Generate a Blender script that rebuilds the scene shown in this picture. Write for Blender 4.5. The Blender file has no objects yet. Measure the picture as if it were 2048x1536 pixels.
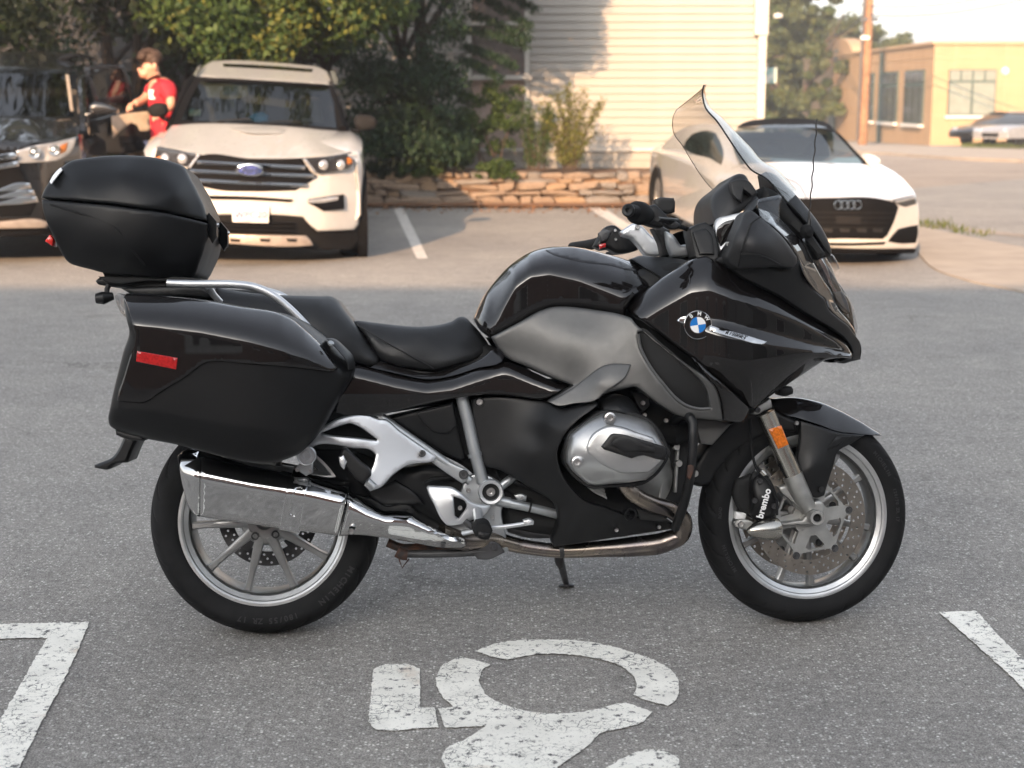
import bpy, bmesh, math, random
import numpy as np
from mathutils import Vector, Matrix
from mathutils.geometry import delaunay_2d_cdt
R = math.radians
random.seed(7); rng = np.random.default_rng(7)
sc = bpy.context.scene
COL = sc.collection

# ------------------------------------------------------------------ camera, sky, sun, exposure
FPX, CX, CY, CAMH, PITCH = 3075.0, 1024.0, 768.0, 1.45, R(10.6)      # photograph is 2048 x 1536
cd = bpy.data.cameras.new('camera'); cam = bpy.data.objects.new('camera', cd); COL.objects.link(cam)
cam.location = (0, 0, CAMH); cam.rotation_euler = (R(90) - PITCH, 0, 0)
cd.sensor_width = 36.0; cd.lens = 36.0 * FPX / 2048.0; cd.clip_start = 0.05; cd.clip_end = 2000
cd.dof.use_dof = True; cd.dof.focus_distance = 4.25; cd.dof.aperture_fstop = 4.2
sc.camera = cam

SUN_EL, SUN_AZ = R(18), R(16)          # azimuth: degrees left of straight behind the camera
world = bpy.data.worlds.new('World'); sc.world = world; world.use_nodes = True
wn = world.node_tree.nodes; wl = world.node_tree.links
sky = wn.new('ShaderNodeTexSky'); sky.sky_type = 'NISHITA'; sky.sun_disc = False
sky.sun_elevation = SUN_EL; sky.air_density = 1.0; sky.dust_density = 2.5; sky.ozone_density = 1.0
sky.sun_rotation = R(180) + SUN_AZ
hs = wn.new('ShaderNodeHueSaturation'); hs.inputs['Saturation'].default_value = 0.38      # hazy, greyed sky
wl.new(sky.outputs[0], hs.inputs['Color']); wl.new(hs.outputs[0], wn['Background'].inputs[0]); wn['Background'].inputs[1].default_value = 0.15
sd = bpy.data.lights.new('sun', 'SUN'); sd.energy = 3.7; sd.angle = R(0.35); sd.color = (1.0, 0.62, 0.35)
sun = bpy.data.objects.new('sun', sd); COL.objects.link(sun)
to_sun = Vector((-math.sin(SUN_AZ) * math.cos(SUN_EL), -math.cos(SUN_AZ) * math.cos(SUN_EL), math.sin(SUN_EL)))
sun.rotation_euler = to_sun.to_track_quat('Z', 'Y').to_euler()
sc.view_settings.view_transform = 'Standard'; sc.view_settings.look = 'None'
sc.view_settings.gamma = 1.0; sc.view_settings.exposure = 1.66
try: sc.view_settings.use_curve_mapping = False
except Exception: pass

# ------------------------------------------------------------------ materials
MATS = {}
def M(name, col, rough=.5, metal=0., coat=0., var=.12, scale=12., bump=0., bscale=300., spec=.5, rvar=.06, col2=None, crough=.03, trans=0., ior=1.45, emit=None, alpha=1., sheen=0., sharp=None):
    m = bpy.data.materials.new(name); m.use_nodes = True; MATS[name] = m
    n = m.node_tree.nodes; l = m.node_tree.links; b = n['Principled BSDF']
    b.inputs['Roughness'].default_value = rough; b.inputs['Metallic'].default_value = metal
    b.inputs['Specular IOR Level'].default_value = spec; b.inputs['IOR'].default_value = ior
    b.inputs['Coat Weight'].default_value = coat; b.inputs['Coat Roughness'].default_value = crough
    b.inputs['Transmission Weight'].default_value = trans; b.inputs['Alpha'].default_value = alpha
    if sheen: b.inputs['Sheen Weight'].default_value = sheen
    tc = n.new('ShaderNodeTexCoord'); nz = n.new('ShaderNodeTexNoise'); nz.inputs['Scale'].default_value = scale; nz.inputs['Detail'].default_value = 5
    l.new(tc.outputs['Object'], nz.inputs['Vector'])
    cr = n.new('ShaderNodeValToRGB'); c2 = col2 or tuple(min(1, c * (1 + var)) for c in col)
    c1 = col if col2 else tuple(c * (1 - var) for c in col)
    lo, hi = sharp or (.35, .65)
    cr.color_ramp.elements[0].position = lo; cr.color_ramp.elements[1].position = hi
    cr.color_ramp.elements[0].color = (*c1, 1); cr.color_ramp.elements[1].color = (*c2, 1)
    l.new(nz.outputs['Fac'], cr.inputs['Fac']); l.new(cr.outputs['Color'], b.inputs['Base Color'])
    if rvar and rough > 0:
        mr = n.new('ShaderNodeMapRange'); mr.inputs['To Min'].default_value = max(0, rough - rvar); mr.inputs['To Max'].default_value = min(1, rough + rvar)
        nz2 = n.new('ShaderNodeTexNoise'); nz2.inputs['Scale'].default_value = scale * 2.3; nz2.inputs['Detail'].default_value = 6
        l.new(tc.outputs['Object'], nz2.inputs['Vector']); l.new(nz2.outputs['Fac'], mr.inputs['Value']); l.new(mr.outputs['Result'], b.inputs['Roughness'])
    if bump:
        nb = n.new('ShaderNodeTexNoise'); nb.inputs['Scale'].default_value = bscale; nb.inputs['Detail'].default_value = 3
        bp = n.new('ShaderNodeBump'); bp.inputs['Strength'].default_value = bump; bp.inputs['Distance'].default_value = 0.002
        l.new(tc.outputs['Object'], nb.inputs['Vector']); l.new(nb.outputs['Fac'], bp.inputs['Height']); l.new(bp.outputs['Normal'], b.inputs['Normal'])
    if coat: b.inputs['Coat IOR'].default_value = 1.5
    if emit: b.inputs['Emission Color'].default_value = (*emit[0], 1); b.inputs['Emission Strength'].default_value = emit[1]
    return m

M('gloss', (.0055, .0044, .0042), .45, .0, 1.0, var=.1, scale=3, rvar=.02, spec=.08, crough=.004); MATS['gloss'].node_tree.nodes['Principled BSDF'].inputs['Coat IOR'].default_value = 1.58
M('greymatte', (.118, .117, .114), .44, .7, 0, var=.05, scale=40, bump=.03, bscale=900)
M('blackplastic', (.0065, .0065, .0068), .44, 0, 0, spec=.42, var=.18, scale=9, bump=.06, bscale=1300, rvar=.07)
M('casepl', (.005, .005, .0053), .40, 0, 0, spec=.36, var=.15, scale=7, bump=.05, bscale=1500, rvar=.06)
M('greyplastic', (.020, .020, .021), .48, 0, 0, spec=.45, var=.15, scale=9, bump=.06, bscale=1300)
M('headsilver', (.44, .445, .445), .33, .85, 0, var=.07, scale=14, rvar=.07, bump=.04, bscale=500)
M('darkcore', (.006, .006, .006), .7, 0, 0, var=.3)
M('rubber', (.0085, .0085, .0088), .72, 0, 0, spec=.25, var=.25, scale=14, bump=.12, bscale=500, rvar=.1)
M('tyretext', (.017, .017, .018), .6)
M('leather', (.008, .0081, .0085), .44, 0, 0, var=.15, scale=12, bump=.35, bscale=420, rvar=.08)
M('silver', (.62, .635, .65), .36, .8, 0, var=.05, scale=9, rvar=.06)
M('silverframe', (.42, .44, .45), .38, .75, 0, var=.08, scale=9, rvar=.07)
M('wheelmetal', (.33, .33, .325), .36, .85, 0, var=.12, scale=16, rvar=.1)
M('rimlip', (.56, .57, .57), .36, .9, 0, var=.08, scale=20, rvar=.05)
M('alucast', (.40, .40, .385), .45, .8, 0, var=.12, scale=22, bump=.1, bscale=500, rvar=.1)
M('brushed', (.52, .50, .45), .24, 1., 0, var=.06, scale=10, rvar=.06)
M('chrome', (.66, .66, .655), .05, 1., 0, var=.03, scale=6, rvar=.03)
M('exhaust', (.34, .29, .235), .26, 1., 0, col2=(.17, .15, .15), scale=9, rvar=.1)
M('discsteel', (.36, .325, .285), .32, .95, 0, var=.12, scale=14, rvar=.1)
M('steeldark', (.07, .07, .072), .45, .6, 0, var=.3, scale=20)
M('bolt', (.50, .50, .50), .3, 1., 0)
M('rust', (.10, .045, .028), .8, .2, 0, col2=(.03, .026, .025), scale=40)
M('redref', (.42, .012, .012), .22, 0, .6, var=.25, scale=180)
M('orangeref', (.62, .15, .012), .25, 0, .6, var=.25, scale=160)
M('redglow', (.8, .03, .02), .25, 0, .5)
M('white', (.78, .78, .77), .35, 0, .3, var=.03)
M('badgeblue', (.012, .17, .52), .2, 0, .8, var=.03)
M('badgeblack', (.006, .006, .006), .2, 0, .8, var=.03)
M('lampmetal', (.72, .72, .70), .12, 1., 0, var=.2, scale=30)
def glass(name, tint, alpha_rough=.0, mixf=.1):
    m = bpy.data.materials.new(name); m.use_nodes = True; MATS[name] = m
    n = m.node_tree.nodes; l = m.node_tree.links
    for x in list(n):
        if x.type == 'BSDF_PRINCIPLED': n.remove(x)
    tr = n.new('ShaderNodeBsdfTransparent'); tr.inputs[0].default_value = (*tint, 1)
    gl = n.new('ShaderNodeBsdfGlossy'); gl.inputs['Roughness'].default_value = .02
    lw = n.new('ShaderNodeLayerWeight'); lw.inputs['Blend'].default_value = .5; fr = n.new('ShaderNodeMath'); fr.operation = 'POWER'; fr.inputs[1].default_value = 4.5; l.new(lw.outputs['Facing'], fr.inputs[0]); fr0 = fr; fr = n.new('ShaderNodeMath'); fr.operation = 'MULTIPLY'; fr.inputs[1].default_value = .65; l.new(fr0.outputs[0], fr.inputs[0])
    ad = n.new('ShaderNodeMath'); ad.operation = 'ADD'; ad.inputs[1].default_value = mixf; ad.use_clamp = True
    mx = n.new('ShaderNodeMixShader'); l.new(fr.outputs[0], ad.inputs[0]); l.new(ad.outputs[0], mx.inputs[0])
    l.new(tr.outputs[0], mx.inputs[1]); l.new(gl.outputs[0], mx.inputs[2]); l.new(mx.outputs[0], n['Material Output'].inputs[0])
    return m
glass('screen', (.84, .84, .83), mixf=.03); glass('lens', (.86, .88, .90), mixf=.10); glass('carglass', (.22, .26, .25), mixf=.09); glass('carglassd', (.09, .10, .10), mixf=.14)

# ------------------------------------------------------------------ object helpers
def link(name, me, mat=None, parent=None):
    o = bpy.data.objects.new(name, me); COL.objects.link(o)
    if me is not None and mat: me.materials.append(MATS[mat] if isinstance(mat, str) else mat)
    if parent is not None: o.parent = parent
    return o
def tag(o, label=None, cat=None, group=None, kind=None):
    if label: o['label'] = label
    if cat: o['category'] = cat
    if group: o['group'] = group
    if kind: o['kind'] = kind
    return o
def mesh(verts, faces, angle=35, smooth=True):
    me = bpy.data.meshes.new('m'); me.from_pydata([tuple(map(float, v)) for v in verts], [], [tuple(map(int, f)) for f in faces]); me.validate()
    if smooth:
        me.polygons.foreach_set('use_smooth', [True] * len(me.polygons))
        try: me.set_sharp_from_angle(angle=R(angle))
        except Exception: pass
    me.update(); return me
def fixn(me):
    bm = bmesh.new(); bm.from_mesh(me); bmesh.ops.recalc_face_normals(bm, faces=bm.faces); bm.to_mesh(me); bm.free(); return me
class Geo:
    def __init__(s): s.v = []; s.f = []
    def add(s, v, f):
        k = len(s.v); s.v += [tuple(a) for a in v]; s.f += [tuple(i + k for i in q) for q in f]; return s
    def box(s, c, size, rot=None):
        x, y, z = [a / 2 for a in size]; vs = [(-x,-y,-z),(x,-y,-z),(x,y,-z),(-x,y,-z),(-x,-y,z),(x,-y,z),(x,y,z),(-x,y,z)]
        if rot is not None: vs = [tuple(rot @ Vector(q)) for q in vs]
        return s.add([(c[0]+q[0], c[1]+q[1], c[2]+q[2]) for q in vs], [(0,3,2,1),(4,5,6,7),(0,1,5,4),(1,2,6,5),(2,3,7,6),(3,0,4,7)])
    def tube(s, path, r, seg=10, caps=True):
        P = [Vector(p) for p in path]; n = len(P); rr = r if hasattr(r, '__len__') else [r] * n
        T = [(P[min(i+1, n-1)] - P[max(i-1, 0)]).normalized() for i in range(n)]
        a = Vector((0, 0, 1)) if abs(T[0].z) < .9 else Vector((1, 0, 0)); N = (a - T[0] * a.dot(T[0])).normalized(); vs = []; fs = []
        for i in range(n):
            N = (N - T[i] * N.dot(T[i])).normalized(); B = T[i].cross(N)
            for k in range(seg):
                t = 2 * math.pi * k / seg; vs.append(P[i] + (N * math.cos(t) + B * math.sin(t)) * rr[i])
        for i in range(n - 1):
            for k in range(seg):
                j = (k + 1) % seg; fs.append((i*seg+k, i*seg+j, (i+1)*seg+j, (i+1)*seg+k))
        if caps: fs.append(tuple(range(seg))[::-1]); fs.append(tuple((n-1)*seg + k for k in range(seg)))
        return s.add(vs, fs)
    def lathe(s, prof, c=(0,0,0), axis=(0,1,0), seg=32, a0=0., a1=2*math.pi):
        ax = Vector(axis).normalized(); q = Vector((0,0,1)) if abs(ax.z) < .9 else Vector((1,0,0)); e1 = (q - ax*q.dot(ax)).normalized(); e2 = ax.cross(e1); c = Vector(c)
        full = abs(a1 - a0 - 2*math.pi) < 1e-6; ns = seg if full else seg + 1; vs = []; fs = []
        for i in range(ns):
            t = a0 + (a1 - a0) * i / seg
            for (r, h) in prof: vs.append(c + (e1*math.cos(t) + e2*math.sin(t))*r + ax*h)
        m = len(prof)
        for i in range(seg):
            j = (i + 1) % ns
            for k in range(m - 1): fs.append((i*m+k, j*m+k, j*m+k+1, i*m+k+1))
        return s.add(vs, fs)
    def cyl(s, p0, p1, r, seg=16, r1=None, bev=0.):
        p0 = Vector(p0); p1 = Vector(p1); ax = p1 - p0; L = ax.length; r1 = r if r1 is None else r1
        return s.lathe([(0, 0), (r, 0), (r1, L - bev), (max(r1 - bev, 1e-4), L), (0, L)], p0, ax, seg)
    def mesh(s, angle=35, fix=False, weld=False):
        me = mesh(s.v, s.f, angle)
        if fix or weld:
            bm = bmesh.new(); bm.from_mesh(me)
            if weld: bmesh.ops.remove_doubles(bm, verts=bm.verts, dist=1e-5)
            bmesh.ops.recalc_face_normals(bm, faces=bm.faces); bm.to_mesh(me); bm.free()
            try: me.set_sharp_from_angle(angle=R(angle))
            except Exception: pass
        return me
def empty(name, mw=None, label=None, cat=None, group=None):
    o = bpy.data.objects.new(name, None); COL.objects.link(o); o.empty_display_size = .2
    if mw is not None: o.matrix_world = mw
    return tag(o, label, cat, group)
def copy_tree(o, parent=None):
    c = o.copy(); COL.objects.link(c); c.parent = parent
    for ch in list(o.children): copy_tree(ch, c)
    return c

# ------------------------------------------------------------------ pixels -> places
CPOS = np.array([0, 0, CAMH]); CF = np.array([0, math.cos(PITCH), -math.sin(PITCH)]); CU = np.array([0, math.sin(PITCH), math.cos(PITCH)]); CR = np.array([1., 0, 0])
def ray(px, py): return CR * ((px - CX) / FPX) - CU * ((py - CY) / FPX) + CF
def ground(px, py, z=0.):
    d = ray(px, py); t = (z - CAMH) / d[2]; return CPOS + d * t
def atdist(px, py, y):
    d = ray(px, py); return CPOS + d * (y / d[1])
class Frame:
    """a thing's own axes: U along, V towards the viewer's side, W up"""
    def __init__(s, O, U, V, W): s.O, s.U, s.V, s.W = [np.array(a, float) for a in (O, U, V, W)]
    def un(s, px, py, v):
        px = np.asarray(px, float); py = np.asarray(py, float); v = np.asarray(v, float)
        D = CR[None]*((px - CX)/FPX).reshape(-1,1) - CU[None]*((py - CY)/FPX).reshape(-1,1) + CF[None]
        t = (v - (CPOS - s.O) @ s.V) / (D @ s.V); X = CPOS + D * t.reshape(-1,1) - s.O
        return np.stack([X @ s.U, -np.broadcast_to(v, t.shape), X @ s.W], 1)
    def P(s, px, py, v): return Vector(s.un([px], [py], [v])[0])
    def mpp(s, px, py, v=0.):
        a = s.un([px, px+1], [py, py], [v, v]); return float(np.linalg.norm(a[1]-a[0]))
    def mw(s): return Matrix(((s.U[0], -s.V[0], s.W[0], s.O[0]), (s.U[1], -s.V[1], s.W[1], s.O[1]), (s.U[2], -s.V[2], s.W[2], s.O[2]), (0,0,0,1)))
def frame_ground(x, y, yaw, lean=0., z=0.):
    """yaw: U turned away from the image's right; V is the side facing the camera"""
    u = np.array([math.cos(yaw), math.sin(yaw), 0]); v0 = np.array([math.sin(yaw), -math.cos(yaw), 0]); up = np.array([0, 0, 1.])
    return Frame((x, y, z), u, v0*math.cos(lean) + up*math.sin(lean), up*math.cos(lean) - v0*math.sin(lean))

def spl(pts, step=5., closed=True, corner=48.):
    P = np.array([p[:2] for p in pts], float); n = len(P); out = []
    T = []; C = []
    for i in range(n):
        a = P[i] - P[i-1]; b = P[(i+1) % n] - P[i]
        la, lb = np.linalg.norm(a) + 1e-9, np.linalg.norm(b) + 1e-9
        ang = math.degrees(math.acos(np.clip(a @ b / la / lb, -1, 1)))
        c = ang > corner or (not closed and i in (0, n-1)) or (len(pts[i]) > 2 and pts[i][2])
        C.append(c); T.append((a/la*lb + b/lb*la) / (la + lb))
    for i in range(n if closed else n - 1):
        j = (i + 1) % n; L = np.linalg.norm(P[j] - P[i]); d = (P[j] - P[i]) / (L + 1e-9)
        m0 = (d if C[i] else T[i]) * L; m1 = (d if C[j] else T[j]) * L
        k = max(1, int(round(L / step)))
        for q in range(k):
            t = q / k; out.append((2*t**3-3*t**2+1)*P[i] + (t**3-2*t**2+t)*m0 + (-2*t**3+3*t**2)*P[j] + (t**3-t**2)*m1)
    if not closed: out.append(P[-1])
    return np.array(out)
def inside(pt, poly):
    x, y = pt[:,0][:,None], pt[:,1][:,None]; a = poly; b = np.roll(poly, -1, 0)
    c = ((a[:,1] > y) != (b[:,1] > y)) & (x < (b[:,0]-a[:,0])*(y-a[:,1])/(b[:,1]-a[:,1]+1e-12) + a[:,0])
    return c.sum(1) % 2 == 1
def dist(pt, polys):
    best = np.full(len(pt), 1e9)
    for poly in polys:
        a = poly; d = np.roll(poly, -1, 0) - a; L = (d*d).sum(1) + 1e-12
        for s0 in range(0, len(pt), 4000):
            p = pt[s0:s0+4000]; r = p[:,None,:] - a[None]; t = np.clip((r*d[None]).sum(2)/L, 0, 1); e = r - t[:,:,None]*d[None]
            best[s0:s0+4000] = np.minimum(best[s0:s0+4000], np.sqrt((e*e).sum(2).min(1)))
    return best
def field(v):
    if callable(v): return v
    if not hasattr(v, '__len__'): return lambda x, y: np.full(len(x), float(v))
    c = np.array(v, float)
    if len(c) < 4:
        def f(x, y):
            w = 1/(((x[:,None]-c[:,0])**2+(y[:,None]-c[:,1])**2) + 1e-3); return (w*c[:,2]).sum(1)/w.sum(1)
        return f
    n = len(c); m0 = c[:,:2].mean(0); s = c[:,:2].std() + 1e-9; X = (c[:,:2]-m0)/s
    def K(r2): return np.where(r2 > 1e-12, r2*np.log(r2 + 1e-12), 0)
    A = np.zeros((n+3, n+3)); A[:n,:n] = K(((X[:,None]-X[None])**2).sum(2)) + np.eye(n)*.004; A[:n,n] = 1; A[:n,n+1:] = X; A[n,:n] = 1; A[n+1:,:n] = X.T
    w = np.linalg.lstsq(A, np.concatenate([c[:,2], [0,0,0]]), rcond=None)[0]
    def f(x, y):
        Y = (np.stack([x, y], 1) - m0)/s; return K(((Y[:,None]-X[None])**2).sum(2)) @ w[:n] + w[n] + Y @ w[n+1:]
    return f
def panel(fr, name, mat, pts, v, parent=None, bevel=.006, depth=.02, step=5., grid=9., holes=(), back=False, ortho=None, mirror=False, twin=False, rings=(.0, .12, .4, 1.), ang=40, corner=48., extra=None, dv=None):
    """outline in photograph pixels; v = distance from the thing's middle plane (number or control points); real thickness"""
    out = spl(pts, step, corner=corner); hs = [spl(h, step, corner=corner) for h in holes]; loops = [out] + hs
    c0 = out.mean(0); vf = field(v); v0 = float(vf(np.array([c0[0]]), np.array([c0[1]]))[0]) if ortho is None else ortho
    mpp = fr.mpp(c0[0], c0[1], v0); bp = bevel / mpp
    pts2 = [out] + hs; edges = []; k = 0
    for lp in loops:
        n = len(lp); edges += [(k+i, k+(i+1) % n) for i in range(n)]; k += n
    cand = []
    for lp in loops:
        tn = np.roll(lp, -1, 0) - np.roll(lp, 1, 0); nn = np.stack([-tn[:,1], tn[:,0]], 1); nn /= np.linalg.norm(nn, axis=1)[:,None] + 1e-9
        for q in rings[1:]:
            if bp*q < .6: continue
            for sgn in (1, -1):
                c = lp + nn*sgn*bp*q; cand.append(c[dist(c, loops) > bp*q*.93])
    lo, hi = out.min(0), out.max(0); gx = np.arange(lo[0], hi[0], grid); gy = np.arange(lo[1], hi[1], grid*.87)
    G = np.array([(x + (grid/2 if j % 2 else 0), y) for j, y in enumerate(gy) for x in gx]).reshape(-1, 2)
    if len(G): cand.append(G[dist(G, loops) > max(bp*1.15, grid*.45)])
    if extra is not None: cand.append(np.array(extra, float).reshape(-1, 2))
    if cand:
        c = np.concatenate(cand); ok = inside(c, out)
        for h in hs: ok &= ~inside(c, h)
        pts2.append(c[ok])
    A = np.concatenate(pts2)
    r = delaunay_2d_cdt([Vector(p) for p in A], edges, [], 0, 1e-3)
    V2 = np.array([tuple(p) for p in r[0]]); Fc = np.array([f for f in r[2] if len(f) == 3])
    cen = V2[Fc].mean(1); ok = inside(cen, out)
    for h in hs: ok &= ~inside(cen, h)
    Fc = Fc[ok]
    d = dist(V2, loops) * mpp
    vv = vf(V2[:,0], V2[:,1])
    if dv is not None: vv = vv + dv(V2[:,0], V2[:,1])
    if bevel > 0:
        q = np.clip(d/bevel, 0, 1); vb = vv - bevel*(1 - np.sqrt(np.clip(1 - (1-q)**2, 0, 1)))
    else: vb = vv
    if ortho is None: X = fr.un(V2[:,0], V2[:,1], vv)
    else: X = fr.un(V2[:,0], V2[:,1], np.full(len(V2), float(ortho)))
    X[:,1] = -vb
    # orient: normal towards +V (local -Y)
    nrm = np.cross(X[Fc[0][1]] - X[Fc[0][0]], X[Fc[0][2]] - X[Fc[0][0]])
    if nrm[1] > 0: Fc = Fc[:, ::-1]
    cnt = {}
    for f in Fc:
        for a, b in ((f[0], f[1]), (f[1], f[2]), (f[2], f[0])): cnt[(a, b)] = 1
    bed = [(a, b) for (a, b) in cnt if (b, a) not in cnt]
    verts = [tuple(x) for x in X]; faces = [tuple(f) for f in Fc]
    if mirror:                                    # one closed body, both sides bridged
        n = len(verts); verts += [(x[0], -x[1], x[2]) for x in verts[:n]]; faces += [(f[0]+n, f[2]+n, f[1]+n) for f in Fc]
        for a, b in bed: faces.append((b, a, a+n, b+n))
    elif depth:
        n = len(verts)
        if back:
            verts += [(x[0], x[1] + depth, x[2]) for x in verts[:n]]; faces += [(f[0]+n, f[2]+n, f[1]+n) for f in Fc]
            for a, b in bed: faces.append((b, a, a+n, b+n))
        else:
            idx = {}
            for a, b in bed:
                for t in (a, b):
                    if t not in idx: idx[t] = len(verts); x = verts[t]; verts.append((x[0], x[1] + depth, x[2]))
            for a, b in bed: faces.append((b, a, idx[a], idx[b]))
    o = link(name, mesh(verts, faces, ang), mat, parent)
    if twin:
        v2 = [(x[0], -x[1], x[2]) for x in verts]; o2 = link(name, mesh(v2, [f[::-1] for f in faces], ang), mat, parent)
    return o
def text_mesh(body, size=1., ext=.02, shear=0., bold=0.):
    cu = bpy.data.curves.new('t', 'FONT'); cu.body = body; cu.size = size; cu.extrude = ext; cu.align_x = 'CENTER'; cu.align_y = 'CENTER'; cu.shear = shear; cu.resolution_u = 3; cu.offset = bold
    o = bpy.data.objects.new('t', cu); COL.objects.link(o)
    me = bpy.data.meshes.new_from_object(o); bpy.data.objects.remove(o); bpy.data.curves.remove(cu); return me
def text(name, body, mat, parent, loc, size, ext, xdir, ydir, shear=0., bold=0.):
    me = text_mesh(body, size, ext, shear, bold); x = Vector(xdir).normalized(); y = Vector(ydir); y = (y - x*y.dot(x)).normalized(); z = x.cross(y)
    me.transform(Matrix(((x[0], y[0], z[0], loc[0]), (x[1], y[1], z[1], loc[1]), (x[2], y[2], z[2], loc[2]), (0,0,0,1))))
    return link(name, me, mat, parent)
# ================================================================== THE PLACE
def gz(x, y):           # the lot is level, the street beyond falls away gently
    return -0.0155 * max(0., min(y, 200.) - 19.0)
def gpt(px, py, lift=0.):
    d = ray(px, py); t = 5.
    for _ in range(60):
        p = CPOS + d*t; z = gz(p[0], p[1]) + lift; t2 = (z - CAMH)/d[2]; t = .5*t + .5*t2
    p = CPOS + d*t; return np.array([p[0], p[1], gz(p[0], p[1]) + lift])
def nodes(m): return m.node_tree.nodes, m.node_tree.links
def asphalt(name, dark, light, spk=.5, tintscale=.35, tar=None):
    m = bpy.data.materials.new(name); m.use_nodes = True; MATS[name] = m; n, l = nodes(m); b = n['Principled BSDF']
    tc = n.new('ShaderNodeTexCoord')
    def noise(s, det=4, r=.6):
        q = n.new('ShaderNodeTexNoise'); q.inputs['Scale'].default_value = s; q.inputs['Detail'].default_value = det; q.inputs['Roughness'].default_value = r; l.new(tc.outputs['Object'], q.inputs['Vector']); return q.outputs['Fac']
    def ramp(f, a, c0, bb, c1):
        q = n.new('ShaderNodeValToRGB'); q.color_ramp.elements[0].position = a; q.color_ramp.elements[1].position = bb; q.color_ramp.elements[0].color = (*c0, 1); q.color_ramp.elements[1].color = (*c1, 1); l.new(f, q.inputs['Fac']); return q.outputs['Color']
    def mix(kind, f, a, c):
        q = n.new('ShaderNodeMixRGB'); q.blend_type = kind
        if isinstance(f, float): q.inputs[0].default_value = f
        else: l.new(f, q.inputs[0])
        l.new(a, q.inputs[1]); l.new(c, q.inputs[2]); return q.outputs[0]
    vor = n.new('ShaderNodeTexVoronoi'); vor.inputs['Scale'].default_value = 105; l.new(tc.outputs['Object'], vor.inputs['Vector'])
    sep = n.new('ShaderNodeSeparateColor'); l.new(vor.outputs['Color'], sep.inputs[0])
    base = ramp(noise(230, 3), .30, dark, .72, light)
    stone = ramp(sep.outputs[0], .60, (0, 0, 0), .97, (spk, spk, spk*.97))
    vd = ramp(vor.outputs['Distance'], .18, (1, 1, 1), .5, (0, 0, 0))
    st = mix('MULTIPLY', 1.0, stone, vd); col = mix('ADD', .55, base, st)
    big = ramp(noise(.55, 6, .62), .28, (.80, .80, .81), .72, (1.14, 1.13, 1.10)); col = mix('MULTIPLY', 1.0, col, big)
    mid = ramp(noise(6, 6, .7), .35, (.88, .88, .88), .65, (1.08, 1.08, 1.07)); col = mix('MULTIPLY', 1.0, col, mid)
    grain = ramp(noise(48, 5, .75), .33, (.66, .66, .66), .67, (1.30, 1.30, 1.29)); col = mix('MULTIPLY', 1.0, col, grain)
    oil = ramp(noise(1.3, 3, .5), .66, (1, 1, 1), .80, (.62, .61, .60)); col = mix('MULTIPLY', 1.0, col, oil)
    ck = n.new('ShaderNodeTexVoronoi'); ck.feature = 'DISTANCE_TO_EDGE'; ck.inputs['Scale'].default_value = .42; wq = n.new('ShaderNodeTexNoise'); wq.inputs['Scale'].default_value = 2.2; wq.inputs['Detail'].default_value = 8; wq.inputs['Roughness'].default_value = .65; l.new(tc.outputs['Object'], wq.inputs['Vector']); av = n.new('ShaderNodeVectorMath'); av.operation = 'MULTIPLY_ADD'; l.new(wq.outputs['Color'], av.inputs[0]); av.inputs[1].default_value = (.9, .9, .9); l.new(tc.outputs['Object'], av.inputs[2]); l.new(av.outputs[0], ck.inputs['Vector'])
    cw = ramp(ck.outputs['Distance'], .0, (.60, .59, .58), .007, (1, 1, 1)); gate = ramp(noise(.8, 2), .50, (0, 0, 0), .60, (1, 1, 1)); one = n.new('ShaderNodeRGB'); one.outputs[0].default_value = (1, 1, 1, 1); cw = mix('MIX', gate, one.outputs[0], cw); col = mix('MULTIPLY', 1.0, col, cw)
    l.new(col, b.inputs['Base Color']); b.inputs['Roughness'].default_value = .88; b.inputs['Specular IOR Level'].default_value = .35
    bp_ = n.new('ShaderNodeBump'); bp_.inputs['Strength'].default_value = .55; bp_.inputs['Distance'].default_value = .004
    hm = n.new('ShaderNodeMath'); hm.operation = 'ADD'; l.new(vor.outputs['Distance'], hm.inputs[0]); l.new(noise(260, 2), hm.inputs[1]); l.new(hm.outputs[0], bp_.inputs['Height']); l.new(bp_.outputs[0], b.inputs['Normal'])
    return m
asphalt('asphalt', (.085, .081, .077), (.45, .432, .408), .80)
asphalt('roadtop', (.24, .205, .175), (.36, .31, .265), .2)
M('concrete', (.33, .285, .235), .9, var=.1, scale=3, bump=.2, bscale=120)
M('soil', (.16, .09, .052), .95, col2=(.075, .05, .03), scale=9, bump=.6, bscale=60); M('litter', (.24, .12, .06), .95, col2=(.12, .07, .04), scale=24, bump=.6, bscale=90)
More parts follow.
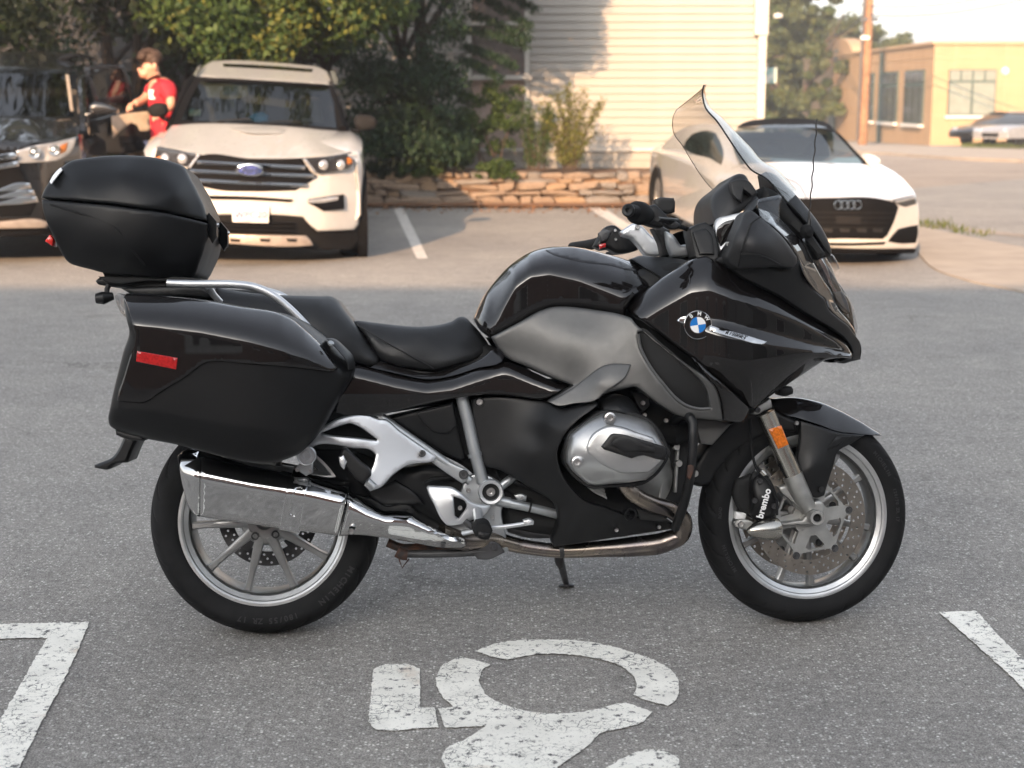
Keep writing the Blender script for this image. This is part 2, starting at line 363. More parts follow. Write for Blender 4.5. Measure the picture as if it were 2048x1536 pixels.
def paint_mat(name, col, wear):
    m = M(name, col, .75, var=.08, scale=9); n, l = nodes(m); b = n['Principled BSDF']; src = b.inputs['Base Color'].links[0].from_socket; tc = n.new('ShaderNodeTexCoord')
    f = None
    for s, lo, hi in ((38, .60-wear, .66-wear), (150, .62-wear*.6, .70-wear*.6)):
        q = n.new('ShaderNodeTexNoise'); q.inputs['Scale'].default_value = s; q.inputs['Detail'].default_value = 8; q.inputs['Roughness'].default_value = .72; l.new(tc.outputs['Object'], q.inputs['Vector'])
        r = n.new('ShaderNodeMapRange'); r.inputs['From Min'].default_value = lo; r.inputs['From Max'].default_value = hi; l.new(q.outputs['Fac'], r.inputs['Value'])
        if f is None: f = r.outputs[0]
        else:
            a = n.new('ShaderNodeMath'); a.operation = 'MAXIMUM'; l.new(f, a.inputs[0]); l.new(r.outputs[0], a.inputs[1]); f = a.outputs[0]
    v = n.new('ShaderNodeTexVoronoi'); v.feature = 'DISTANCE_TO_EDGE'; v.inputs['Scale'].default_value = 34; wv = n.new('ShaderNodeTexNoise'); wv.inputs['Scale'].default_value = 30; wv.inputs['Detail'].default_value = 4; l.new(tc.outputs['Object'], wv.inputs['Vector']); ad = n.new('ShaderNodeVectorMath'); ad.operation = 'MULTIPLY_ADD'; l.new(wv.outputs['Color'], ad.inputs[0]); ad.inputs[1].default_value = (.05, .05, .05); l.new(tc.outputs['Object'], ad.inputs[2]); l.new(ad.outputs[0], v.inputs['Vector'])
    r = n.new('ShaderNodeMapRange'); r.inputs['From Min'].default_value = .035; r.inputs['From Max'].default_value = .008; l.new(v.outputs['Distance'], r.inputs['Value'])
    k = n.new('ShaderNodeMath'); k.operation = 'MULTIPLY'; q = n.new('ShaderNodeTexNoise'); q.inputs['Scale'].default_value = 7; l.new(tc.outputs['Object'], q.inputs['Vector']); r2 = n.new('ShaderNodeMapRange'); r2.inputs['From Min'].default_value = .45; r2.inputs['From Max'].default_value = .6; l.new(q.outputs['Fac'], r2.inputs['Value']); l.new(r.outputs[0], k.inputs[0]); l.new(r2.outputs[0], k.inputs[1])
    a = n.new('ShaderNodeMath'); a.operation = 'MAXIMUM'; l.new(f, a.inputs[0]); l.new(k.outputs[0], a.inputs[1])
    st = n.new('ShaderNodeTexNoise'); st.inputs['Scale'].default_value = 5; st.inputs['Detail'].default_value = 6; l.new(tc.outputs['Object'], st.inputs['Vector']); sr = n.new('ShaderNodeMapRange'); sr.inputs['From Min'].default_value = .64; sr.inputs['From Max'].default_value = .75; sr.inputs['To Max'].default_value = .5; l.new(st.outputs['Fac'], sr.inputs['Value'])
    m1 = n.new('ShaderNodeMixRGB'); l.new(sr.outputs[0], m1.inputs[0]); l.new(src, m1.inputs[1]); m1.inputs[2].default_value = (.42, .24, .12, 1)
    mx = n.new('ShaderNodeMixRGB'); l.new(a.outputs[0], mx.inputs[0]); l.new(m1.outputs[0], mx.inputs[1]); mx.inputs[2].default_value = (.10, .10, .10, 1); l.new(mx.outputs[0], b.inputs['Base Color'])
paint_mat('paint', (.78, .765, .70), .045); paint_mat('paintfar', (.62, .60, .56), .03)

# ground: one sheet out to the horizon
xs = sorted(set([-600, -300, -150, -80, -40] + list(range(-24, 41, 4)) + [60, 90, 150, 300, 600])); ys = [-400, -120, -40, -12, -4, 0, 4, 8, 12, 16, 19, 24, 30, 40, 55, 70, 90, 120, 200, 260, 600]
gv = [(x, y, gz(x, y)) for y in ys for x in xs]; nx_ = len(xs)
tag(link('ground', mesh(gv, [(j*nx_+i, j*nx_+i+1, (j+1)*nx_+i+1, (j+1)*nx_+i) for j in range(len(ys)-1) for i in range(nx_-1)], 60), 'asphalt'), kind='structure')
def sheet(name, mat, pts, lift, parent=None, thick=0., step=12, smooth=True, corner=40, rag=0.):
    o = spl(pts, step, corner=corner) if smooth else np.array(pts, float)
    if rag: o = o + rng.normal(size=o.shape)*rag*np.array([1., .6])
    P3 = [gpt(a, b, lift) for a, b in o]; n = len(P3)
    r = delaunay_2d_cdt([Vector(p[:2]) for p in P3], [(i, (i+1) % n) for i in range(n)], [], 0, 1e-6); v2 = np.array([tuple(p) for p in r[0]]); F = np.array([f for f in r[2] if len(f) == 3]); F = F[inside(v2[F].mean(1), np.array([p[:2] for p in P3]))]
    vs = [(p[0], p[1], gz(p[0], p[1]) + lift) for p in v2]; fs = [tuple(f) for f in F]
    if thick:
        k = len(vs); vs += [(p[0], p[1], p[2]-thick) for p in vs[:k]]; ed = {(f[i], f[(i+1) % 3]) for f in F for i in range(3)}; fs += [(b, a, a+k, b+k) for a, b in ed if (b, a) not in ed]
    return link(name, mesh(vs, fs, 30), mat, parent)
# the street to the right and its pavements
tag(sheet('road', 'roadtop', [(1560,452),(1700,440),(1850,452),(1960,466),(2300,500),(2300,330),(2048,318),(1900,312),(1780,304),(1690,300),(1560,296),(1400,300),(1400,400)], .004, smooth=False), kind='structure')
tag(sheet('pavement', 'concrete', [(1835,452),(1960,478),(2200,520),(2200,640),(2048,583),(1925,556),(1860,530),(1836,505)], .014, thick=.014), kind='structure')
tag(sheet('far_pavement', 'concrete', [(1640,287),(1760,290),(1900,294),(2048,298),(2250,306),(2250,330),(2048,319),(1900,313),(1780,305),(1690,301),(1600,298)], .10, thick=.12), kind='structure')
for pts, lab in (([(1840,447),(1880,449),(1960,463),(2100,490),(2100,497),(1960,473),(1880,459),(1840,455)], 'grass'),):
    pass
# painted markings
def marking(name, pieces, label, mat='paint', group=None, lift=.004):
    root = empty(name, Matrix.Identity(4), label, 'road marking', group)
    for p in pieces: sheet('paint_patch', mat, p, lift, root, step=5, rag=.9 if mat == 'paint' else .3)
    return root
marking('parking_symbol', [
 [(745,1353),(747,1338),(765,1330),(795,1328),(824,1330),(839,1338),(840,1380),(840,1415,1),(869,1415),(877,1454),(830,1457),(777,1461),(748,1456),(737,1443),(741,1400)],
 [(921,1312),(982,1329),(964,1341),(957,1361),(972,1388),(1015,1411,0),(1081,1425),(1148,1425),(1206,1415),(1242,1406),(1304,1423),(1290,1440),(1245,1456),(1199,1468),(1180,1487),(1109,1540),(1060,1590),(930,1590),(895,1540),(882,1517),(890,1501),(930,1478),(972,1452),(890,1455),(876,1417),(906,1413),(882,1388),(871,1362),(882,1334)],
 [(949,1302),(992,1287),(1045,1280),(1097,1279),(1155,1281),(1206,1288),(1273,1307),(1315,1323),(1340,1338),(1355,1358),(1357,1385),(1350,1402),(1335,1411),(1300,1402),(1267,1390),(1273,1368),(1265,1350),(1250,1337),(1206,1320),(1165,1312),(1128,1308),(1085,1308),(1050,1312),(1015,1318)],
 [(1281,1502),(1300,1499),(1335,1505),(1358,1517),(1361,1535),(1330,1570),(1180,1600),(1195,1545)]], 'worn white wheelchair symbol painted on the asphalt in front of the motorcycle')
marking('painted_line', [[(-60,1249),(178,1244),(160,1290),(120,1375),(80,1450),(30,1550),(-30,1660),(-140,1660),(-40,1505),(20,1405),(60,1335),(95,1275),(-60,1278)]], 'white painted corner of a parking bay at lower left', group='white bay lines in front')
marking('painted_line', [[(1878,1224),(1951,1221),(2002,1275),(2090,1360),(2090,1420),(1985,1318),(1930,1270)]], 'white painted bay line at the lower right edge', group='white bay lines in front')
marking('painted_line', [[(778,396),(796,396),(826,455),(856,517),(834,517),(806,458)]], 'white bay line beside the white sport utility vehicle', 'paintfar', 'bay lines at the back of the lot')
marking('painted_line', [[(1168,411),(1190,410),(1240,437),(1330,486),(1300,486),(1215,440)]], 'white bay line behind the handlebar of the motorcycle', 'paintfar', 'bay lines at the back of the lot')

# ---------------------------------------------------------------- building behind the camera: its roof edge throws the foreground into shade
M('brick', (.22, .12, .09), .9, var=.2, scale=6, bump=.3, bscale=40); M('trim', (.62, .60, .56), .6); M('shopglass', (.03, .035, .04), .08, spec=.8)
YB = -22.0; HB = (11.65 - YB)*math.tan(SUN_EL)/math.cos(SUN_AZ)
bb = empty('brick_building', Matrix.Translation((0, YB, 0)), 'brick building across the lot whose shadow covers the foreground', 'building')
link('wall', Geo().box((0, -6, HB/2), (110, 12, HB)).mesh(), 'brick', bb); link('cornice', Geo().box((0, .05, HB-.2), (110.4, .3, .36)).mesh(), 'trim', bb)
for i in range(20):
    for zc, hh in ((1.6, 1.9), (4.9, 1.6), (8.2, 1.6)):
        w = link('window', Geo().box((-47.5 + 5*i, .03, zc), (2.2, .10, hh)).mesh(), 'trim', bb); link('pane', Geo().box((-47.5 + 5*i, .09, zc), (1.9, .06, hh-.3)).mesh(), 'shopglass', w)

# houses across the street to the right, out of frame
M('sidingshade_roof', (.022, .022, .024), .7, var=.12, scale=3); M('greyside', (.20, .20, .19), .8, var=.1, scale=2)  # first colour: clapboard with the trees' shade darkened in, also used for roofs
for i, (x, y, w_, d_, h_) in enumerate(((19, 2, 8, 12, 6.5), (20, 17, 8, 11, 5.5), (18, -13, 8, 12, 7.0))):
    nb = empty('neighbour_house', Matrix.Translation((x, y, 0)), ('grey house across the street on the right, nearest the motorcycle', 'grey house across the street on the right, farther along', 'grey house across the street on the right, behind the camera')[i], 'house', 'houses across the street')
    link('wall', Geo().box((0, 0, h_/2), (w_, d_, h_)).mesh(), 'greyside', nb); link('roof', fixn(mesh([(-w_/2-.3,-d_/2-.3,h_),(w_/2+.3,-d_/2-.3,h_),(w_/2+.3,d_/2+.3,h_),(-w_/2-.3,d_/2+.3,h_),(0,-d_/2-.3,h_+2.4),(0,d_/2+.3,h_+2.4)],[(0,1,2,3),(0,4,1),(2,5,3),(0,3,5,4),(1,4,5,2)],20)), 'sidingshade_roof', nb)
    for k in range(3):
        for zc in (1.7, 4.4): w = link('window', Geo().box((-w_/2-.02, -d_/2 + d_*(k+.5)/3, zc), (.1, 1.1, 1.5)).mesh(), 'trim', nb); link('pane', Geo().box((-w_/2-.06, -d_/2 + d_*(k+.5)/3, zc), (.06, .9, 1.3)).mesh(), 'shopglass', w)
# ---------------------------------------------------------------- clapboard house
M('siding', (.29, .28, .258), .6, var=.04, scale=2.5, bump=.08, bscale=50); M('foundation', (.33, .31, .28), .9, var=.1, scale=3, bump=.2, bscale=40); M('housetrim', (.44, .43, .40), .5)
YH = 23.4; hxr = atdist(1529, 180, YH)[0]; hxl = -4.2; zf = atdist(1400, 297, YH)[2]
house = empty('clapboard_house', Matrix.Translation((0, YH, 0)), 'cream clapboard house behind the stone wall with the tree shadow on it', 'house')
link('wall', Geo().box(((hxl+hxr)/2, 4.1, 3.2), (hxr-hxl-.06, 8, 5.4)).mesh(), 'siding', house); link('foundation', Geo().box(((hxl+hxr)/2 - .03, 4.12, zf/2), (hxr-hxl-.12, 8, zf)).mesh(), 'foundation', house)
EXP = .1165; wx0, wx1, wz0, wz1 = atdist(942, 100, YH)[0], atdist(1050, 100, YH)[0], atdist(1000, 155, YH)[2], 3.3
def board(x0, x1, z):
    g = Geo(); g.add([(x0,.0,z),(x1,.0,z),(x1,-.034,z),(x0,-.034,z),(x0,.0,z+EXP+.01),(x1,.0,z+EXP+.01),(x1,-.006,z+EXP+.01),(x0,-.006,z+EXP+.01)], [(0,1,2,3),(4,7,6,5),(0,4,5,1),(1,5,6,2),(2,6,7,3),(3,7,4,0)]); return g.mesh(20, fix=True)
shell = bpy.data.objects['wall'] if False else house
z = zf; ms_full = None
for k in range(40):
    zz = zf + k*EXP; segs = [(hxl, hxr-.10)]
    if zz + EXP > atdist(1000, 300, YH)[2] and zz < wz1: segs = [(hxl, wx0-.07), (wx1+.07, hxr-.10)]
    for a, b in segs:
        o = link('clapboard', board(a, b, 0), 'siding', house); o.location = (random.uniform(-.004, .004), .10, zz + random.uniform(-.0015, .0015))
ov = atdist(1535, 40, YH)[0]; zj = atdist(1530, 70, YH)[2]
link('corner_board', Geo().box((hxr-.05, .06, (zf+zj)/2), (.12, .14, zj-zf)).mesh(), 'housetrim', house); link('corner_board', Geo().box((ov-.09, .05, (zj+5.6)/2), (.20, .18, 5.6-zj)).mesh(), 'housetrim', house)
link('water_table', Geo().box(((hxl+hxr)/2, .075, zf-.02), (hxr-hxl, .06, .05)).mesh(), 'housetrim', house)
M('interior', (.30, .24, .21), .8)
wn_ = link('window', Geo().box(((wx0+wx1)/2, .09, (wz0+wz1)/2), (wx1-wx0, .10, wz1-wz0)).mesh(), 'interior', house)
for c, s in ((((wx0+wx1)/2, .02, wz0), (wx1-wx0+.2, .16, .07)), ((wx1+.03, .03, (wz0+wz1)/2), (.07, .10, wz1-wz0)), ((wx0-.03, .03, (wz0+wz1)/2), (.07, .10, wz1-wz0)), (((wx0+wx1)/2, .025, (wz0+wz1)/2), (wx1-wx0, .05, .05))): link('frame', Geo().box(c, s).mesh(), 'housetrim', wn_)
link('pane', Geo().box(((wx0+wx1)/2, .033, (wz0+wz1)/2), (wx1-wx0, .008, wz1-wz0)).mesh(), 'lens', wn_)
zc0 = atdist(1000, 300, YH)[2]; link('cellar_opening', Geo().box(((wx0+wx1)/2, .085, (zc0+wz0)/2), (wx1-wx0, .06, wz0-zc0-.05)).mesh(), 'interior', house); link('corner_board', Geo().box((wx1+.03, .04, (zc0+wz0)/2), (.07, .08, wz0-zc0)).mesh(), 'housetrim', house)
dk = empty('shaded_house_wall', Matrix.Translation((0, 24.2, 0)), 'clapboard house wall behind the trees, its deep shade put into a dark colour', 'house')  # house wall under the trees; its shade is painted into the siding colour
link('wall', Geo().box((-9.2, 2.1, 2.8), (10.0, 4, 5.6)).mesh(), 'sidingshade_roof', dk)
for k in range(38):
    o = link('clapboard', board(-14.2, -4.25, 0), 'sidingshade_roof', dk); o.location = (0, .10, .3 + k*EXP)
# hanging sign and lamp at the corner of the house
M('teal', (.10, .34, .34), .5, col2=(.62, .60, .55), scale=7); c = atdist(1541, 151, 24.5)
sg = empty('hanging_sign', Matrix.Translation(tuple(c)), 'small teal and white sign hanging at the corner of the cream house', 'sign'); link('board', Geo().box((0, 0, 0), (.19, .05, .24)).mesh(), 'teal', sg); link('bracket', Geo().box((-.05, 0, .14), (.30, .02, .02)).mesh(), 'steeldark', sg)
c = atdist(1564, 34, 40); sl_ = empty('street_lamp', Matrix.Translation((c[0]-1.2, 40, gz(0, 40))), 'street lamp with a pale head on a bracket arm beside the cream house', 'lamp')
zl = c[2] - gz(0, 40); link('post', Geo().tube([(-1.0, 0, 0), (-1.0, 0, zl-.2)], .07, 10).mesh(), 'steeldark', sl_); link('arm', Geo().tube([(-1.0, 0, zl-.2), (-.4, 0, zl+.05), (.9, 0, zl+.06)], .035, 8).mesh(), 'steeldark', sl_); link('lamp_head', Geo().lathe([(0,-.02),(.10,-.02),(.12,.02),(.10,.07),(0,.10)], (1.1, 0, zl), (0,0,1), 14).mesh(60), 'trim', sl_)

# ---------------------------------------------------------------- stone wall: every stone its own piece
M('stone_a', (.21, .16, .12), .9, var=.25, scale=9, bump=.5, bscale=40); M('stone_b', (.16, .145, .13), .9, var=.25, scale=9, bump=.5, bscale=40); M('stone_c', (.22, .155, .10), .9, var=.25, scale=9, bump=.5, bscale=40)
YW = 21.2; ZT = .40
sw = empty('stone_wall', Matrix.Translation((0, YW, 0)), 'low dry stone wall at the back of the lot below the house', 'wall')
link('core', Geo().box((-2.5, .32, ZT/2 - .03), (13.0, .40, ZT-.06)).mesh(), 'soil', sw)
def stone(w, h, d):
    bm = bmesh.new(); bmesh.ops.create_cube(bm, size=1.0); bmesh.ops.subdivide_edges(bm, edges=bm.edges[:], cuts=1, use_grid_fill=True)
    for v in bm.verts:
        c_ = sum(abs(q) > .4 for q in v.co); k_ = {3: .80, 2: .93, 1: 1.0, 0: 1.0}[c_]; v.co *= k_; v.co += Vector((random.uniform(-.10, .10), random.uniform(-.12, .12), random.uniform(-.10, .10)))
    me = bpy.data.meshes.new('stone'); bm.to_mesh(me); bm.free(); me.polygons.foreach_set('use_smooth', [True]*len(me.polygons)); me.set_sharp_from_angle(angle=R(28)); return me
pool = {}
for mt in ('stone_a', 'stone_b', 'stone_c'):
    for q in range(5):
        me = stone(1, 1, 1); me.materials.append(MATS[mt]); pool[(mt, q)] = me
z = .0; courses = [.11, .07, .10, .055, .085]
for ci, h in enumerate(courses):
    x = -7.6 + random.random()*.2
    while x < 3.3:
        w = random.choice((random.uniform(.10, .24), random.uniform(.22, .55))); mt = random.choice(['stone_a', 'stone_a', 'stone_b', 'stone_c'])
        o = link('stone', pool[(mt, random.randrange(5))], None, sw); o.scale = (w*1.06, .24, h*random.uniform(.8, 1.3)); o.location = (x + w/2, .08 + .03*ci + random.uniform(-.05, .05), z + h/2 + random.uniform(-.012, .012)); o.rotation_euler = (random.uniform(-.1, .1), random.uniform(-.10, .10), random.uniform(-.15, .15))
        x += w + .006
    z += h
tag(link('terrace', Geo().box((-2.2, 24.4, ZT/2 - .01), (13.5, 5.8, ZT - .02)).mesh(), 'soil'), kind='structure')
tag(link('earth_verge', mesh([(-8, 20.85, .006), (-2.2, 20.7, .006), (.5, 20.65, .006), (2.4, 20.8, .006), (2.8, 21.3, .02), (-8, 21.3, .02)], [(0,1,2,3,4,5)]), 'litter'), kind='structure')

# ---------------------------------------------------------------- leaves
def leafmat(name, c1, c2, tr=.25):
    m = bpy.data.materials.new(name); m.use_nodes = True; MATS[name] = m; n, l = nodes(m); b = n['Principled BSDF']
    g = n.new('ShaderNodeNewGeometry'); r = n.new('ShaderNodeValToRGB'); r.color_ramp.elements[0].color = (*c1, 1); r.color_ramp.elements[1].color = (*c2, 1); l.new(g.outputs['Random Per Island'], r.inputs[0]); l.new(r.outputs[0], b.inputs['Base Color']); b.inputs['Roughness'].default_value = .6; b.inputs['Specular IOR Level'].default_value = .25
    t = n.new('ShaderNodeBsdfTranslucent'); l.new(r.outputs[0], t.inputs[0]); mx = n.new('ShaderNodeMixShader'); mx.inputs[0].default_value = tr; l.new(b.outputs[0], mx.inputs[1]); l.new(t.outputs[0], mx.inputs[2]); l.new(mx.outputs[0], n['Material Output'].inputs[0])
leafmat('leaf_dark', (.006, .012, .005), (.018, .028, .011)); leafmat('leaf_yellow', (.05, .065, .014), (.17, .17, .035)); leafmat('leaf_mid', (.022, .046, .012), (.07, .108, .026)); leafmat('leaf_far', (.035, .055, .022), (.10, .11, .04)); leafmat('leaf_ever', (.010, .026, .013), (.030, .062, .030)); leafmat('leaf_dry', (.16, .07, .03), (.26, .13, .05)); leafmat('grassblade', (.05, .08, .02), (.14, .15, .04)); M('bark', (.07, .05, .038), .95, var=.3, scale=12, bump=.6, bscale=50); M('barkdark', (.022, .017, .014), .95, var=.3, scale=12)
def leaves(cent, rad, per, size, asp=.55, down=0., flat=.75):
    """cent: clump centres (n,3); returns quads spread through each clump"""
    C = np.repeat(np.asarray(cent, float), per, 0); Rr = np.repeat(np.asarray(rad, float).reshape(-1, 1), per, 0); N = len(C)
    d = rng.normal(size=(N, 3)); d /= np.linalg.norm(d, axis=1)[:,None]; P = C + d*Rr*(rng.random((N, 1))**.45)*np.array([1, 1, flat])
    a = rng.normal(size=(N, 3)); a[:,2] -= down; a /= np.linalg.norm(a, axis=1)[:,None]; nrm = d + rng.normal(size=(N, 3))*.7 + np.array([0, 0, .35]); b = np.cross(nrm, a); b /= np.linalg.norm(b, axis=1)[:,None] + 1e-9
    s = size*(.6 + .8*rng.random((N, 1))); a = a*s; b = b*s*asp
    V = np.stack([P - a*.5, P + b*.5 - a*.05, P + a*.5, P - b*.5 - a*.05], 1).reshape(-1, 3); return V
def leafobj(name, V, mat, parent=None):
    n = len(V)//4; me = bpy.data.meshes.new('leaves'); me.vertices.add(len(V)); me.vertices.foreach_set('co', V.astype(np.float32).ravel()); me.loops.add(n*4); me.loops.foreach_set('vertex_index', np.arange(n*4, dtype=np.int32)); me.polygons.add(n); me.polygons.foreach_set('loop_start', np.arange(0, n*4, 4, dtype=np.int32)); me.polygons.foreach_set('loop_total', np.full(n, 4, dtype=np.int32)); me.update(calc_edges=True); me.validate()
    return link(name, me, mat, parent)
def limb(g, p, d, L, r, depth, out, bend=.25):
    pts = [Vector(p)]; d = Vector(d).normalized()
    for i in range(4):
        d = (d + Vector((random.gauss(0, bend), random.gauss(0, bend), random.gauss(0, bend*.5) + .05))*.35).normalized(); pts.append(pts[-1] + d*L/4)
    g.tube(pts, [r, r*.85, r*.72, r*.6, r*.5], 7)
    if depth == 0: out.append(pts[-1]); return
    for k in range(3):
        q = pts[random.choice((2, 3, 4))]; nd = (d + Vector((random.gauss(0, .8), random.gauss(0, .8), random.gauss(.1, .5)))).normalized(); limb(g, q, nd, L*.62, r*.5, depth-1, out, bend)
def tree(name, base, label, trunks, cl, rad, per, size, mat, group=None, bark='barkdark', mats2=None, **k):
    root = empty(name, Matrix.Translation(tuple(base)), label, 'tree', group); g = Geo(); out = []
    for (d, L, r) in trunks: limb(g, (random.uniform(-.15, .15), random.uniform(-.1, .1), -.05), d, L, r, 2, out)
    link('trunk', g.mesh(), bark, root); cl = np.asarray(cl, float) - np.asarray(base, float)
    leafobj('crown', leaves(cl, rad, per, size, **k), mat, root)
    if mats2:
        for m2, idx, p2, s2 in mats2: leafobj('foliage', leaves(cl[idx], np.asarray(rad)[idx], p2, s2, **k), m2, root)
    return root
def blob(n, c, s): return np.array(c) + rng.normal(size=(n, 3))*np.array(s)
# broad dark trees over the parked cars
def canopy(n, x0, x1, y0, y1, zb, zt):
    p = np.column_stack([rng.uniform(x0, x1, n), rng.uniform(y0, y1, n), zb + (zt-zb)*rng.random(n)**1.5]); return p
c1 = canopy(190, -8.6, -3.3, 17.3, 20.6, 2.30, 6.0); c1[:,2] += .25*np.sin(c1[:,0]*2.3)
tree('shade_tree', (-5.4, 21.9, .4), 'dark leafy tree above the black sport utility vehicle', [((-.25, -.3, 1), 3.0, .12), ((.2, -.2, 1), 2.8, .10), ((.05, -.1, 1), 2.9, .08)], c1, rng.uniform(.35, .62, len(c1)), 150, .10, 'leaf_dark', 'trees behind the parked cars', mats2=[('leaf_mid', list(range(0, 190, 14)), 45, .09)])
c2 = canopy(150, -4.1, -1.35, 17.2, 19.4, 2.12, 5.2); c2[:,2] += .2*np.sin(c2[:,0]*3.1 + 1)
tree('yellowing_tree', (-3.0, 21.8, .4), 'yellow-green leafy branches above the white sport utility vehicle', [((.1, -.4, 1), 2.6, .11), ((-.3, -.3, 1), 2.6, .09), ((.35, -.4, 1), 2.4, .08), ((-.05, -.2, 1), 2.3, .07)], c2, rng.uniform(.26, .46, len(c2)), 150, .085, 'leaf_mid', 'trees behind the parked cars', mats2=[('leaf_yellow', list(range(0, 150, 2)), 90, .08)])
c3 = np.concatenate([canopy(120, -.95, .36, 20.2, 21.4, 2.98, 5.6), canopy(60, -2.2, -.75, 20.4, 21.6, 1.6, 5.4), canopy(50, -2.0, -.62, 20.8, 21.8, .75, 2.0)])
tree('evergreen_tree', (-1.2, 21.7, .4), 'tall dark evergreen tree beside the cream house', [((0, 0, 1), 3.6, .13), ((-.15, 0, 1), 3.2, .09)], c3, rng.uniform(.22, .38, len(c3)), 200, .085, 'leaf_ever', asp=.35, down=.9, mats2=[('leaf_dark', list(range(0, 100, 3)), 60, .07)])
c4 = canopy(90, -8.5, -1.9, 21.9, 22.8, .7, 2.5)
tree('undergrowth_thicket', (-4.6, 22.6, .4), 'dark undergrowth thicket behind the parked vehicles', [((.2, 0, 1), 1.8, .05), ((-.3, 0, 1), 1.8, .05), ((-.1, 0, 1), 2.4, .06)], c4, rng.uniform(.2, .4, len(c4)), 120, .085, 'leaf_ever', 'trees behind the parked cars', mats2=[('leaf_dry', list(range(0, 90, 15)), 12, .07)])
# feathery evergreen branches reaching across the house wall
br = []
for (px0, py0, px1, py1) in ((955,-10,1060,40),(940,30,1055,62),(930,60,1050,75),(960,-40,1070,5),(930,95,1030,118),(925,120,1000,145)):
    a = atdist(px0, py0, 21.6); b = atdist(px1, py1, 21.3)
    for t in np.linspace(0, 1, 16): br.append(a + (b-a)*t + np.array([0, 0, -.10*t*t]))
br = np.array(br) - np.array([-1.2, 21.7, .4]); et = bpy.data.objects['evergreen_tree']; leafobj('branch_foliage', leaves(br, np.full(len(br), .10), 48, .075, asp=.22, down=1.6), 'leaf_ever', et)
# backdrop hedge left of the evergreen, dark undergrowth
def shrub(name, label, cl, rad, per, size, mat, base, group='shrubs along the stone wall', stems=6, sh=.9, **k):
    root = empty(name, Matrix.Translation(tuple(base)), label, 'shrub', group); g = Geo(); cl = np.asarray(cl)
    for i in range(stems):
        t = cl[rng.integers(len(cl))]; b = Vector((random.uniform(-.2, .2), random.uniform(-.1, .1), -.05)); e = Vector(tuple(t - np.asarray(base))); g.tube([b, b.lerp(e, .5) + Vector((0, 0, .08)), e], [.014, .009, .004], 6)
    link('stem', g.mesh(), 'bark', root); leafobj('foliage', leaves(cl - np.asarray(base), rad, per, size, **k), mat, root); return root
def pxc(px, py, y): return atdist(px, py, y)
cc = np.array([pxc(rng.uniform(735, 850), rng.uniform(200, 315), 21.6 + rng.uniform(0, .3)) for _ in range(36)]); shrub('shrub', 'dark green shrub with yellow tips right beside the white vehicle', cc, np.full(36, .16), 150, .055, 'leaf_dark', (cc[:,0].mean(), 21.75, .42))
cc = np.array([pxc(rng.uniform(755, 800), rng.uniform(255, 315), 21.4 + rng.uniform(0, .1)) for _ in range(10)]); shrub('shrub', 'small yellow-green shrub beside the mirror of the white vehicle', cc, np.full(10, .09), 110, .045, 'leaf_yellow', (cc[:,0].mean(), 21.6, .42))
cc = np.array([pxc(rng.uniform(840, 945), 330 - abs(rng.normal(0, 55)), 21.5 + rng.uniform(0, .3)) for _ in range(40)]); shrub('shrub', 'rounded mid-green shrub spilling over the stone wall', cc, np.full(40, .14), 150, .05, 'leaf_mid', (cc[:,0].mean(), 21.7, .42))
cc = np.array([pxc(rng.uniform(915, 1035), rng.uniform(170, 300), 21.7 + rng.uniform(0, .3)) for _ in range(40)]); shrub('shrub', 'yellow-green upright shrub in front of the cellar opening', cc, np.full(40, .13), 110, .055, 'leaf_mid', (cc[:,0].mean(), 21.85, .42), down=-.6)
for px0, px1, lab, mt_ in ((735, 800, 'low dark shrub hanging over the left end of the stone wall', 'leaf_dark'), (800, 880, 'low green creeper hanging over the stone wall below the evergreen', 'leaf_mid'), (940, 1030, 'low green creeper hanging over the middle of the stone wall', 'leaf_mid')):
    cc = np.array([pxc(rng.uniform(px0, px1), rng.uniform(322, 352), 21.12 + rng.uniform(0, .3)) for _ in range(18)]); shrub('shrub', lab, cc, np.full(18, .085), 90, .045, mt_, (cc[:,0].mean(), 21.5, .40))
def wispy(label, x0, x1, ytop, n):
    px = (x0+x1)/2; base = atdist(px, 340, 21.7); root = empty('wispy_shrub', Matrix.Translation(tuple(base)), label, 'shrub', 'wispy shrubs by the house'); g = Geo(); pts = []
    for i in range(n):
        tx = random.uniform(x0, x1); ty = ytop + abs(random.gauss(0, 38)) + abs(tx-px)*.5; b = Vector((random.uniform(-.12, .12), random.uniform(-.08, .08), 0)); e = Vector(tuple(atdist(tx, ty, 21.6 + random.uniform(-.15, .25)) - base)); mid = b.lerp(e, .5) + Vector((0, 0, .12)); g.tube([b, mid, e], [.008, .006, .002], 5)
        for t in np.linspace(.12, 1, 15): p = (b*(1-t)**2 + mid*2*t*(1-t) + e*t*t); pts.append(tuple(p))
    link('stem', g.mesh(), 'bark', root); leafobj('foliage', leaves(np.array(pts), np.full(len(pts), .085), 9, .05, asp=.35, down=-.8), 'leaf_yellow' if n > 20 else 'leaf_mid', root)
wispy('tall wispy yellow-green shrub against the sunlit wall', 1075, 1210, 165, 34); wispy('thin wispy green shrub left of the tallest wispy shrub', 1035, 1110, 180, 16)
for px, py, s, lab in ((1108,398,.30,'clump of weeds growing at the foot of the stone wall'),(1030,390,.16,'tiny tuft of weeds at the foot of the stone wall, left of the clump'),(1140,395,.14,'tiny tuft of weeds at the foot of the stone wall, right of the clump')):
    b = gpt(px, py+8); cl = b + np.column_stack([rng.uniform(-s*.5, s*.5, 10), rng.uniform(-.05, .05, 10), rng.uniform(.02, s*.8, 10)]); shrub('weed_clump', lab, cl, np.full(10, .05), 50, .05, 'grassblade', b, 'weeds by the stone wall', 3, down=-.8)
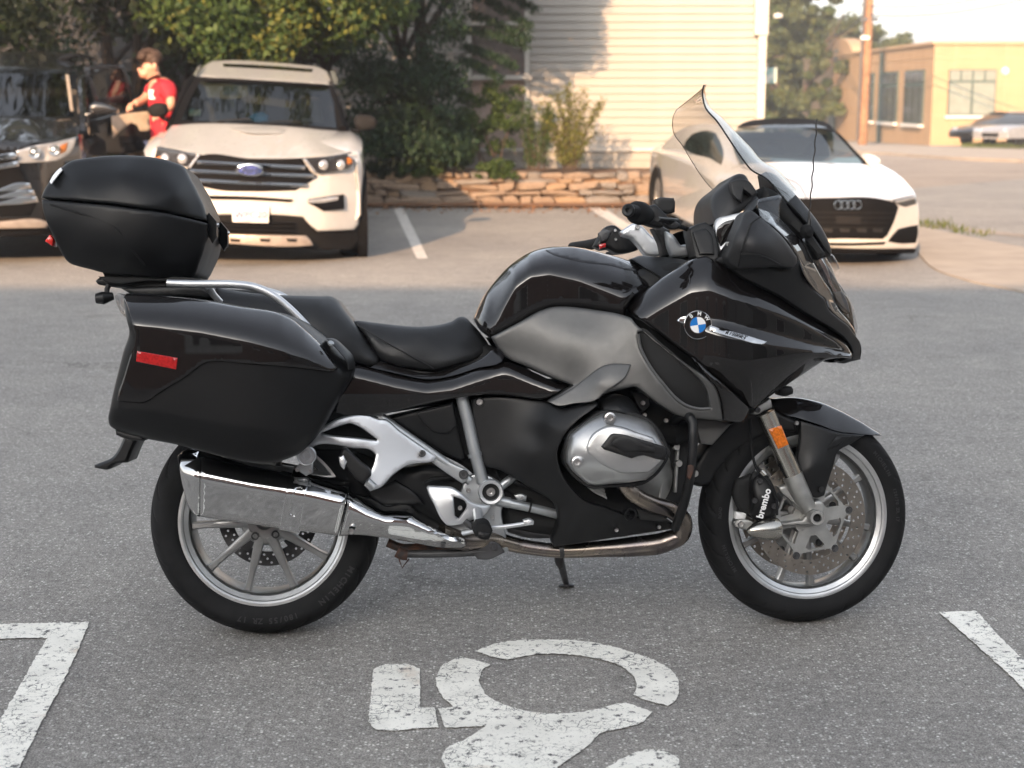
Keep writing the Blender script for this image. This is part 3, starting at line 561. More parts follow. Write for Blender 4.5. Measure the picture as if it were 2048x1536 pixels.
# fallen leaves and grit lying on the lot
v = []
for _ in range(420):
    x, y = random.uniform(-2.6, 2.6), 20.5 - abs(random.gauss(0, .6)); v.append((x, y, .012))
lv = leaves(np.array(v), np.full(len(v), .02), 1, .05, flat=.1); lv[:,2] = np.clip(lv[:,2], .008, .05); tag(leafobj('fallen_leaves', lv, 'leaf_dry'), 'brown fallen leaves scattered along the foot of the stone wall', 'leaves', kind='stuff')
v = []
for _ in range(70):
    t = random.choice((.02, .05, .11, .13, .24, .36)) + random.gauss(0, .012); a = gpt(1842 + 330*t, 449 + 62*t); v.append((a[0] + random.gauss(0, .1), a[1] + random.gauss(0, .10), gz(0, a[1]) + .03))
tag(leafobj('grass', leaves(np.array(v), np.full(len(v), .06), 3, .09, asp=.15, down=-2.5), 'grassblade'), 'grass strip along the edge of the right-hand pavement', 'grass', kind='stuff')
v = []
for _ in range(900):
    a = gpt(random.uniform(1925, 2080), random.uniform(291, 299)); v.append((a[0], a[1], gz(0, a[1]) + .12))
tag(leafobj('grass', leaves(np.array(v), np.full(len(v), .10), 3, .16, asp=.15, down=-2.5), 'grassblade'), 'grass patch in front of the two far parked cars', 'grass', kind='stuff')

# ---------------------------------------------------------------- yellow building down the street
M('stucco', (.34, .225, .13), .85, var=.05, scale=1.2, bump=.1, bscale=30); M('stuccotrim', (.38, .265, .165), .8); M('greenframe', (.045, .07, .06), .5); M('blind', (.17, .19, .165), .7, var=.08, scale=4); M('windowglass', (.07, .08, .085), .1, spec=.7)
YY = 74.; xc = atdist(1865, 190, YY)[0]; zt = atdist(1865, 88, YY)[2]; zb = gz(0, YY) - .8; DL = 33.; 
yb = empty('yellow_building', Matrix.Translation((xc, YY, 0)), 'yellow single-storey stucco building with a curved parapet down the street', 'building')
link('wall', Geo().box((15, DL/2, (zt+zb)/2), (30, DL, zt-zb)).mesh(), 'stucco', yb); link('parapet_cap', Geo().box((15, DL/2, zt+.06), (30.3, DL+.3, .14)).mesh(), 'stuccotrim', yb)
def at_side(px, py):     # a point on the wall that runs away from the viewer (x = xc)
    d = ray(px, py); t = xc/d[0]; p = CPOS + d*t; return p[1]-YY, p[2]
def at_front(px, py): p = atdist(px, py, YY); return p[0]-xc, p[2]
# joints of the stucco panels
for z_ in (zt-.62, zt-1.9, zt-3.3): link('joint', Geo().box((15, -.01, z_), (30, .03, .035)).mesh(), 'stuccotrim', yb); link('joint', Geo().box((-.01, DL/2, z_), (.03, DL, .035)).mesh(), 'stuccotrim', yb)
for x_ in (1.0, 3.4, 5.6, 8.0): link('joint', Geo().box((x_, -.012, (zt+zb)/2), (.035, .03, zt-zb)).mesh(), 'stuccotrim', yb)
x0, z1 = at_front(1898, 139); x1, z0 = at_front(1988, 231)
w = link('window', Geo().box(((x0+x1)/2, -.02, (z0+z1)/2), (x1-x0, .12, z1-z0)).mesh(), 'greenframe', yb); zm = z0 + (z1-z0)*.74
for i in range(2): link('pane', Geo().box((x0 + (x1-x0)*(.25+.5*i), -.05, (z0+zm)/2), ((x1-x0)/2-.12, .12, zm-z0-.12)).mesh(), 'blind', w)
for i in range(4): link('pane', Geo().box((x0 + (x1-x0)*(.125+.25*i), -.05, (zm+z1)/2), ((x1-x0)/4-.10, .12, z1-zm-.10)).mesh(), 'blind', w)
link('sill', Geo().box(((x0+x1)/2, -.08, z0-.07), (x1-x0+.2, .2, .12)).mesh(), 'trim', w)
for px0, px1, py0, py1 in ((1813,1851,143,234),(1763,1798,152,240),(1733,1750,158,242)):
    a0, zt_ = at_side(px0, py0); a1, _ = at_side(px1, py0); _, zb_ = at_side((px0+px1)/2, py1); zt_ = zt - 1.15; zb_ = zt_ - 2.6
    w = link('window', Geo().box((-.02, (a0+a1)/2, (zb_+zt_)/2), (.12, abs(a1-a0), zt_-zb_)).mesh(), 'greenframe', yb); n_ = 3
    for i in range(n_): link('pane', Geo().box((-.06, a1 + (a0-a1)*(i+.5)/n_, zb_ + .95), (.10, abs(a0-a1)/n_-.18, 1.7)).mesh(), 'windowglass', w)
    for i in range(n_): link('pane', Geo().box((-.06, a1 + (a0-a1)*(i+.5)/n_, zt_ - .35), (.10, abs(a0-a1)/n_-.18, .5)).mesh(), 'windowglass', w)
    link('sill', Geo().box((-.1, (a0+a1)/2, zb_-.08), (.24, abs(a1-a0)+.2, .14)).mesh(), 'trim', w)
a0, _ = at_side(1661, 170); a1, _ = at_side(1674, 170); link('door', Geo().box((-.03, (a0+a1)/2, zb+1.9), (.14, abs(a1-a0), 3.3)).mesh(), 'greenframe', yb)
a0, _ = at_side(1645, 110); a1, _ = at_side(1708, 110); cy = (a0+a1)/2; rw_ = abs(a0-a1)/2; g = Geo(); pr = [(0, cy-rw_, zt-.2)] + [(0, cy - rw_*math.cos(t), zt - .2 + 1.25*math.sin(t)) for t in np.linspace(0.05, math.pi-.05, 14)] + [(0, cy+rw_, zt-.2)]; k = len(pr)
g.add([(-.06, p[1], p[2]) for p in pr] + [(.8, p[1], p[2]) for p in pr], [tuple(range(k)), tuple(range(2*k-1, k-1, -1))] + [(i, i+k, i+1+k, i+1) for i in range(k-1)]); link('curved_parapet', g.mesh(30, fix=True), 'stuccotrim', yb)
link('emblem', Geo().lathe([(0,.06),(.5,.06),(.55,.0)], (-.05, cy, zt-.1), (-1,0,0), 20).mesh(), 'greenframe', yb); dp, _ = at_side(1767, 140); link('downpipe', Geo().tube([(-.12, dp, zb), (-.12, dp, zt-.1)], .09, 8).mesh(), 'greenframe', yb)
x_, z_ = at_front(2010, 142); link('wall_light', Geo().lathe([(0,.10),(.15,.08),(.18,0)], (x_, -.02, z_), (0,-1,0), 14).mesh(), 'trim', yb)
# utility pole and wires
M('polewood', (.22, .115, .06), .9, var=.25, scale=4, bump=.3, bscale=20); YP = 70.; c = atdist(1725, 285, YP); t_ = atdist(1731, -60, YP)
up = empty('utility_pole', Matrix.Translation((c[0], YP, gz(0, YP) - .1)), 'brown wooden utility pole in front of the yellow building', 'pole'); zt2 = t_[2] - gz(0, YP) + 3
link('pole', Geo().tube([(0, 0, 0), (.05, 0, zt2*.5), (.12, 0, zt2)], [.21, .185, .16], 12).mesh(), 'polewood', up); link('conduit', Geo().tube([(-.24, -.05, .4), (-.2, -.05, zt2*.5), (-.16, -.05, zt2)], .06, 8).mesh(), 'steeldark', up)
hz = atdist(1728, 34, YP)[2] - gz(0, YP); link('crossarm', Geo().box((.05, -.1, hz), (.75, .14, .14)).mesh(), 'steeldark', up); link('pole_band', Geo().box((-.12, -.2, atdist(1728, 71, YP)[2] - gz(0, YP)), (.38, .1, .16)).mesh(), 'trim', up)
M('wire', (.05, .05, .055), .7)
for (a, b, lab, sag) in (((1735,12,70),(2080,-30,60),'upper overhead wire right of the pole',.3),((1735,30,70),(2080,-10,60),'lower overhead wire right of the pole',.3),((1725,8,70),(1600,40,120),'upper overhead wire left of the pole',.6),((1725,32,70),(1640,60,120),'lower overhead wire left of the pole',.6)):
    p = atdist(*a); q = atdist(*b); pts = [p + (q-p)*t - np.array([0, 0, sag*4*t*(1-t)]) for t in np.linspace(0, 1, 14)]; tag(link('overhead_wire', Geo().tube(pts, .03, 6).mesh(), 'wire'), lab, 'wire', 'overhead wires')
# far trees
def fartree(px, ptop, pbot, wpx, Y, label, mat='leaf_far', n=230):
    b = atdist(px, pbot, Y); t = atdist(px, ptop, Y); w = wpx/FPX*Y; H = t[2]-b[2]; cl = np.column_stack([b[0] + rng.normal(size=n)*w*.32, Y + rng.normal(size=n)*w*.25, b[2] + H*(.02 + .90*rng.random(n))]); cl[:,0] = b[0] + (cl[:,0]-b[0])*np.clip(1.25 - ((cl[:,2]-b[2])/H)**2*.75, .35, 1)
    tree('leafy_tree', (b[0], Y, gz(0, Y)), label, [((0, 0, 1), H*.6, .28), ((.3, 0, 1), H*.5, .18)], cl, rng.uniform(w*.05, w*.12, n), 150, .27*Y/80, mat, 'trees down the street', 'bark', mats2=[('leaf_yellow', list(range(0, n, 9)), 50, .24*Y/80), ('leaf_mid', list(range(0, n, 3)), 60, .27*Y/80)])
fartree(1655, 60, 262, 150, 122, 'broad leafy tree behind the near end of the yellow building'); fartree(1570, -45, 262, 170, 95, 'tall leafy tree just right of the cream house'); fartree(1690, 30, 240, 230, 112, 'rounded leafy tree behind the curved parapet'); fartree(1612, 20, 270, 100, 116, 'leafy tree between the house and the yellow building'); fartree(1752, 72, 200, 60, 120, 'small leafy tree top rising behind the pole', n=60)

# smoky air
hm_ = bpy.data.materials.new('haze'); hm_.use_nodes = True; hn, hl2 = nodes(hm_); hn.remove(hn['Principled BSDF']); pv2 = hn.new('ShaderNodeVolumePrincipled'); pv2.inputs['Color'].default_value = (.80, .85, .92, 1); pv2.inputs['Density'].default_value = .0013; pv2.inputs['Anisotropy'].default_value = .1; hl2.new(pv2.outputs[0], hn['Material Output'].inputs['Volume'])
hz_ = link('haze', Geo().box((0, 100, 7.5), (1300, 1100, 31)).mesh(), hm_); tag(hz_, 'thin warm smoke haze in the air', 'haze', kind='stuff')
# ================================================================== VEHICLES AND PERSON
M('carwhite', (.52, .515, .50), .28, 0, 1., var=.02, rvar=.02); M('carblack', (.007, .007, .008), .25, 0, 1., var=.1, rvar=.02); M('trimblack', (.006, .006, .0065), .8, var=.1, spec=.08); M('trimgrey', (.013, .0125, .0125), .75, var=.1, spec=.1); M('skid', (.36, .31, .27), .45, .5); M('cabin', (.05, .05, .05), .8); M('cabinbeige', (.42, .35, .27), .7); M('plate', (.62, .62, .60), .5); M('plateink', (.03, .05, .20), .5); M('lampdark', (.03, .03, .033), .2, .3, 1.); M('lampclear', (.55, .56, .57), .12, .6, 1.); M('bluecloth', (.01, .22, .50), .8); M('carsilver', (.45, .44, .43), .3, .6, 1.); M('amber', (.5, .16, .03), .3); M('seatback', (.07, .07, .075), .8)
def roadwheel(parent, c, r=.37, w=.24, steer=0.):
    o = link('wheel', Geo().lathe([(.0,-w*.30),(r*.2,-w*.36),(r*.55,-w*.30),(r*.66,-w*.42),(r*.68,w*.4)], seg=28).mesh(), 'wheelmetal', parent); o.location = c; o.rotation_euler = (0, 0, R(90) + steer)
    link('tyre', Geo().lathe([(r*.66,-w*.42),(r*.72,-w*.5),(r*.93,-w*.5),(r,-w*.38),(r,w*.38),(r*.93,w*.5),(r*.66,w*.42)], seg=32).mesh(50), 'rubber', o); return o
def shell(name, mat, parent, secs, ang=40):
    """loft of cross-sections (each a list of x,z) along local y"""
    vs = []; k = len(secs[0][1]); fs = []
    for y, s in secs: vs += [(x, y, z) for x, z in s]
    for i in range(len(secs)-1): fs += [(i*k+j, i*k+(j+1) % k, (i+1)*k+(j+1) % k, (i+1)*k+j) for j in range(k)]
    fs += [tuple(range(k)), tuple((len(secs)-1)*k + j for j in range(k))]; return link(name, fixn(mesh(vs, fs, ang)), mat, parent)
def sect(w, z0, z1, r=.12, tum=0.):     # rounded box section
    return [(-w, z0+r*.4), (-w+r*.3, z0), (w-r*.3, z0), (w, z0+r*.4), (w, z0+(z1-z0)*.55), (w-tum-r*.15, z1-r*.6), (w-tum-r, z1), (-w+tum+r, z1), (-w+tum+r*.15, z1-r*.6), (-w, z0+(z1-z0)*.55)]
# ---------------- white sport utility vehicle (faces the camera)
O = gpt(505, 512); SU = frame_ground(atdist(505, 430, 13.25)[0], 13.25, R(7))
suv = empty('sport_utility_vehicle', SU.mw(), 'white sport utility vehicle parked nose-out with chrome grille bars', 'car', 'sport utility vehicles parked by the trees')
cxp = 505.
def crv(x): return -.30*((x-cxp)/205.)**2 - .16*np.clip(np.abs((x-cxp)/205.) - .72, 0, 1)**1.2*2
def sp(name, mat, pts, base, parent=None, **k):
    b = field(base) if not callable(base) else base
    k.setdefault('corner', 26.); return panel(SU, name, mat, pts, lambda x, y: b(x, y) + crv(x), parent or suv, **k)
shell('body', 'carwhite', suv, [(.42, sect(.93, .36, .95)), (.7, sect(.985, .34, 1.05)), (1.3, sect(1.0, .34, 1.12)), (3.0, sect(1.0, .34, 1.14)), (4.6, sect(.99, .36, 1.14)), (5.0, sect(.93, .42, 1.08))])
shell('cabin_shell', 'cabin', suv, [(2.9, sect(.78, 1.0, 1.62, .10, .1)), (3.4, sect(.80, 1.08, 1.72, .10, .1)), (4.6, sect(.80, 1.08, 1.66, .10, .1)), (4.95, sect(.78, 1.08, 1.3, .08, .05))])
for s in (-1, 1):
    link('side_glass', fixn(mesh([(s*.90, 1.9, 1.13), (s*.90, 4.5, 1.14), (s*.76, 4.3, 1.60), (s*.74, 2.5, 1.58)], [(0,1,2,3)])), 'carglassd', suv); link('pillar', Geo().tube([(s*.80, 1.45, 1.14), (s*.70, 2.3, 1.55), (s*.70, 3.2, 1.64)], .04, 8).mesh(), 'trimblack', suv)
    link('wheel_arch', Geo().lathe([(.40,-.06),(.46,-.06),(.46,.03),(.40,.03)], (s*.97, .95, .39), (1,0,0), 24).mesh(), 'trimblack', suv); roadwheel(suv, (s*.87, .95, .385), .385); roadwheel(suv, (s*.87, 3.95, .385), .385)
sp('hood', 'carwhite', [(343,251),(392,247),(455,247),(524,250),(590,254),(638,259),(690,266),(703,272),(710,288),(702,305),(660,312),(603,316),(550,318),(494,317),(440,313),(401,309),(352,299),(317,293),(328,270)], [(343,251,-1.05),(524,250,-1.12),(700,268,-1.05),(317,293,-.12),(401,309,-.05),(494,317,-.02),(603,316,-.05),(702,305,-.12),(500,285,-.5),(400,280,-.5),(610,285,-.5)], bevel=.03, depth=.06, grid=9)
sp('hood_bulge', 'carwhite', [(462,257),(480,263),(560,267),(575,258),(520,253)], [(462,257,-.93),(575,258,-.98),(480,263,-.80),(560,267,-.78)], bevel=.02, depth=.03)
fas = sp('front_fascia', 'carwhite', [(303,298),(317,293),(352,299),(401,310),(494,318),(603,317),(660,313),(702,306),(716,301),(722,320),(724,360),(722,400),(717,450),(708,460),(670,462),(635,463),(618,449),(606,435),(560,431),(500,430),(440,430),(390,432),(340,452),(300,458),(292,420),(292,340)], [(303,298,-.10),(494,318,-.01),(716,301,-.10),(722,400,-.04),(708,460,-.06),(606,435,.02),(440,430,.02),(300,458,-.06),(500,390,.03),(640,380,.0),(370,380,.0)], bevel=.02, depth=.3, grid=9)
gril = sp('grille', 'trimblack', [(389,314),(404,310),(500,317),(603,317),(624,345),(634,352),(622,362),(606,372),(591,381),(510,383),(436,380),(398,372),(371,343),(380,326)], [(389,314,.005),(603,317,.0),(634,352,.015),(591,381,.035),(436,380,.035),(371,343,.015),(500,350,.03)], fas, bevel=.01, depth=.03)
for (xa, ya, xb, yb) in ((392,324,612,335),(378,342,630,352),(392,361,616,371)):
    sp('grille_bar', 'chrome', [(xa,ya-3),((xa+xb)/2,(ya+yb)/2-2.5),(xb,yb-3),(xb-2,yb+4),((xa+xb)/2,(ya+yb)/2+4.5),(xa+2,ya+4)], .045, gril, bevel=.006, depth=.02, corner=30)
bdg = sp('badge', 'chrome', [(471,341),(475,333),(485,329),(500,327),(515,330),(525,336),(528,342),(524,349),(514,353),(500,353),(485,351),(475,347)], .075, gril, bevel=.01, depth=.02, corner=100); sp('badge_field', 'plateink', [(476,341),(480,335),(490,332),(500,331),(511,333),(520,338),(523,342),(518,347),(510,349),(500,350),(488,348),(480,345)], .079, bdg, bevel=.003, depth=.006, corner=100); text('badge_script', 'Ford', 'chrome', bdg, SU.P(500,341,.083), .075, .002, (1,0,0), (0,0,1), shear=.3)
for pts in ([(606,318),(650,314),(694,309),(707,318),(706,328),(699,337),(668,344),(641,349),(627,345)], [(314,293),(352,300),(401,308),(392,322),(381,336),(360,332),(330,326),(309,316)]):
    hl_ = sp('headlight', 'lampdark', pts, .012, fas, bevel=.012, depth=.03); c_ = np.mean(pts, 0)
    for dx in (-22, 12): link('lamp_lens', Geo().lathe([(0,.03),(.03,.025),(.05,.0)], SU.P(c_[0]+dx, c_[1]+1, .0 + float(crv(np.array([c_[0]+dx]))[0]) + .0), (0,-1,0), 16).mesh(60), 'lampclear', hl_)
    e = max(pts, key=lambda p: abs(p[0]-cxp)); s = 1 if e[0] > cxp else -1; sp('marker', 'amber', [(e[0]-s*12, e[1]-4), (e[0]-s*2, e[1]), (e[0]-s*3, e[1]+9), (e[0]-s*12, e[1]+10)], .024, hl_, bevel=.004, depth=.01); sp('lamp_trim', 'lampclear', [(pts[0][0], pts[0][1]), (pts[0][0]+6, pts[0][1]), (pts[-1][0]+6, pts[-1][1]), (pts[-1][0], pts[-1][1])] if s > 0 else [(395,310),(401,308),(381,336),(375,335)], .02, hl_, bevel=.004, depth=.01)
sp('lower_slot', 'trimblack', [(414,391),(500,393),(586,399),(582,404),(500,400),(420,398)], .045, fas, bevel=.003, depth=.02)
for pts, lp in (([(616,398),(640,395),(688,389),(689,418),(646,422),(630,413),(614,406)], [(614,400),(640,397),(676,393),(677,400),(640,406),(616,406)]), ([(396,392),(372,389),(322,383),(320,412),(366,418),(380,410)], [(394,394),(372,391),(334,388),(334,396),(372,401),(392,401)])): fg = sp('fog_lamp_recess', 'trimblack', pts, .02, fas, bevel=.005, depth=.02); sp('fog_lamp', 'lampclear', lp, .035, fg, bevel=.006, depth=.02)
sp('lower_bumper', 'trimgrey', [(300,452),(340,446),(390,430),(440,427),(606,433),(618,447),(635,461),(708,458),(719,450),(718,482),(702,500),(650,500),(500,494),(360,492),(310,490)], [(300,452,-.10),(440,427,.0),(606,433,.0),(719,450,-.10),(702,500,-.16),(500,494,-.06),(360,492,-.1)], bevel=.01, depth=.2)
sp('skid_plate', 'skid', [(400,466),(447,468),(612,472),(622,482),(626,491),(600,493),(447,487),(396,484)], .02, bevel=.01, depth=.05)
for x in (470, 530, 584): sp('skid_slot', 'trimgrey', [(x-11,477),(x+11,478),(x+9,484),(x-9,483)], .028, bevel=.002, depth=.01)
for y in (442, 450, 458): sp('intake_slat', 'trimblack', [(438,y),(590,y+3),(592,y+6),(438,y+3)], .03, bevel=.002, depth=.02)
pl = sp('number_plate', 'plate', [(464,411),(538,413),(537,446),(465,444)], .07, bevel=.002, depth=.012); text('plate_number', 'WPC20', 'plateink', pl, SU.P(501,430,.075), .085, .001, (1,0,0), (0,0,1)); text('plate_state', 'OCEAN STATE', 'plateink', pl, SU.P(501,441,.075), .022, .001, (1,0,0), (0,0,1))
def wsv(x, y): return -1.15 - (265-y)/110.*.95
sp('windscreen_surround', 'trimblack', [(389,155),(420,155),(524,160),(620,166),(667,170),(684,215),(701,267),(690,266),(638,259),(524,250),(392,247),(343,250),(365,200)], wsv, bevel=.01, depth=.04, grid=14, holes=[[(400,162),(524,166),(656,173),(668,205),(681,247),(676,256),(640,253),(524,245),(420,243),(362,240),(378,205)]])
gl_ = sp('windscreen', 'carglass', [(399,161),(524,165),(658,172),(670,205),(683,248),(677,258),(640,255),(524,247),(420,245),(360,241),(377,204)], lambda x, y: wsv(x, y) - .012, bevel=.002, depth=.006, grid=14)
sp('toll_tag', 'blind', [(447,172),(475,170),(474,188),(447,190)], lambda x, y: wsv(x, y) - .06, gl_, bevel=.002, depth=.01); sp('visor', 'cabinbeige', [(409,170),(440,167),(495,172),(497,190),(480,196),(415,194)], lambda x, y: wsv(x, y) - .10, gl_, bevel=.01, depth=.03); sp('sticker', 'teal', [(379,219),(402,219),(400,231),(378,231)], lambda x, y: wsv(x, y) - .03, gl_, bevel=.002, depth=.006); sp('blue_cap', 'bluecloth', [(497,234),(508,226),(525,224),(537,232),(535,242),(510,244)], lambda x, y: wsv(x, y) - .16, gl_, bevel=.03, depth=.1); sp('steering_wheel', 'seatback', [(592,236),(610,229),(630,230),(640,238),(636,240),(612,234),(596,240)], lambda x, y: wsv(x, y) - .3, gl_, bevel=.008, depth=.03)
for pts in ([(425,196),(440,188),(470,190),(478,240),(430,240)], [(590,200),(606,190),(640,194),(648,246),(592,244)]): sp('seat', 'seatback', pts, lambda x, y: wsv(x, y) - .8, bevel=.05, depth=.15)
sp('roof', 'carwhite', [(393,152),(399,141),(410,130),(424,122),(465,120),(540,124),(600,129),(640,135),(654,142),(662,158),(666,169),(620,166),(524,160),(440,156)], lambda x, y: -2.15 - (165-y)/42.*1.3, bevel=.03, depth=.08, grid=9)
sp('sunroof', 'carglassd', [(446,127),(540,131),(626,138),(624,144),(540,138),(447,133)], lambda x, y: -2.12 - (165-y)/42.*1.3, bevel=.004, depth=.02)
for pts in ([(386,150),(394,134),(402,130),(396,142),(392,153)], [(660,142),(668,140),(676,158),(674,170),(667,166)], ): sp('roof_rail', 'lampclear', pts, lambda x, y: -2.05 - (165-y)/42.*1.0, bevel=.01, depth=.05, back=True)
for x in (470, 490, 512, 536, 560, 584, 606): sp('roof_rack_bar', 'lampclear', [(x-6,122+(x-470)*.08),(x+6,122+(x-470)*.08),(x+6,127+(x-470)*.08),(x-6,127+(x-470)*.08)], -3.5, bevel=.004, depth=.02)
for pts, arm in (([(709,236),(716,229),(735,230),(750,235),(756,243),(752,256),(740,260),(718,259),(710,252)], [(700,262),(712,256),(724,259),(718,268)]), ([(331,209),(322,206),(306,207),(297,213),(294,224),(302,233),(326,234),(333,226)], [(333,236),(326,232),(318,236),(340,248)])): mr_ = panel(SU, 'mirror', 'trimgrey', pts, -1.45, suv, bevel=.04, depth=.14, back=True); panel(SU, 'mirror_arm', 'trimblack', arm, -1.5, mr_, bevel=.01, depth=.06, back=True)
def seamline(fr, pts, v, parent, r=.005): 
    q = spl(pts, 10, closed=False, corner=170); vf = v if callable(v) else (lambda x, y: np.full(len(x), v)); p = fr.un(q[:,0], q[:,1], vf(q[:,0], q[:,1])); link('shut_line', Geo().tube(p, r, 6).mesh(), 'darkcore', parent)
seamline(SU, [(320,294),(352,300),(401,310),(494,318),(603,317),(660,313),(702,306)], lambda x, y: .006 + crv(x) - .03*np.abs((x-505)/200)**2, suv, .006); seamline(SU, [(708,318),(712,350),(714,380)], lambda x, y: crv(x) + .005, suv, .004)
for xs_ in ((420,246,500,238),(520,249,600,244)): seamline(SU, [(xs_[0],xs_[1]),((xs_[0]+xs_[2])/2,xs_[1]-6),(xs_[2],xs_[3])], lambda x, y: wsv(x, y) + crv(x) + .015, suv, .007)
# ---------------- black sport utility vehicle at the left edge
BS = frame_ground(atdist(-78, 400, 13.2)[0], 13.2, R(8)); cxb = -88.
bs = empty('sport_utility_vehicle', BS.mw(), 'black sport utility vehicle cut off by the left edge, its rear door open', 'car', 'sport utility vehicles parked by the trees')
def crb(x): return -.26*((x-cxb)/215.)**2 - .3*np.clip(np.abs((x-cxb)/215.) - .8, 0, 1)**1.2*2
def bq(name, mat, pts, base, parent=None, **k):
    b = field(base) if not callable(base) else base; k.setdefault('corner', 26.); return panel(BS, name, mat, pts, lambda x, y: b(x, y) + crb(x), parent or bs, **k)
shell('body', 'carblack', bs, [(.45, sect(.88, .34, .92)), (.75, sect(.95, .32, 1.0)), (1.3, sect(.965, .32, 1.08)), (3.0, sect(.965, .32, 1.08)), (4.5, sect(.955, .34, 1.08)), (4.9, sect(.90, .42, 1.02))]); shell('cabin_shell', 'cabin', bs, [(2.9, sect(.74, 1.0, 1.58, .10, .1)), (3.4, sect(.76, 1.02, 1.68, .10, .1)), (4.6, sect(.74, 1.02, 1.6, .10, .1))])
for s in (1, -1):
    link('side_glass', fixn(mesh([(s*.90, 1.75, 1.09), (s*.90, 2.6, 1.09), (s*.77, 2.7, 1.57), (s*.77, 2.25, 1.57)], [(0,1,2,3)])), 'carglassd', bs); roadwheel(bs, (s*.84, .95, .37)); roadwheel(bs, (s*.84, 3.75, .37)); link('pillar', Geo().tube([(s*.89, 1.25, 1.09), (s*.77, 2.15, 1.60), (s*.75, 3.2, 1.67)], .05, 8).mesh(), 'carblack', bs)
bq('hood', 'carblack', [(-320,232),(-88,228),(0,231),(100,235),(143,239),(155,252),(158,268),(138,276),(90,284),(39,288),(0,286),(-88,288),(-320,288)], [(-320,232,-1.05),(0,231,-1.1),(143,239,-1.0),(158,268,-.35),(39,288,-.04),(-320,288,-.04),(0,260,-.5),(100,258,-.5)], bevel=.03, depth=.06, grid=14)
bf = bq('front_fascia', 'carblack', [(-320,286),(0,286),(39,288),(138,276),(158,270),(162,300),(160,360),(140,420),(110,436),(0,440),(-320,440)], [(-320,286,-.02),(39,288,-.02),(158,270,-.2),(160,360,-.08),(110,436,-.05),(0,440,.02),(0,360,.03)], bevel=.02, depth=.3, grid=14)
bq('grille', 'trimblack', [(-320,296),(20,300),(34,325),(58,372),(72,405),(60,432),(-320,436)], .045, bf, bevel=.006, depth=.02)
for pts in ([(-320,306),(0,309),(26,305),(36,312),(30,318),(0,320),(-320,318)], [(-320,326),(0,329),(34,322),(38,332),(0,338),(-320,338)], [(-320,374),(0,378),(34,366),(58,366),(62,376),(38,380),(0,384),(-320,384)], [(-320,388),(0,391),(40,380),(66,380),(70,390),(42,394),(0,397),(-320,397)], [(-320,401),(0,404),(44,393),(72,393),(76,404),(46,408),(0,411),(-320,411)]): bq('grille_bar', 'chrome', pts, .075, bf, bevel=.006, depth=.03)
hl_ = bq('headlight', 'lampclear', [(33,302),(66,292),(104,285),(151,275),(148,290),(140,306),(118,320),(76,325),(36,327)], .02, bf, bevel=.01, depth=.03)
for x, y, r in ((68,306,.055),(108,301,.05)): link('lamp_lens', Geo().lathe([(0,.02),(r*.45,.015),(r*.6,.03),(r*.8,.035),(r,.0)], BS.P(x, y, float(crb(np.array([x]))[0]) + .03), (.1,-1,0), 20).mesh(60), 'lampmetal', hl_)
bq('marker', 'amber', [(122,291),(136,285),(132,303),(120,308)], .035, hl_, bevel=.004, depth=.01)
bq('skid_plate', 'skid', [(-320,440),(0,443),(80,440),(98,446),(92,456),(0,458),(-320,458)], .02, bevel=.01, depth=.05); bq('lower_bumper', 'trimblack', [(-320,430),(0,436),(110,432),(140,420),(146,440),(120,470),(0,474),(-320,474)], -.03, bevel=.01, depth=.2)
def bsv(x, y): return -1.15 - (238-y)/105.*.95
bq('windscreen', 'carglassd', [(-250,138),(0,136),(70,138),(128,142),(140,180),(148,234),(100,233),(0,231),(-300,231)], lambda x, y: bsv(x, y) - .01, bevel=.002, depth=.006, grid=14); bq('windscreen_trim', 'cabinbeige', [(131,148),(138,150),(147,222),(141,222)], lambda x, y: bsv(x, y) + .005, bevel=.003, depth=.01)
bq('roof', 'carblack', [(-280,108),(0,103),(81,103),(140,107),(160,112),(170,122),(150,124),(136,143),(70,138),(0,135),(-280,138)], lambda x, y: -2.12 - (140-y)/38.*1.2, bevel=.03, depth=.08, grid=10); bq('roof_rail', 'carblack', [(110,121),(124,112),(150,106),(176,108),(190,118),(182,122),(168,114),(146,115),(130,124)], -2.7, bevel=.015, depth=.05, back=True)
mr_ = panel(BS, 'mirror', 'carblack', [(178,212),(186,204),(205,206),(228,214),(235,220),(233,227),(206,229),(184,230),(177,224)], -1.45, bs, bevel=.03, depth=.12, back=True); panel(BS, 'mirror_arm', 'carblack', [(166,228),(184,224),(186,232),(166,238)], -1.5, mr_, bevel=.01, depth=.06, back=True)
dr = panel(BS, 'rear_door', 'carblack', [(176,215),(188,236),(240,224),(300,212),(312,225),(309,245),(300,300),(225,310),(180,300)], [(176,215,-2.35),(312,225,-2.6),(300,300,-2.6),(180,300,-2.35)], bs, bevel=.02, depth=.10, back=True, grid=12)
panel(BS, 'door_trim', 'cabinbeige', [(222,233),(262,226),(304,222),(309,246),(296,262),(280,262),(273,250),(262,246),(240,262),(226,276)], [(222,233,-2.33),(304,222,-2.55),(280,262,-2.5),(226,276,-2.33)], dr, bevel=.006, depth=.02); panel(BS, 'window_frame', 'carblack', [(168,135),(200,130),(246,130),(256,150),(272,205),(262,208),(243,139),(205,138),(178,142),(196,198),(250,190),(250,200),(190,214)], [(168,135,-2.4),(246,130,-2.55),(272,205,-2.6),(190,214,-2.4)], dr, bevel=.006, depth=.05, back=True, grid=14); panel(BS, 'door_glass', 'carglassd', [(178,140),(205,137),(243,138),(260,206),(194,206)], [(178,140,-2.43),(243,138,-2.56),(260,206,-2.6),(194,206,-2.43)], dr, bevel=.002, depth=.006)
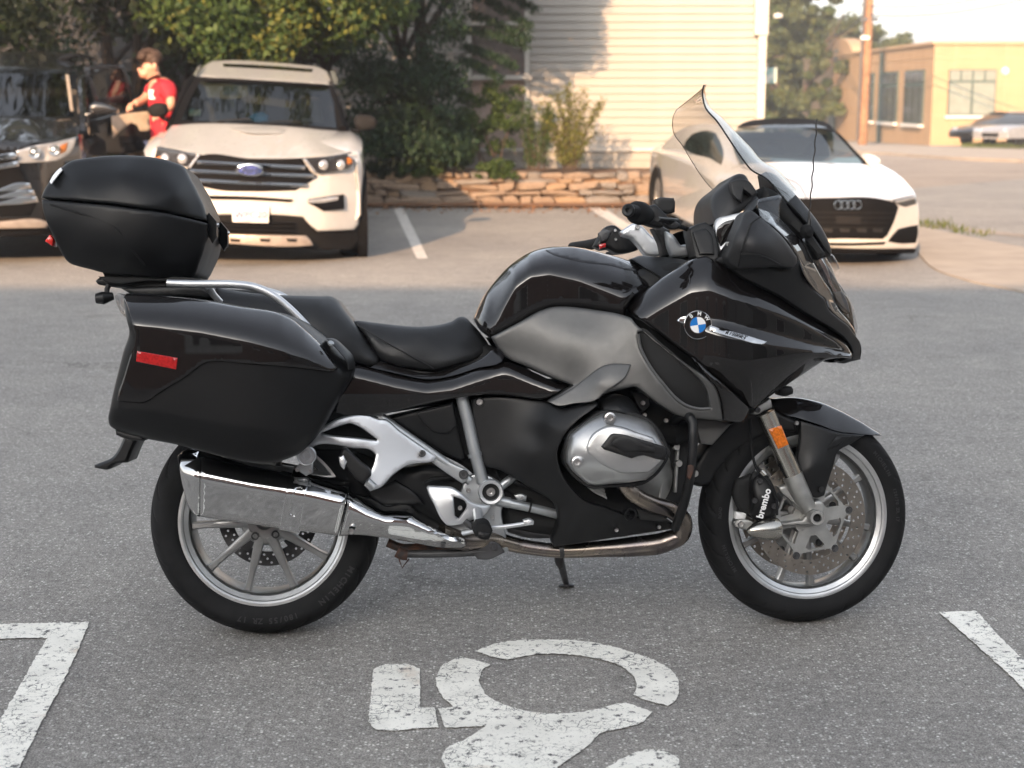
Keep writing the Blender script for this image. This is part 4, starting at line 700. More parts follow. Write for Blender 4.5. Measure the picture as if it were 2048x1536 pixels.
# ---------------- white sedan behind the motorcycle
be = R(4); fwd = np.array([math.sin(be), -math.cos(be), 0]); lef = np.array([math.cos(be), math.sin(be), 0]); pc = atdist(1680, 440, 13.2)
SD = Frame((pc[0], pc[1], 0), lef, fwd, (0, 0, 1)); sed = empty('sedan', SD.mw(), 'white sedan with dark roof and wide black grille behind the windscreen', 'car')
def sdp(name, mat, pts, base, parent=None, **k): k.setdefault('corner', 26.); return panel(SD, name, mat, pts, base, parent or sed, **k)
shell('body', 'carwhite', sed, [(.75, sect(.90, .26, .68)), (1.1, sect(.93, .24, .76)), (2.0, sect(.945, .22, .86)), (3.4, sect(.945, .22, .90)), (4.5, sect(.93, .26, .92)), (4.95, sect(.86, .34, .88))]); shell('cabin_shell', 'cabin', sed, [(2.7, sect(.60, .70, 1.02, .1, .05)), (3.2, sect(.58, .70, 1.08, .12, .08)), (4.3, sect(.56, .70, .98, .1, .08))])
for s in (-1, 1): roadwheel(sed, (s*.74, .98, .33), .33, .24); roadwheel(sed, (s*.84, 3.85, .345), .345, .25)
fd = field([(1440,372,-.75),(1480,480,-.55),(1540,396,-.14),(1620,396,-.03),(1696,400,.0),(1785,400,-.12),(1832,388,-.50),(1838,430,-.42),(1834,492,-.38),(1776,480,-.05),(1696,490,.0),(1600,485,-.06),(1690,440,.03),(1545,440,-.12)])
sdp('hood', 'carwhite', [(1445,345),(1480,331),(1541,325),(1600,324),(1640,325),(1690,327),(1732,329),(1753,337),(1772,348),(1796,361),(1816,374),(1828,382),(1832,389),(1810,394),(1785,400),(1740,397),(1696,396),(1650,396),(1613,397),(1540,398),(1480,392),(1442,372)], [(1445,345,-1.2),(1541,325,-1.35),(1640,325,-1.4),(1732,329,-1.35),(1832,389,-.5),(1785,400,-.12),(1696,396,-.02),(1613,397,-.04),(1540,398,-.14),(1442,372,-.7),(1680,355,-.65),(1790,370,-.7),(1580,355,-.7)], bevel=.02, depth=.05, grid=8)
fs_ = sdp('front_fascia', 'carwhite', [(1440,374),(1480,393),(1540,399),(1613,398),(1696,397),(1785,401),(1810,395),(1832,390),(1838,410),(1840,450),(1838,488),(1832,498),(1776,499),(1700,498),(1600,492),(1500,484),(1445,465),(1434,420)], fd, bevel=.02, depth=.3, grid=8)
o1 = lambda dv_: (lambda x, y: fd(x, y) + dv_)
sg_ = sdp('grille', 'trimblack', [(1560,397),(1640,397),(1772,400),(1790,405),(1798,414),(1790,440),(1776,470),(1766,478),(1700,477),(1600,474),(1552,460),(1540,425)], o1(.02), fs_, bevel=.01, depth=.02)
for y in (424, 434, 444, 454): sdp('grille_slat', 'trimgrey', [(1556,y-1),(1790-(y-424)*.6,y+1),(1788-(y-424)*.6,y+3),(1556,y+1.5)], o1(.028), sg_, bevel=.001, depth=.006)
for x in (1656, 1690, 1724, 1756): sdp('grille_vent', 'darkcore', [(x-10,457),(x+10,458),(x+9,465),(x-9,464)], o1(.027), sg_, bevel=.002, depth=.004)
for k_ in range(4):
    c_ = SD.P(1677 + 12.5*k_, 410, float(fd(np.array([1677+12.5*k_]), np.array([410]))[0]) + .05); link('emblem_ring', Geo().lathe([(.030,0),(.033,.006),(.039,.006),(.042,0)], c_, (0,-1,0), 24).mesh(), 'lampmetal', sg_)
sdp('headlight', 'lampdark', [(1785,402),(1806,396),(1832,391),(1835,402),(1833,408),(1812,414),(1800,411)], o1(.014), fs_, bevel=.006, depth=.02); sdp('light_strip', 'lampclear', [(1788,402),(1830,393),(1832,397),(1794,406)], o1(.022), fs_, bevel=.002, depth=.01)
sdp('side_intake', 'trimblack', [(1776,483),(1786,470),(1797,458),(1818,453),(1836,450),(1836,470),(1832,486),(1800,487)], o1(.012), fs_, bevel=.004, depth=.02); sdp('lower_intake', 'trimblack', [(1560,482),(1700,486),(1772,484),(1768,489),(1700,491),(1562,487)], o1(.02), fs_, bevel=.003, depth=.02); sdp('front_lip', 'trimblack', [(1500,486),(1700,500),(1834,499),(1828,507),(1700,508),(1520,496)], o1(-.03), bevel=.006, depth=.2)
def swv(x, y): return -1.45 - (328-y)/75.*.95
sdp('roof', 'trimblack', [(1476,256),(1488,247),(1506,241),(1530,238),(1575,236),(1620,238),(1648,243),(1664,252),(1674,266),(1652,260),(1600,256),(1540,255),(1500,257)], lambda x, y: -2.35 - (256-y)/18.*.8, bevel=.02, depth=.06, grid=7)
sw_ = sdp('windscreen', 'carglass', [(1464,266),(1480,255),(1520,251),(1580,250),(1650,254),(1668,262),(1688,280),(1708,300),(1732,329),(1690,327),(1640,325),(1541,324),(1482,330),(1468,300)], swv, bevel=.002, depth=.006, grid=12); sdp('pillar', 'trimblack', [(1664,257),(1672,262),(1706,296),(1738,330),(1731,330),(1704,300)], lambda x, y: swv(x, y) + .015, bevel=.004, depth=.04)
for pts in ([(1535,290),(1545,272),(1565,274),(1572,322),(1535,322)], [(1620,284),(1632,268),(1655,270),(1664,322),(1622,322)]): sdp('seat', 'seatback', pts, lambda x, y: swv(x, y) - .7, bevel=.04, depth=.15)
sd1 = [(1310,345,-4.3),(1335,290,-3.9),(1370,258,-3.3),(1410,250,-2.9),(1440,252,-2.6),(1470,262,-2.3),(1482,330,-1.5),(1442,372,-.75),(1434,440,-.65),(1445,465,-.6),(1400,450,-1.3),(1350,430,-2.4),(1312,400,-4.2)]
fl_ = sdp('side_body', 'carwhite', [(1308,350),(1314,318),(1326,298),(1345,275),(1370,258),(1395,250),(1420,248),(1445,252),(1462,264),(1470,300),(1482,331),(1445,348),(1441,374),(1434,420),(1445,466),(1420,462),(1385,447),(1346,425),(1344,390),(1338,362),(1330,345),(1320,345),(1314,365),(1312,395),(1308,390)], sd1, bevel=.015, depth=.12, grid=8)
sdp('side_glass', 'carglass', [(1366,296),(1374,280),(1386,268),(1400,263),(1416,261),(1432,266),(1441,284),(1447,304),(1446,320),(1443,329),(1428,335),(1410,325),(1390,312)], lambda x, y: field(sd1)(x, y) + .012, fl_, bevel=.004, depth=.01)
o = link('rear_wheel_disc', Geo().lathe([(0,.02),(.12,.03),(.23,.02),(.25,.05),(.345,.05),(.345,-.15)], SD.P(1330,388,-3.9), (-1,-.25,0), 26).mesh(), 'rubber', sed)
mr_ = sdp('mirror', 'carwhite', [(1729,314),(1736,308),(1750,311),(1760,317),(1764,324),(1758,331),(1742,332),(1732,328)], -1.55, bevel=.02, depth=.12, back=True); sdp('mirror', 'trimblack', [(1452,336),(1463,328),(1466,342),(1456,346)], -1.5, bevel=.01, depth=.08, back=True)
seamline(SD, [(1482,334),(1540,350),(1600,372),(1613,397)], lambda x, y: field([(1445,345,-1.2),(1541,325,-1.35),(1640,325,-1.4),(1613,397,-.04),(1540,398,-.14),(1580,355,-.7)])(x, y) + .003, sed, .004); seamline(SD, [(1736,332),(1762,352),(1784,376),(1790,398)], -.55, sed, .003)
sdp('number_plate_mount', 'trimgrey', [(1672,432),(1722,433),(1721,449),(1673,448)], o1(.032), sg_, bevel=.002, depth=.008)
# ---------------- two far parked cars
def farcar(name, label, px, py, Y, yaw, mat):
    p = atdist(px, py, Y); z0 = gz(0, Y) + .1; root = empty(name, Matrix.Translation((p[0], Y, z0)) @ Matrix.Rotation(yaw, 4, 'Z'), label, 'car', 'cars parked by the yellow building')
    prof = [(-2.3,.35),(-2.32,.62),(-2.1,.78),(-1.2,.90),(-.9,.93),(1.6,.95),(2.2,.92),(2.3,.6),(2.25,.35)]; vs = []; n_ = len(prof)
    for w_ in (-.86, -.8, .8, .86):
        for x, z in prof: vs.append((x*(1 if abs(w_) > .82 else 1.01), w_, z*(1. if abs(w_) < .82 else (.97 if z > .5 else 1.05))))
    fs = [(r*n_+i, r*n_+(i+1) % n_, (r+1)*n_+(i+1) % n_, (r+1)*n_+i) for r in range(3) for i in range(n_)] + [tuple(range(n_)), tuple(3*n_+i for i in range(n_))]; link('body', fixn(mesh(vs, fs, 30)), mat, root)
    cab = [(-1.15,.90),(-.35,1.36),(.2,1.43),(.9,1.40),(1.75,.94)]; vs = [(x, s*(.78 - .22*(z-.9)/.5), z) for s in (-1, 1) for x, z in cab]; link('cabin', fixn(mesh(vs, [(0,1,2,3,4), (5,6,7,8,9), (0,1,6,5), (1,2,7,6), (2,3,8,7), (3,4,9,8)], 30)), 'shopglass', root); link('roof', Geo().box((.3, 0, 1.425), (1.2, 1.1, .04)).mesh(), mat, root)
    for x in (-1.4, 1.4):
        for s in (-1, 1): link('wheel', Geo().lathe([(0,-.02),(.2,-.03),(.22,.0),(.32,.0),(.32,-.2)], (x, s*.80, .32), (0, s, 0), 20).mesh(), 'rubber', root)
    for s in (-1, 1): link('headlight', Geo().lathe([(0,.05),(.10,.03),(.14,-.04)], (-2.22, s*.6, .68), (-1, 0, .3), 14).mesh(60), 'lampclear', root)
    link('grille', Geo().box((-2.33, 0, .5), (.04, .8, .16)).mesh(), 'trimblack', root)
farcar('parked_car', 'dark parked car in front of the yellow building', 2004, 262, 69., R(28), 'carblack'); farcar('parked_car', 'silver parked car at the right edge beside the dark one', 2046, 275, 66., R(38), 'carsilver')

# ---------------- person in a red shirt between the vehicles
M('skin', (.52, .27, .18), .5, var=.06); M('redshirt', (.40, .016, .028), .8, var=.12, scale=25, bump=.1, bscale=60); M('jeans', (.05, .08, .16), .85, var=.2, scale=40); M('hair', (.045, .025, .015), .7, var=.35, scale=60); M('shoe', (.03, .03, .03), .6)
PY = 15.6; pb = atdist(322, 250, PY); per = empty('person', Matrix.Translation((pb[0], PY, 0)), 'person in a red shirt looking down beside the open car door', 'person')
def skin(name, mat, verts, edges, rad, parent, sub=2):
    me = bpy.data.meshes.new(name); me.from_pydata(verts, edges, []); me.update(); o = link(name, me, mat, parent); o.modifiers.new('s', 'SKIN'); lay = me.skin_vertices[0].data
    for i, r in enumerate(rad): lay[i].radius = (r, r) if not hasattr(r, '__len__') else r
    lay[0].use_root = True; s = o.modifiers.new('u', 'SUBSURF'); s.levels = sub; s.render_levels = sub; me.polygons.foreach_set('use_smooth', [True]*len(me.polygons)) if len(me.polygons) else None; o.modifiers['s'].use_smooth_shade = True; return o
def L(px, py, dy=0.): q = atdist(px, py, PY + dy); return (q[0]-pb[0], dy, q[2])
hd = L(296, 130, -.02); nk = L(311, 156, .02); sh = L(322, 172, .02)
pv_ = [(.05,0,.98), L(330,235), L(327,200), sh, L(314,160,.02), L(306,148,0), L(300,138,-.02), L(297,122,-.02), L(338,178,-.18), L(343,212,-.22), L(318,226,-.34), L(305,180,.20), L(288,200,.10), L(268,208,-.05), (.13,0,.92), (.16,.05,.50), (.17,.1,.08), (.17,-.08,.04), (-.06,.02,.92), (-.10,.05,.50), (-.12,.12,.08), (-.13,-.06,.04)]
pe_ = [(0,1),(1,2),(2,3),(3,4),(4,5),(5,6),(6,7),(3,8),(8,9),(9,10),(3,11),(11,12),(12,13),(0,14),(14,15),(15,16),(16,17),(0,18),(18,19),(19,20),(20,21)]
skin('body', 'skin', pv_, pe_, [.13,.13,.14,.12,.06,.07,.10,.09,.058,.048,.036,.058,.048,.036,.09,.065,.045,.04,.09,.065,.045,.04], per)
skin('shirt', 'redshirt', [(.05,0,.93), (.05,0,1.05), L(330,232), L(327,205), L(321,176,.02), L(316,164,.02), L(338,178,-.17), L(342,204,-.21), L(306,178,.19), L(295,194,.13)], [(0,1),(1,2),(2,3),(3,4),(4,5),(4,6),(6,7),(4,8),(8,9)], [(.175,.13),(.17,.13),(.165,.13),(.17,.135),(.145,.12),.08,.088,.08,.085,.078], per)
skin('trousers', 'jeans', [(.05,0,.97), (.13,0,.90), (.16,.05,.50), (.17,.1,.10), (-.06,.02,.90), (-.10,.05,.50), (-.12,.12,.10)], [(0,1),(1,2),(2,3),(0,4),(4,5),(5,6)], [.14,.105,.08,.065,.105,.08,.065], per)
def lump(name, mat, c, s, parent, noise=0., rot=None):
    bm = bmesh.new(); bmesh.ops.create_icosphere(bm, subdivisions=3, radius=1)
    for v in bm.verts:
        k_ = 1 + noise*math.sin(v.co.x*9 + v.co.y*7)*math.cos(v.co.z*8); v.co = Vector((v.co.x*s[0]*k_, v.co.y*s[1]*k_, v.co.z*s[2]*k_))
        if rot is not None: v.co = rot @ v.co
        v.co += Vector(c)
    me = bpy.data.meshes.new(name); bm.to_mesh(me); bm.free(); me.polygons.foreach_set('use_smooth', [True]*len(me.polygons)); return link(name, me, mat, parent)
h0 = Vector(L(298, 118, 0)); hrot = Matrix.Rotation(R(-18), 3, 'Y')
lump('hair', 'hair', h0 + Vector((.022, .01, .012)), (.112, .10, .088), per, .10, hrot); lump('hair_fringe', 'hair', Vector(L(286, 113, -.05)), (.062, .075, .042), per, .16, hrot); lump('hair_side', 'hair', Vector(L(308, 122, -.07)), (.05, .04, .06), per, .12)
lump('nose', 'skin', Vector(L(279, 140, -.055)), (.020, .014, .022), per); lump('ear', 'skin', Vector(L(309, 132, -.10)), (.022, .012, .034), per); lump('jaw', 'skin', Vector(L(292, 146, -.03)), (.072, .068, .052), per, 0, hrot); lump('mouth', 'redshirt', Vector(L(281, 150, -.07)), (.012, .016, .006), per)
lump('eye', 'hair', Vector(L(283, 133, -.085)), (.010, .008, .008), per); lump('brow', 'hair', Vector(L(284, 129, -.085)), (.016, .010, .006), per)
for q in range(46):       # tousled locks
    t_ = rng.normal(size=3); t_[2] = abs(t_[2]) + .1; t_ /= np.linalg.norm(t_); s_ = h0 + Vector((.02, .01, .01)) + Vector((t_[0]*.105, t_[1]*.095, t_[2]*.082)); e_ = s_ + Vector((-.03 + t_[0]*.02, t_[1]*.03, t_[2]*.012 - .012)); link('hair_lock', Geo().tube([s_, s_.lerp(e_, .5) + Vector((0, 0, .012)), e_], [.012, .010, .003], 6).mesh(), 'hair', per)
for (x0_, y0_, x1_, y1_) in ((318,190,334,214),(312,204,330,226),(322,222,338,240),(330,196,342,222),(310,226,326,244)):
    a_ = Vector(L(x0_, y0_, -.13)); b_ = Vector(L(x1_, y1_, -.13)); link('shirt_fold', Geo().tube([a_, a_.lerp(b_, .5) + Vector((0, -.02, 0)), b_], [.006, .022, .006], 8).mesh(60), 'redshirt', per)
for i, (dx, dz) in enumerate(((0,0),(-.012,-.014),(-.014,-.03),(-.008,-.046),(.02,.012))):
    q = Vector(L(266, 208, -.07)) + Vector((dx*.5, -.01, dz)); link('finger', Geo().tube([q, q + Vector((-.035, -.01, -.012)), q + Vector((-.055, -.01, -.035))], [.010, .009, .007], 8).mesh(), 'skin', per)
    q = Vector(L(318, 226, -.36)) + Vector((dx*.5, -.01, dz)); link('finger', Geo().tube([q, q + Vector((-.035, -.012, -.010)), q + Vector((-.055, -.012, -.032))], [.010, .009, .007], 8).mesh(), 'skin', per)
link('shirt_print', Geo().box(L(304, 189, -.135), (.06, .01, .09)).mesh(), 'white', per)
# ================================================================== MOTORCYCLE
BK = frame_ground(-0.6717, 4.0369, 0.06043, 0.15374)
bike = empty('motorcycle', BK.mw(), 'black touring motorcycle with top case and panniers leaning on its stand', 'motorcycle')
def bp(name, mat, pts, v, parent=None, **k): return panel(BK, name, mat, pts, v, parent or bike, **k)
def bpts(lst, closed=False, step=8.):           # (px,py,v) polyline -> smooth local path
    a = spl([(p[0], p[1]) for p in lst], step, closed=False, corner=170); src = np.array([p[:2] for p in lst], float); vv = np.array([p[2] for p in lst])
    L = np.concatenate([[0], np.cumsum(np.linalg.norm(np.diff(src, axis=0), axis=1))]); La = np.concatenate([[0], np.cumsum(np.linalg.norm(np.diff(a, axis=0), axis=1))]); La *= L[-1]/La[-1]
    return BK.un(a[:,0], a[:,1], np.interp(La, L, vv)), La/L[-1]
def btube(name, mat, lst, r, parent=None, seg=12, step=8., rk=None):
    p, t = bpts(lst, step=step); rr = np.interp(t, np.linspace(0, 1, len(r)), r) if hasattr(r, '__len__') else r
    return link(name, Geo().tube(p, rr, seg).mesh(), mat, parent or bike)
def btwin(o):
    me = o.data.copy(); me.transform(Matrix.Scale(-1, 4, (0, 1, 0))); me.flip_normals(); n = link(o.name.split('.')[0], me, None, o.parent); return n
def bbolt(px, py, v, r=.008, parent=None, h=.006, mat='bolt', socket=True):
    c = BK.P(px, py, v); g = Geo().lathe([(0, .002 if socket else h), (r*.45, .002 if socket else h), (r*.5, h), (r*.85, h), (r, h*.6), (r, -.004)], c, (0, -1, 0), 18)
    return link('bolt', g.mesh(), mat, parent or bike)
def plate2d(outer, holes, t, step=None):
    """flat plate in local x,z with real thickness along y"""
    loops = [np.array(outer)] + [np.array(h) for h in holes]; A = np.concatenate(loops); E = []; k = 0
    for lp in loops:
        n = len(lp); E += [(k+i, k+(i+1) % n) for i in range(n)]; k += n
    r = delaunay_2d_cdt([Vector(p) for p in A], E, [], 0, 1e-7); V2 = np.array([tuple(p) for p in r[0]]); Fc = np.array([f for f in r[2] if len(f) == 3])
    cen = V2[Fc].mean(1); ok = inside(cen, loops[0])
    for h in loops[1:]: ok &= ~inside(cen, h)
    Fc = Fc[ok]; a, b, c = V2[Fc[:,0]], V2[Fc[:,1]], V2[Fc[:,2]]; s = (b[:,0]-a[:,0])*(c[:,1]-a[:,1]) - (b[:,1]-a[:,1])*(c[:,0]-a[:,0]); Fc[s < 0] = Fc[s < 0][:, ::-1]
    ed = {(f[i], f[(i+1) % 3]) for f in Fc for i in range(3)}; n = len(V2)
    vs = [(x, -t/2, z) for x, z in V2] + [(x, t/2, z) for x, z in V2]; fs = [tuple(f) for f in Fc] + [tuple(f[::-1] + n) for f in Fc] + [(b, a, a+n, b+n) for a, b in ed if (b, a) not in ed]
    return mesh(vs, fs, 30)
def circ(r, n, c=(0, 0), a0=0.): return [(c[0] + r*math.cos(a0 + 2*math.pi*i/n), c[1] + r*math.sin(a0 + 2*math.pi*i/n)) for i in range(n)]

# tyre rubber with moulded tread grooves (relief only)
for nm_ in ('tyre_rear', 'tyre_front'): M(nm_, (.0085, .0085, .0088), .74, spec=.25, var=.25, scale=14, rvar=.1, bump=.1, bscale=400)

def arc_text(body, mat, parent, r, a_mid, size, y, flip=1, ext=.0006, wide=1.0, up_out=True):
    """letters standing round the sidewall; seen from the right-hand side (-Y)"""
    adv = size*.66*wide/r; n = len(body)
    for i, ch in enumerate(body):
        if ch == ' ': continue
        a = a_mid - (i - (n-1)/2)*adv if up_out else a_mid + (i - (n-1)/2)*adv
        rad = Vector((math.cos(a), 0, math.sin(a))); tan = Vector((math.sin(a), 0, -math.cos(a)))    # clockwise seen from -Y
        x, yv = (tan, rad) if up_out else (-tan, -rad)
        text('letter', ch, mat, parent, rad*r + Vector((0, y, 0)), size, ext, x*wide, yv, bold=.0004)

def wheel(name, u, w, Rt, tp, hw, steer, tyremat, spoke_y, thr):
    prof = [(.2005, -hw*.2), (.199, -hw*.55), (.2035, -hw*.80), (.2145, -hw*.90), (.217, -hw*.96), (.222, -hw), (.2295, -hw*1.0), (.2320, -hw*.96), (.2320, -hw*.86), (.219, -hw*.78), (.215, -hw*.4), (.206, 0)]
    prof = prof + [(r, -h) for r, h in prof[::-1][1:]] + [(.2005, -hw*.2)]
    wh = link(name, Geo().lathe(prof, seg=112).mesh(25), 'rimlip', bike); wh.location = (u, 0, w); wh.rotation_euler = (0, 0, steer)
    inner = link('rim_bed', Geo().lathe([(.1985, -hw*.68), (.1945, -hw*.45), (.193, 0), (.1945, hw*.45), (.1985, hw*.68)], seg=96).mesh(60), 'wheelmetal', wh)
    t = [(.226, -hw*.92)] + [(r, -h) for r, h in tp] + [(r, h) for r, h in tp[::-1][1:]] + [(.226, hw*.92)]
    tp_ = np.array(t); Lp = np.concatenate([[0], np.cumsum(np.linalg.norm(np.diff(tp_, axis=0), axis=1))]); q = np.linspace(0, Lp[-1], 61); pr = np.column_stack([np.interp(q, Lp, tp_[:,0]), np.interp(q, Lp, tp_[:,1])])
    pr[1:-1] = .5*pr[1:-1] + .25*(pr[:-2] + pr[2:]); G_ = Geo().lathe([tuple(x) for x in pr], seg=560); V_ = np.array([tuple(x) for x in G_.v]); rad = np.hypot(V_[:,0], V_[:,2]); at_ = np.arctan2(V_[:,0], V_[:,2]); ab_ = np.abs(V_[:,1]); ng = 28
    ph = at_/(2*math.pi)*ng + ab_*(17. if hw > .06 else 22.) + .5*(V_[:,1] > 0); f_ = np.abs((ph % 1.) - .5); wide_ = np.where((np.floor(ph) % 2) == 0, .075, .05); msk = np.clip((wide_ - f_)/.03, 0, 1)*np.clip((rad - thr)/.004, 0, 1)*np.clip((ab_ - .012)/.004, 0, 1)*np.clip((Rt*1.0 + .0 - rad + .02)/.01, 0, 1)
    k_ = 1 - .0045*msk/rad; V_[:,0] *= k_; V_[:,2] *= k_; link('tyre', mesh(V_, G_.f, 50), tyremat, wh)
    return wh
# rear wheel
rw = wheel('rear_wheel', 0, .313, .313, [(.226,.074),(.236,.082),(.250,.0875),(.262,.0895),(.272,.0898),(.281,.087),(.289,.080),(.2965,.068),(.3035,.052),(.309,.033),(.312,.015),(.313,0)], .076, 0, 'tyre_rear', -.03, .28)
def spoke_mesh(r0, r1, y0, y1, w0, w1, d0, d1, skew=0.):
    secs = []; N = 7
    for i in range(N):
        t = i/(N-1); r = r0 + (r1-r0)*t; y = y0 + (y1-y0)*t; w = w0 + (w1-w0)*t; d = d0 + (d1-d0)*t
        if i == N-1: w *= 1.7
        if i == N-2: w *= 1.15
        s = skew*(1-t); secs.append([(r, y-d/2, s-w*.28), (r, y-d*.42, s-w*.42), (r, y-d*.1, s-w/2), (r, y+d/2, s-w*.45), (r, y+d/2, s+w*.45), (r, y-d*.1, s+w/2), (r, y-d*.42, s+w*.42), (r, y-d/2, s+w*.28)])
    vs = [p for s in secs for p in s]; fs = [(i*8+k, i*8+(k+1) % 8, (i+1)*8+(k+1) % 8, (i+1)*8+k) for i in range(N-1) for k in range(8)] + [tuple(range(8))[::-1], tuple((N-1)*8+k for k in range(8))]
    return fixn(mesh(vs, fs, 35))
def place_rot(o, a): o.rotation_euler = (0, -a, 0)     # angle measured from +X towards +Z
sm = spoke_mesh(.045, .196, -.052, -.034, .030, .0135, .03, .026); sm.materials.append(MATS['wheelmetal'])
for k in range(5):
    for s in (-17.5, 17.5):
        o = link('spoke', sm, None, rw); place_rot(o, R(-50 - 72*k + s))
g = Geo().lathe([(0, -.050), (.018, -.050), (.024, -.060), (.052, -.063), (.062, -.058), (.066, -.045), (.064, -.01), (.055, .06)], seg=48); link('hub', g.mesh(), 'wheelmetal', rw)
for k in range(5):
    a = R(-50 - 72*k); c = (.047*math.cos(a), 0, .047*math.sin(a)); link('wheel_bolt', Geo().lathe([(0,-.058),(.006,-.058),(.007,-.067),(.0105,-.067),(.0115,-.064),(.0115,-.05)], c, seg=14).mesh(), 'steeldark', rw)
def disc_plate(ro, ri, t, rows, hole_r, off):
    ho = [circ(ri, 72)]
    for q, (rr, n) in enumerate(rows):
        for k in range(n): a = 2*math.pi*(k + off*q)/n; ho.append(circ(hole_r, 8, (rr*math.cos(a), rr*math.sin(a))))
    return plate2d(circ(ro, 96), ho, t)
o = link('brake_disc', disc_plate(.138, .098, .005, [(.107, 26), (.118, 26), (.129, 26)], .0036, .37), 'steeldark', rw); o.location = (0, .052, 0)
for k in range(5):
    a = R(72*k + 20); link('disc_mount', Geo().box((.092*math.cos(a), .05, .092*math.sin(a)), (.04, .012, .018), Matrix.Rotation(-a, 3, 'Y')).mesh(), 'steeldark', rw)
arc_text('MICHELIN', 'tyretext', rw, .2665, R(-42), .022, -.0902, wide=1.15); arc_text('180/55 ZR 17', 'tyretext', rw, .2665, R(-88), .021, -.0902, wide=1.0)
link('final_drive', Geo().lathe([(0, .09), (.05, .09), (.075, .075), (.08, .04), (.06, .03), (.02, .03)], seg=32).mesh(), 'silverframe', rw)
# front wheel
ST = R(6.0)
fw = wheel('front_wheel', 1.4915, .300, .300, [(.226,.048),(.238,.055),(.250,.0592),(.260,.0602),(.270,.0585),(.279,.053),(.287,.0435),(.2935,.031),(.298,.0165),(.300,0)], .050, ST, 'tyre_front', 0, .268)
sm = spoke_mesh(.05, .196, -.012, -.008, .026, .013, .026, .024); sm.materials.append(MATS['wheelmetal'])
for k in range(5):
    for s in (-14, 14):
        o = link('spoke', sm, None, fw); place_rot(o, R(-98 - 72*k + s))
link('hub', Geo().lathe([(.012, -.05), (.034, -.05), (.040, -.04), (.036, -.02), (.05, -.01), (.05, .01), (.036, .02), (.04, .05), (.012, .05)], seg=36).mesh(), 'wheelmetal', fw)
dm = disc_plate(.160, .119, .0045, [(.127, 30), (.1395, 30), (.152, 30)], .0038, .33)
dm.materials.append(MATS['discsteel'])
for y in (-.062, .062):
    o = link('brake_disc', dm, None, fw); o.location = (0, y, 0); o.rotation_euler = (0, .1, 0)
    n = 6; outer = []; cuts = []
    for k in range(n):
        a = 2*math.pi*k/n + .25
        for da, r in ((-.30, .097), (-.13, .103), (-.09, .116), (.09, .116), (.13, .103), (.30, .097)): outer.append((r*math.cos(a+da), r*math.sin(a+da)))
        h = a + math.pi/n; cuts.append([(r*math.cos(h+da), r*math.sin(h+da)) for da, r in ((-.16, .052), (.16, .052), (.33, .086), (.2, .090), (-.2, .090), (-.33, .086))])
    c = link('disc_carrier', plate2d(outer, cuts + [circ(.02, 20)], .009), 'alucast', o)
    for k in range(n):
        a = 2*math.pi*k/n + .25; link('bobbin', Geo().lathe([(0,-.009),(.005,-.009),(.006,-.006),(.0095,-.0065),(.011,-.004),(.011,.004)], (.113*math.cos(a), 0, .113*math.sin(a)), seg=14).mesh(), 'steeldark', o)
        tab = Geo().box((.1175*math.cos(a), -.001, .1175*math.sin(a)), (.022, .0042, .030), Matrix.Rotation(-a, 3, 'Y')); link('disc_tab', tab.mesh(), 'discsteel', o)
arc_text('MICHELIN', 'tyretext', fw, .2575, R(205), .014, -.0605, wide=1.1); arc_text('ROAD', 'tyretext', fw, .2575, R(176), .012, -.0605)
arc_text('MICHELIN', 'tyretext', fw, .2575, R(34), .014, -.0605, wide=1.1); arc_text('120/70 ZR 17', 'tyretext', fw, .2575, R(6), .012, -.0605)

# ---------------------------------------------------------------- dark core so nothing shows through
bp('engine_core', 'darkcore', [(770,838),(905,806),(1010,770),(1130,760),(1290,760),(1420,790),(1400,850),(1392,940),(1372,1000),(1330,1045),(1110,1075),(1010,1060),(985,1000),(935,940),(860,900)], .105, mirror=True, bevel=.03, grid=24, step=12)
bp('tail_core', 'darkcore', [(262,600),(440,585),(600,640),(700,715),(980,690),(1090,760),(930,800),(760,830),(640,850),(560,770),(420,690),(290,640)], .12, mirror=True, bevel=.03, grid=24, step=12)
bp('front_core', 'darkcore', [(1270,540),(1380,520),(1480,540),(1580,600),(1650,660),(1640,715),(1560,770),(1500,810),(1440,820),(1360,790),(1280,690)], .17, mirror=True, bevel=.05, grid=24, step=12)
bp('swingarm', 'blackplastic', [(600,915),(640,890),(700,897),(748,905),(800,935),(860,930),(930,955),(990,1000),(980,1060),(930,1075),(880,1052),(840,1028),(800,1012),(760,1008),(700,985),(640,950)], [(600,915,.02),(748,905,.05),(930,955,.10),(980,1060,.10),(840,1028,.07),(700,985,.03),(800,970,.09)], bevel=.02, depth=.10, grid=14)
btube('rear_brake_hose', 'rubber', [(850,968,.13),(862,960,.13),(885,957,.13),(905,955,.13)], .007)
bp('inner_guard', 'darkcore', [(602,905),(640,856),(700,838),(770,836),(860,900),(800,940),(700,902),(640,900)], .11, bevel=.01, depth=.06, grid=16)
btube('fuel_hose', 'rubber', [(1010,952,.13),(1040,968,.14),(1080,985,.14),(1116,1010,.13)], .006); btube('gearbox_cable', 'rubber', [(992,938,.12),(1004,965,.12),(1030,990,.12),(1064,1000,.12)], .0035); bp('sensor', 'silverframe', [(1028,991),(1042,988),(1054,992),(1052,1002),(1036,1003)], .14, bevel=.003, depth=.02); bbolt(1043,997,.142,.004)
bp('gearbox', 'steeldark', [(1012,1040),(1060,1028),(1108,1040),(1112,1078),(1050,1076),(1016,1066)], .09, bevel=.012, depth=.06)
bp('hugger', 'blackplastic', [(728,935),(760,975),(790,960),(830,985),(850,1010),(800,1010),(760,1008),(735,985)], .10, bevel=.008, depth=.05)
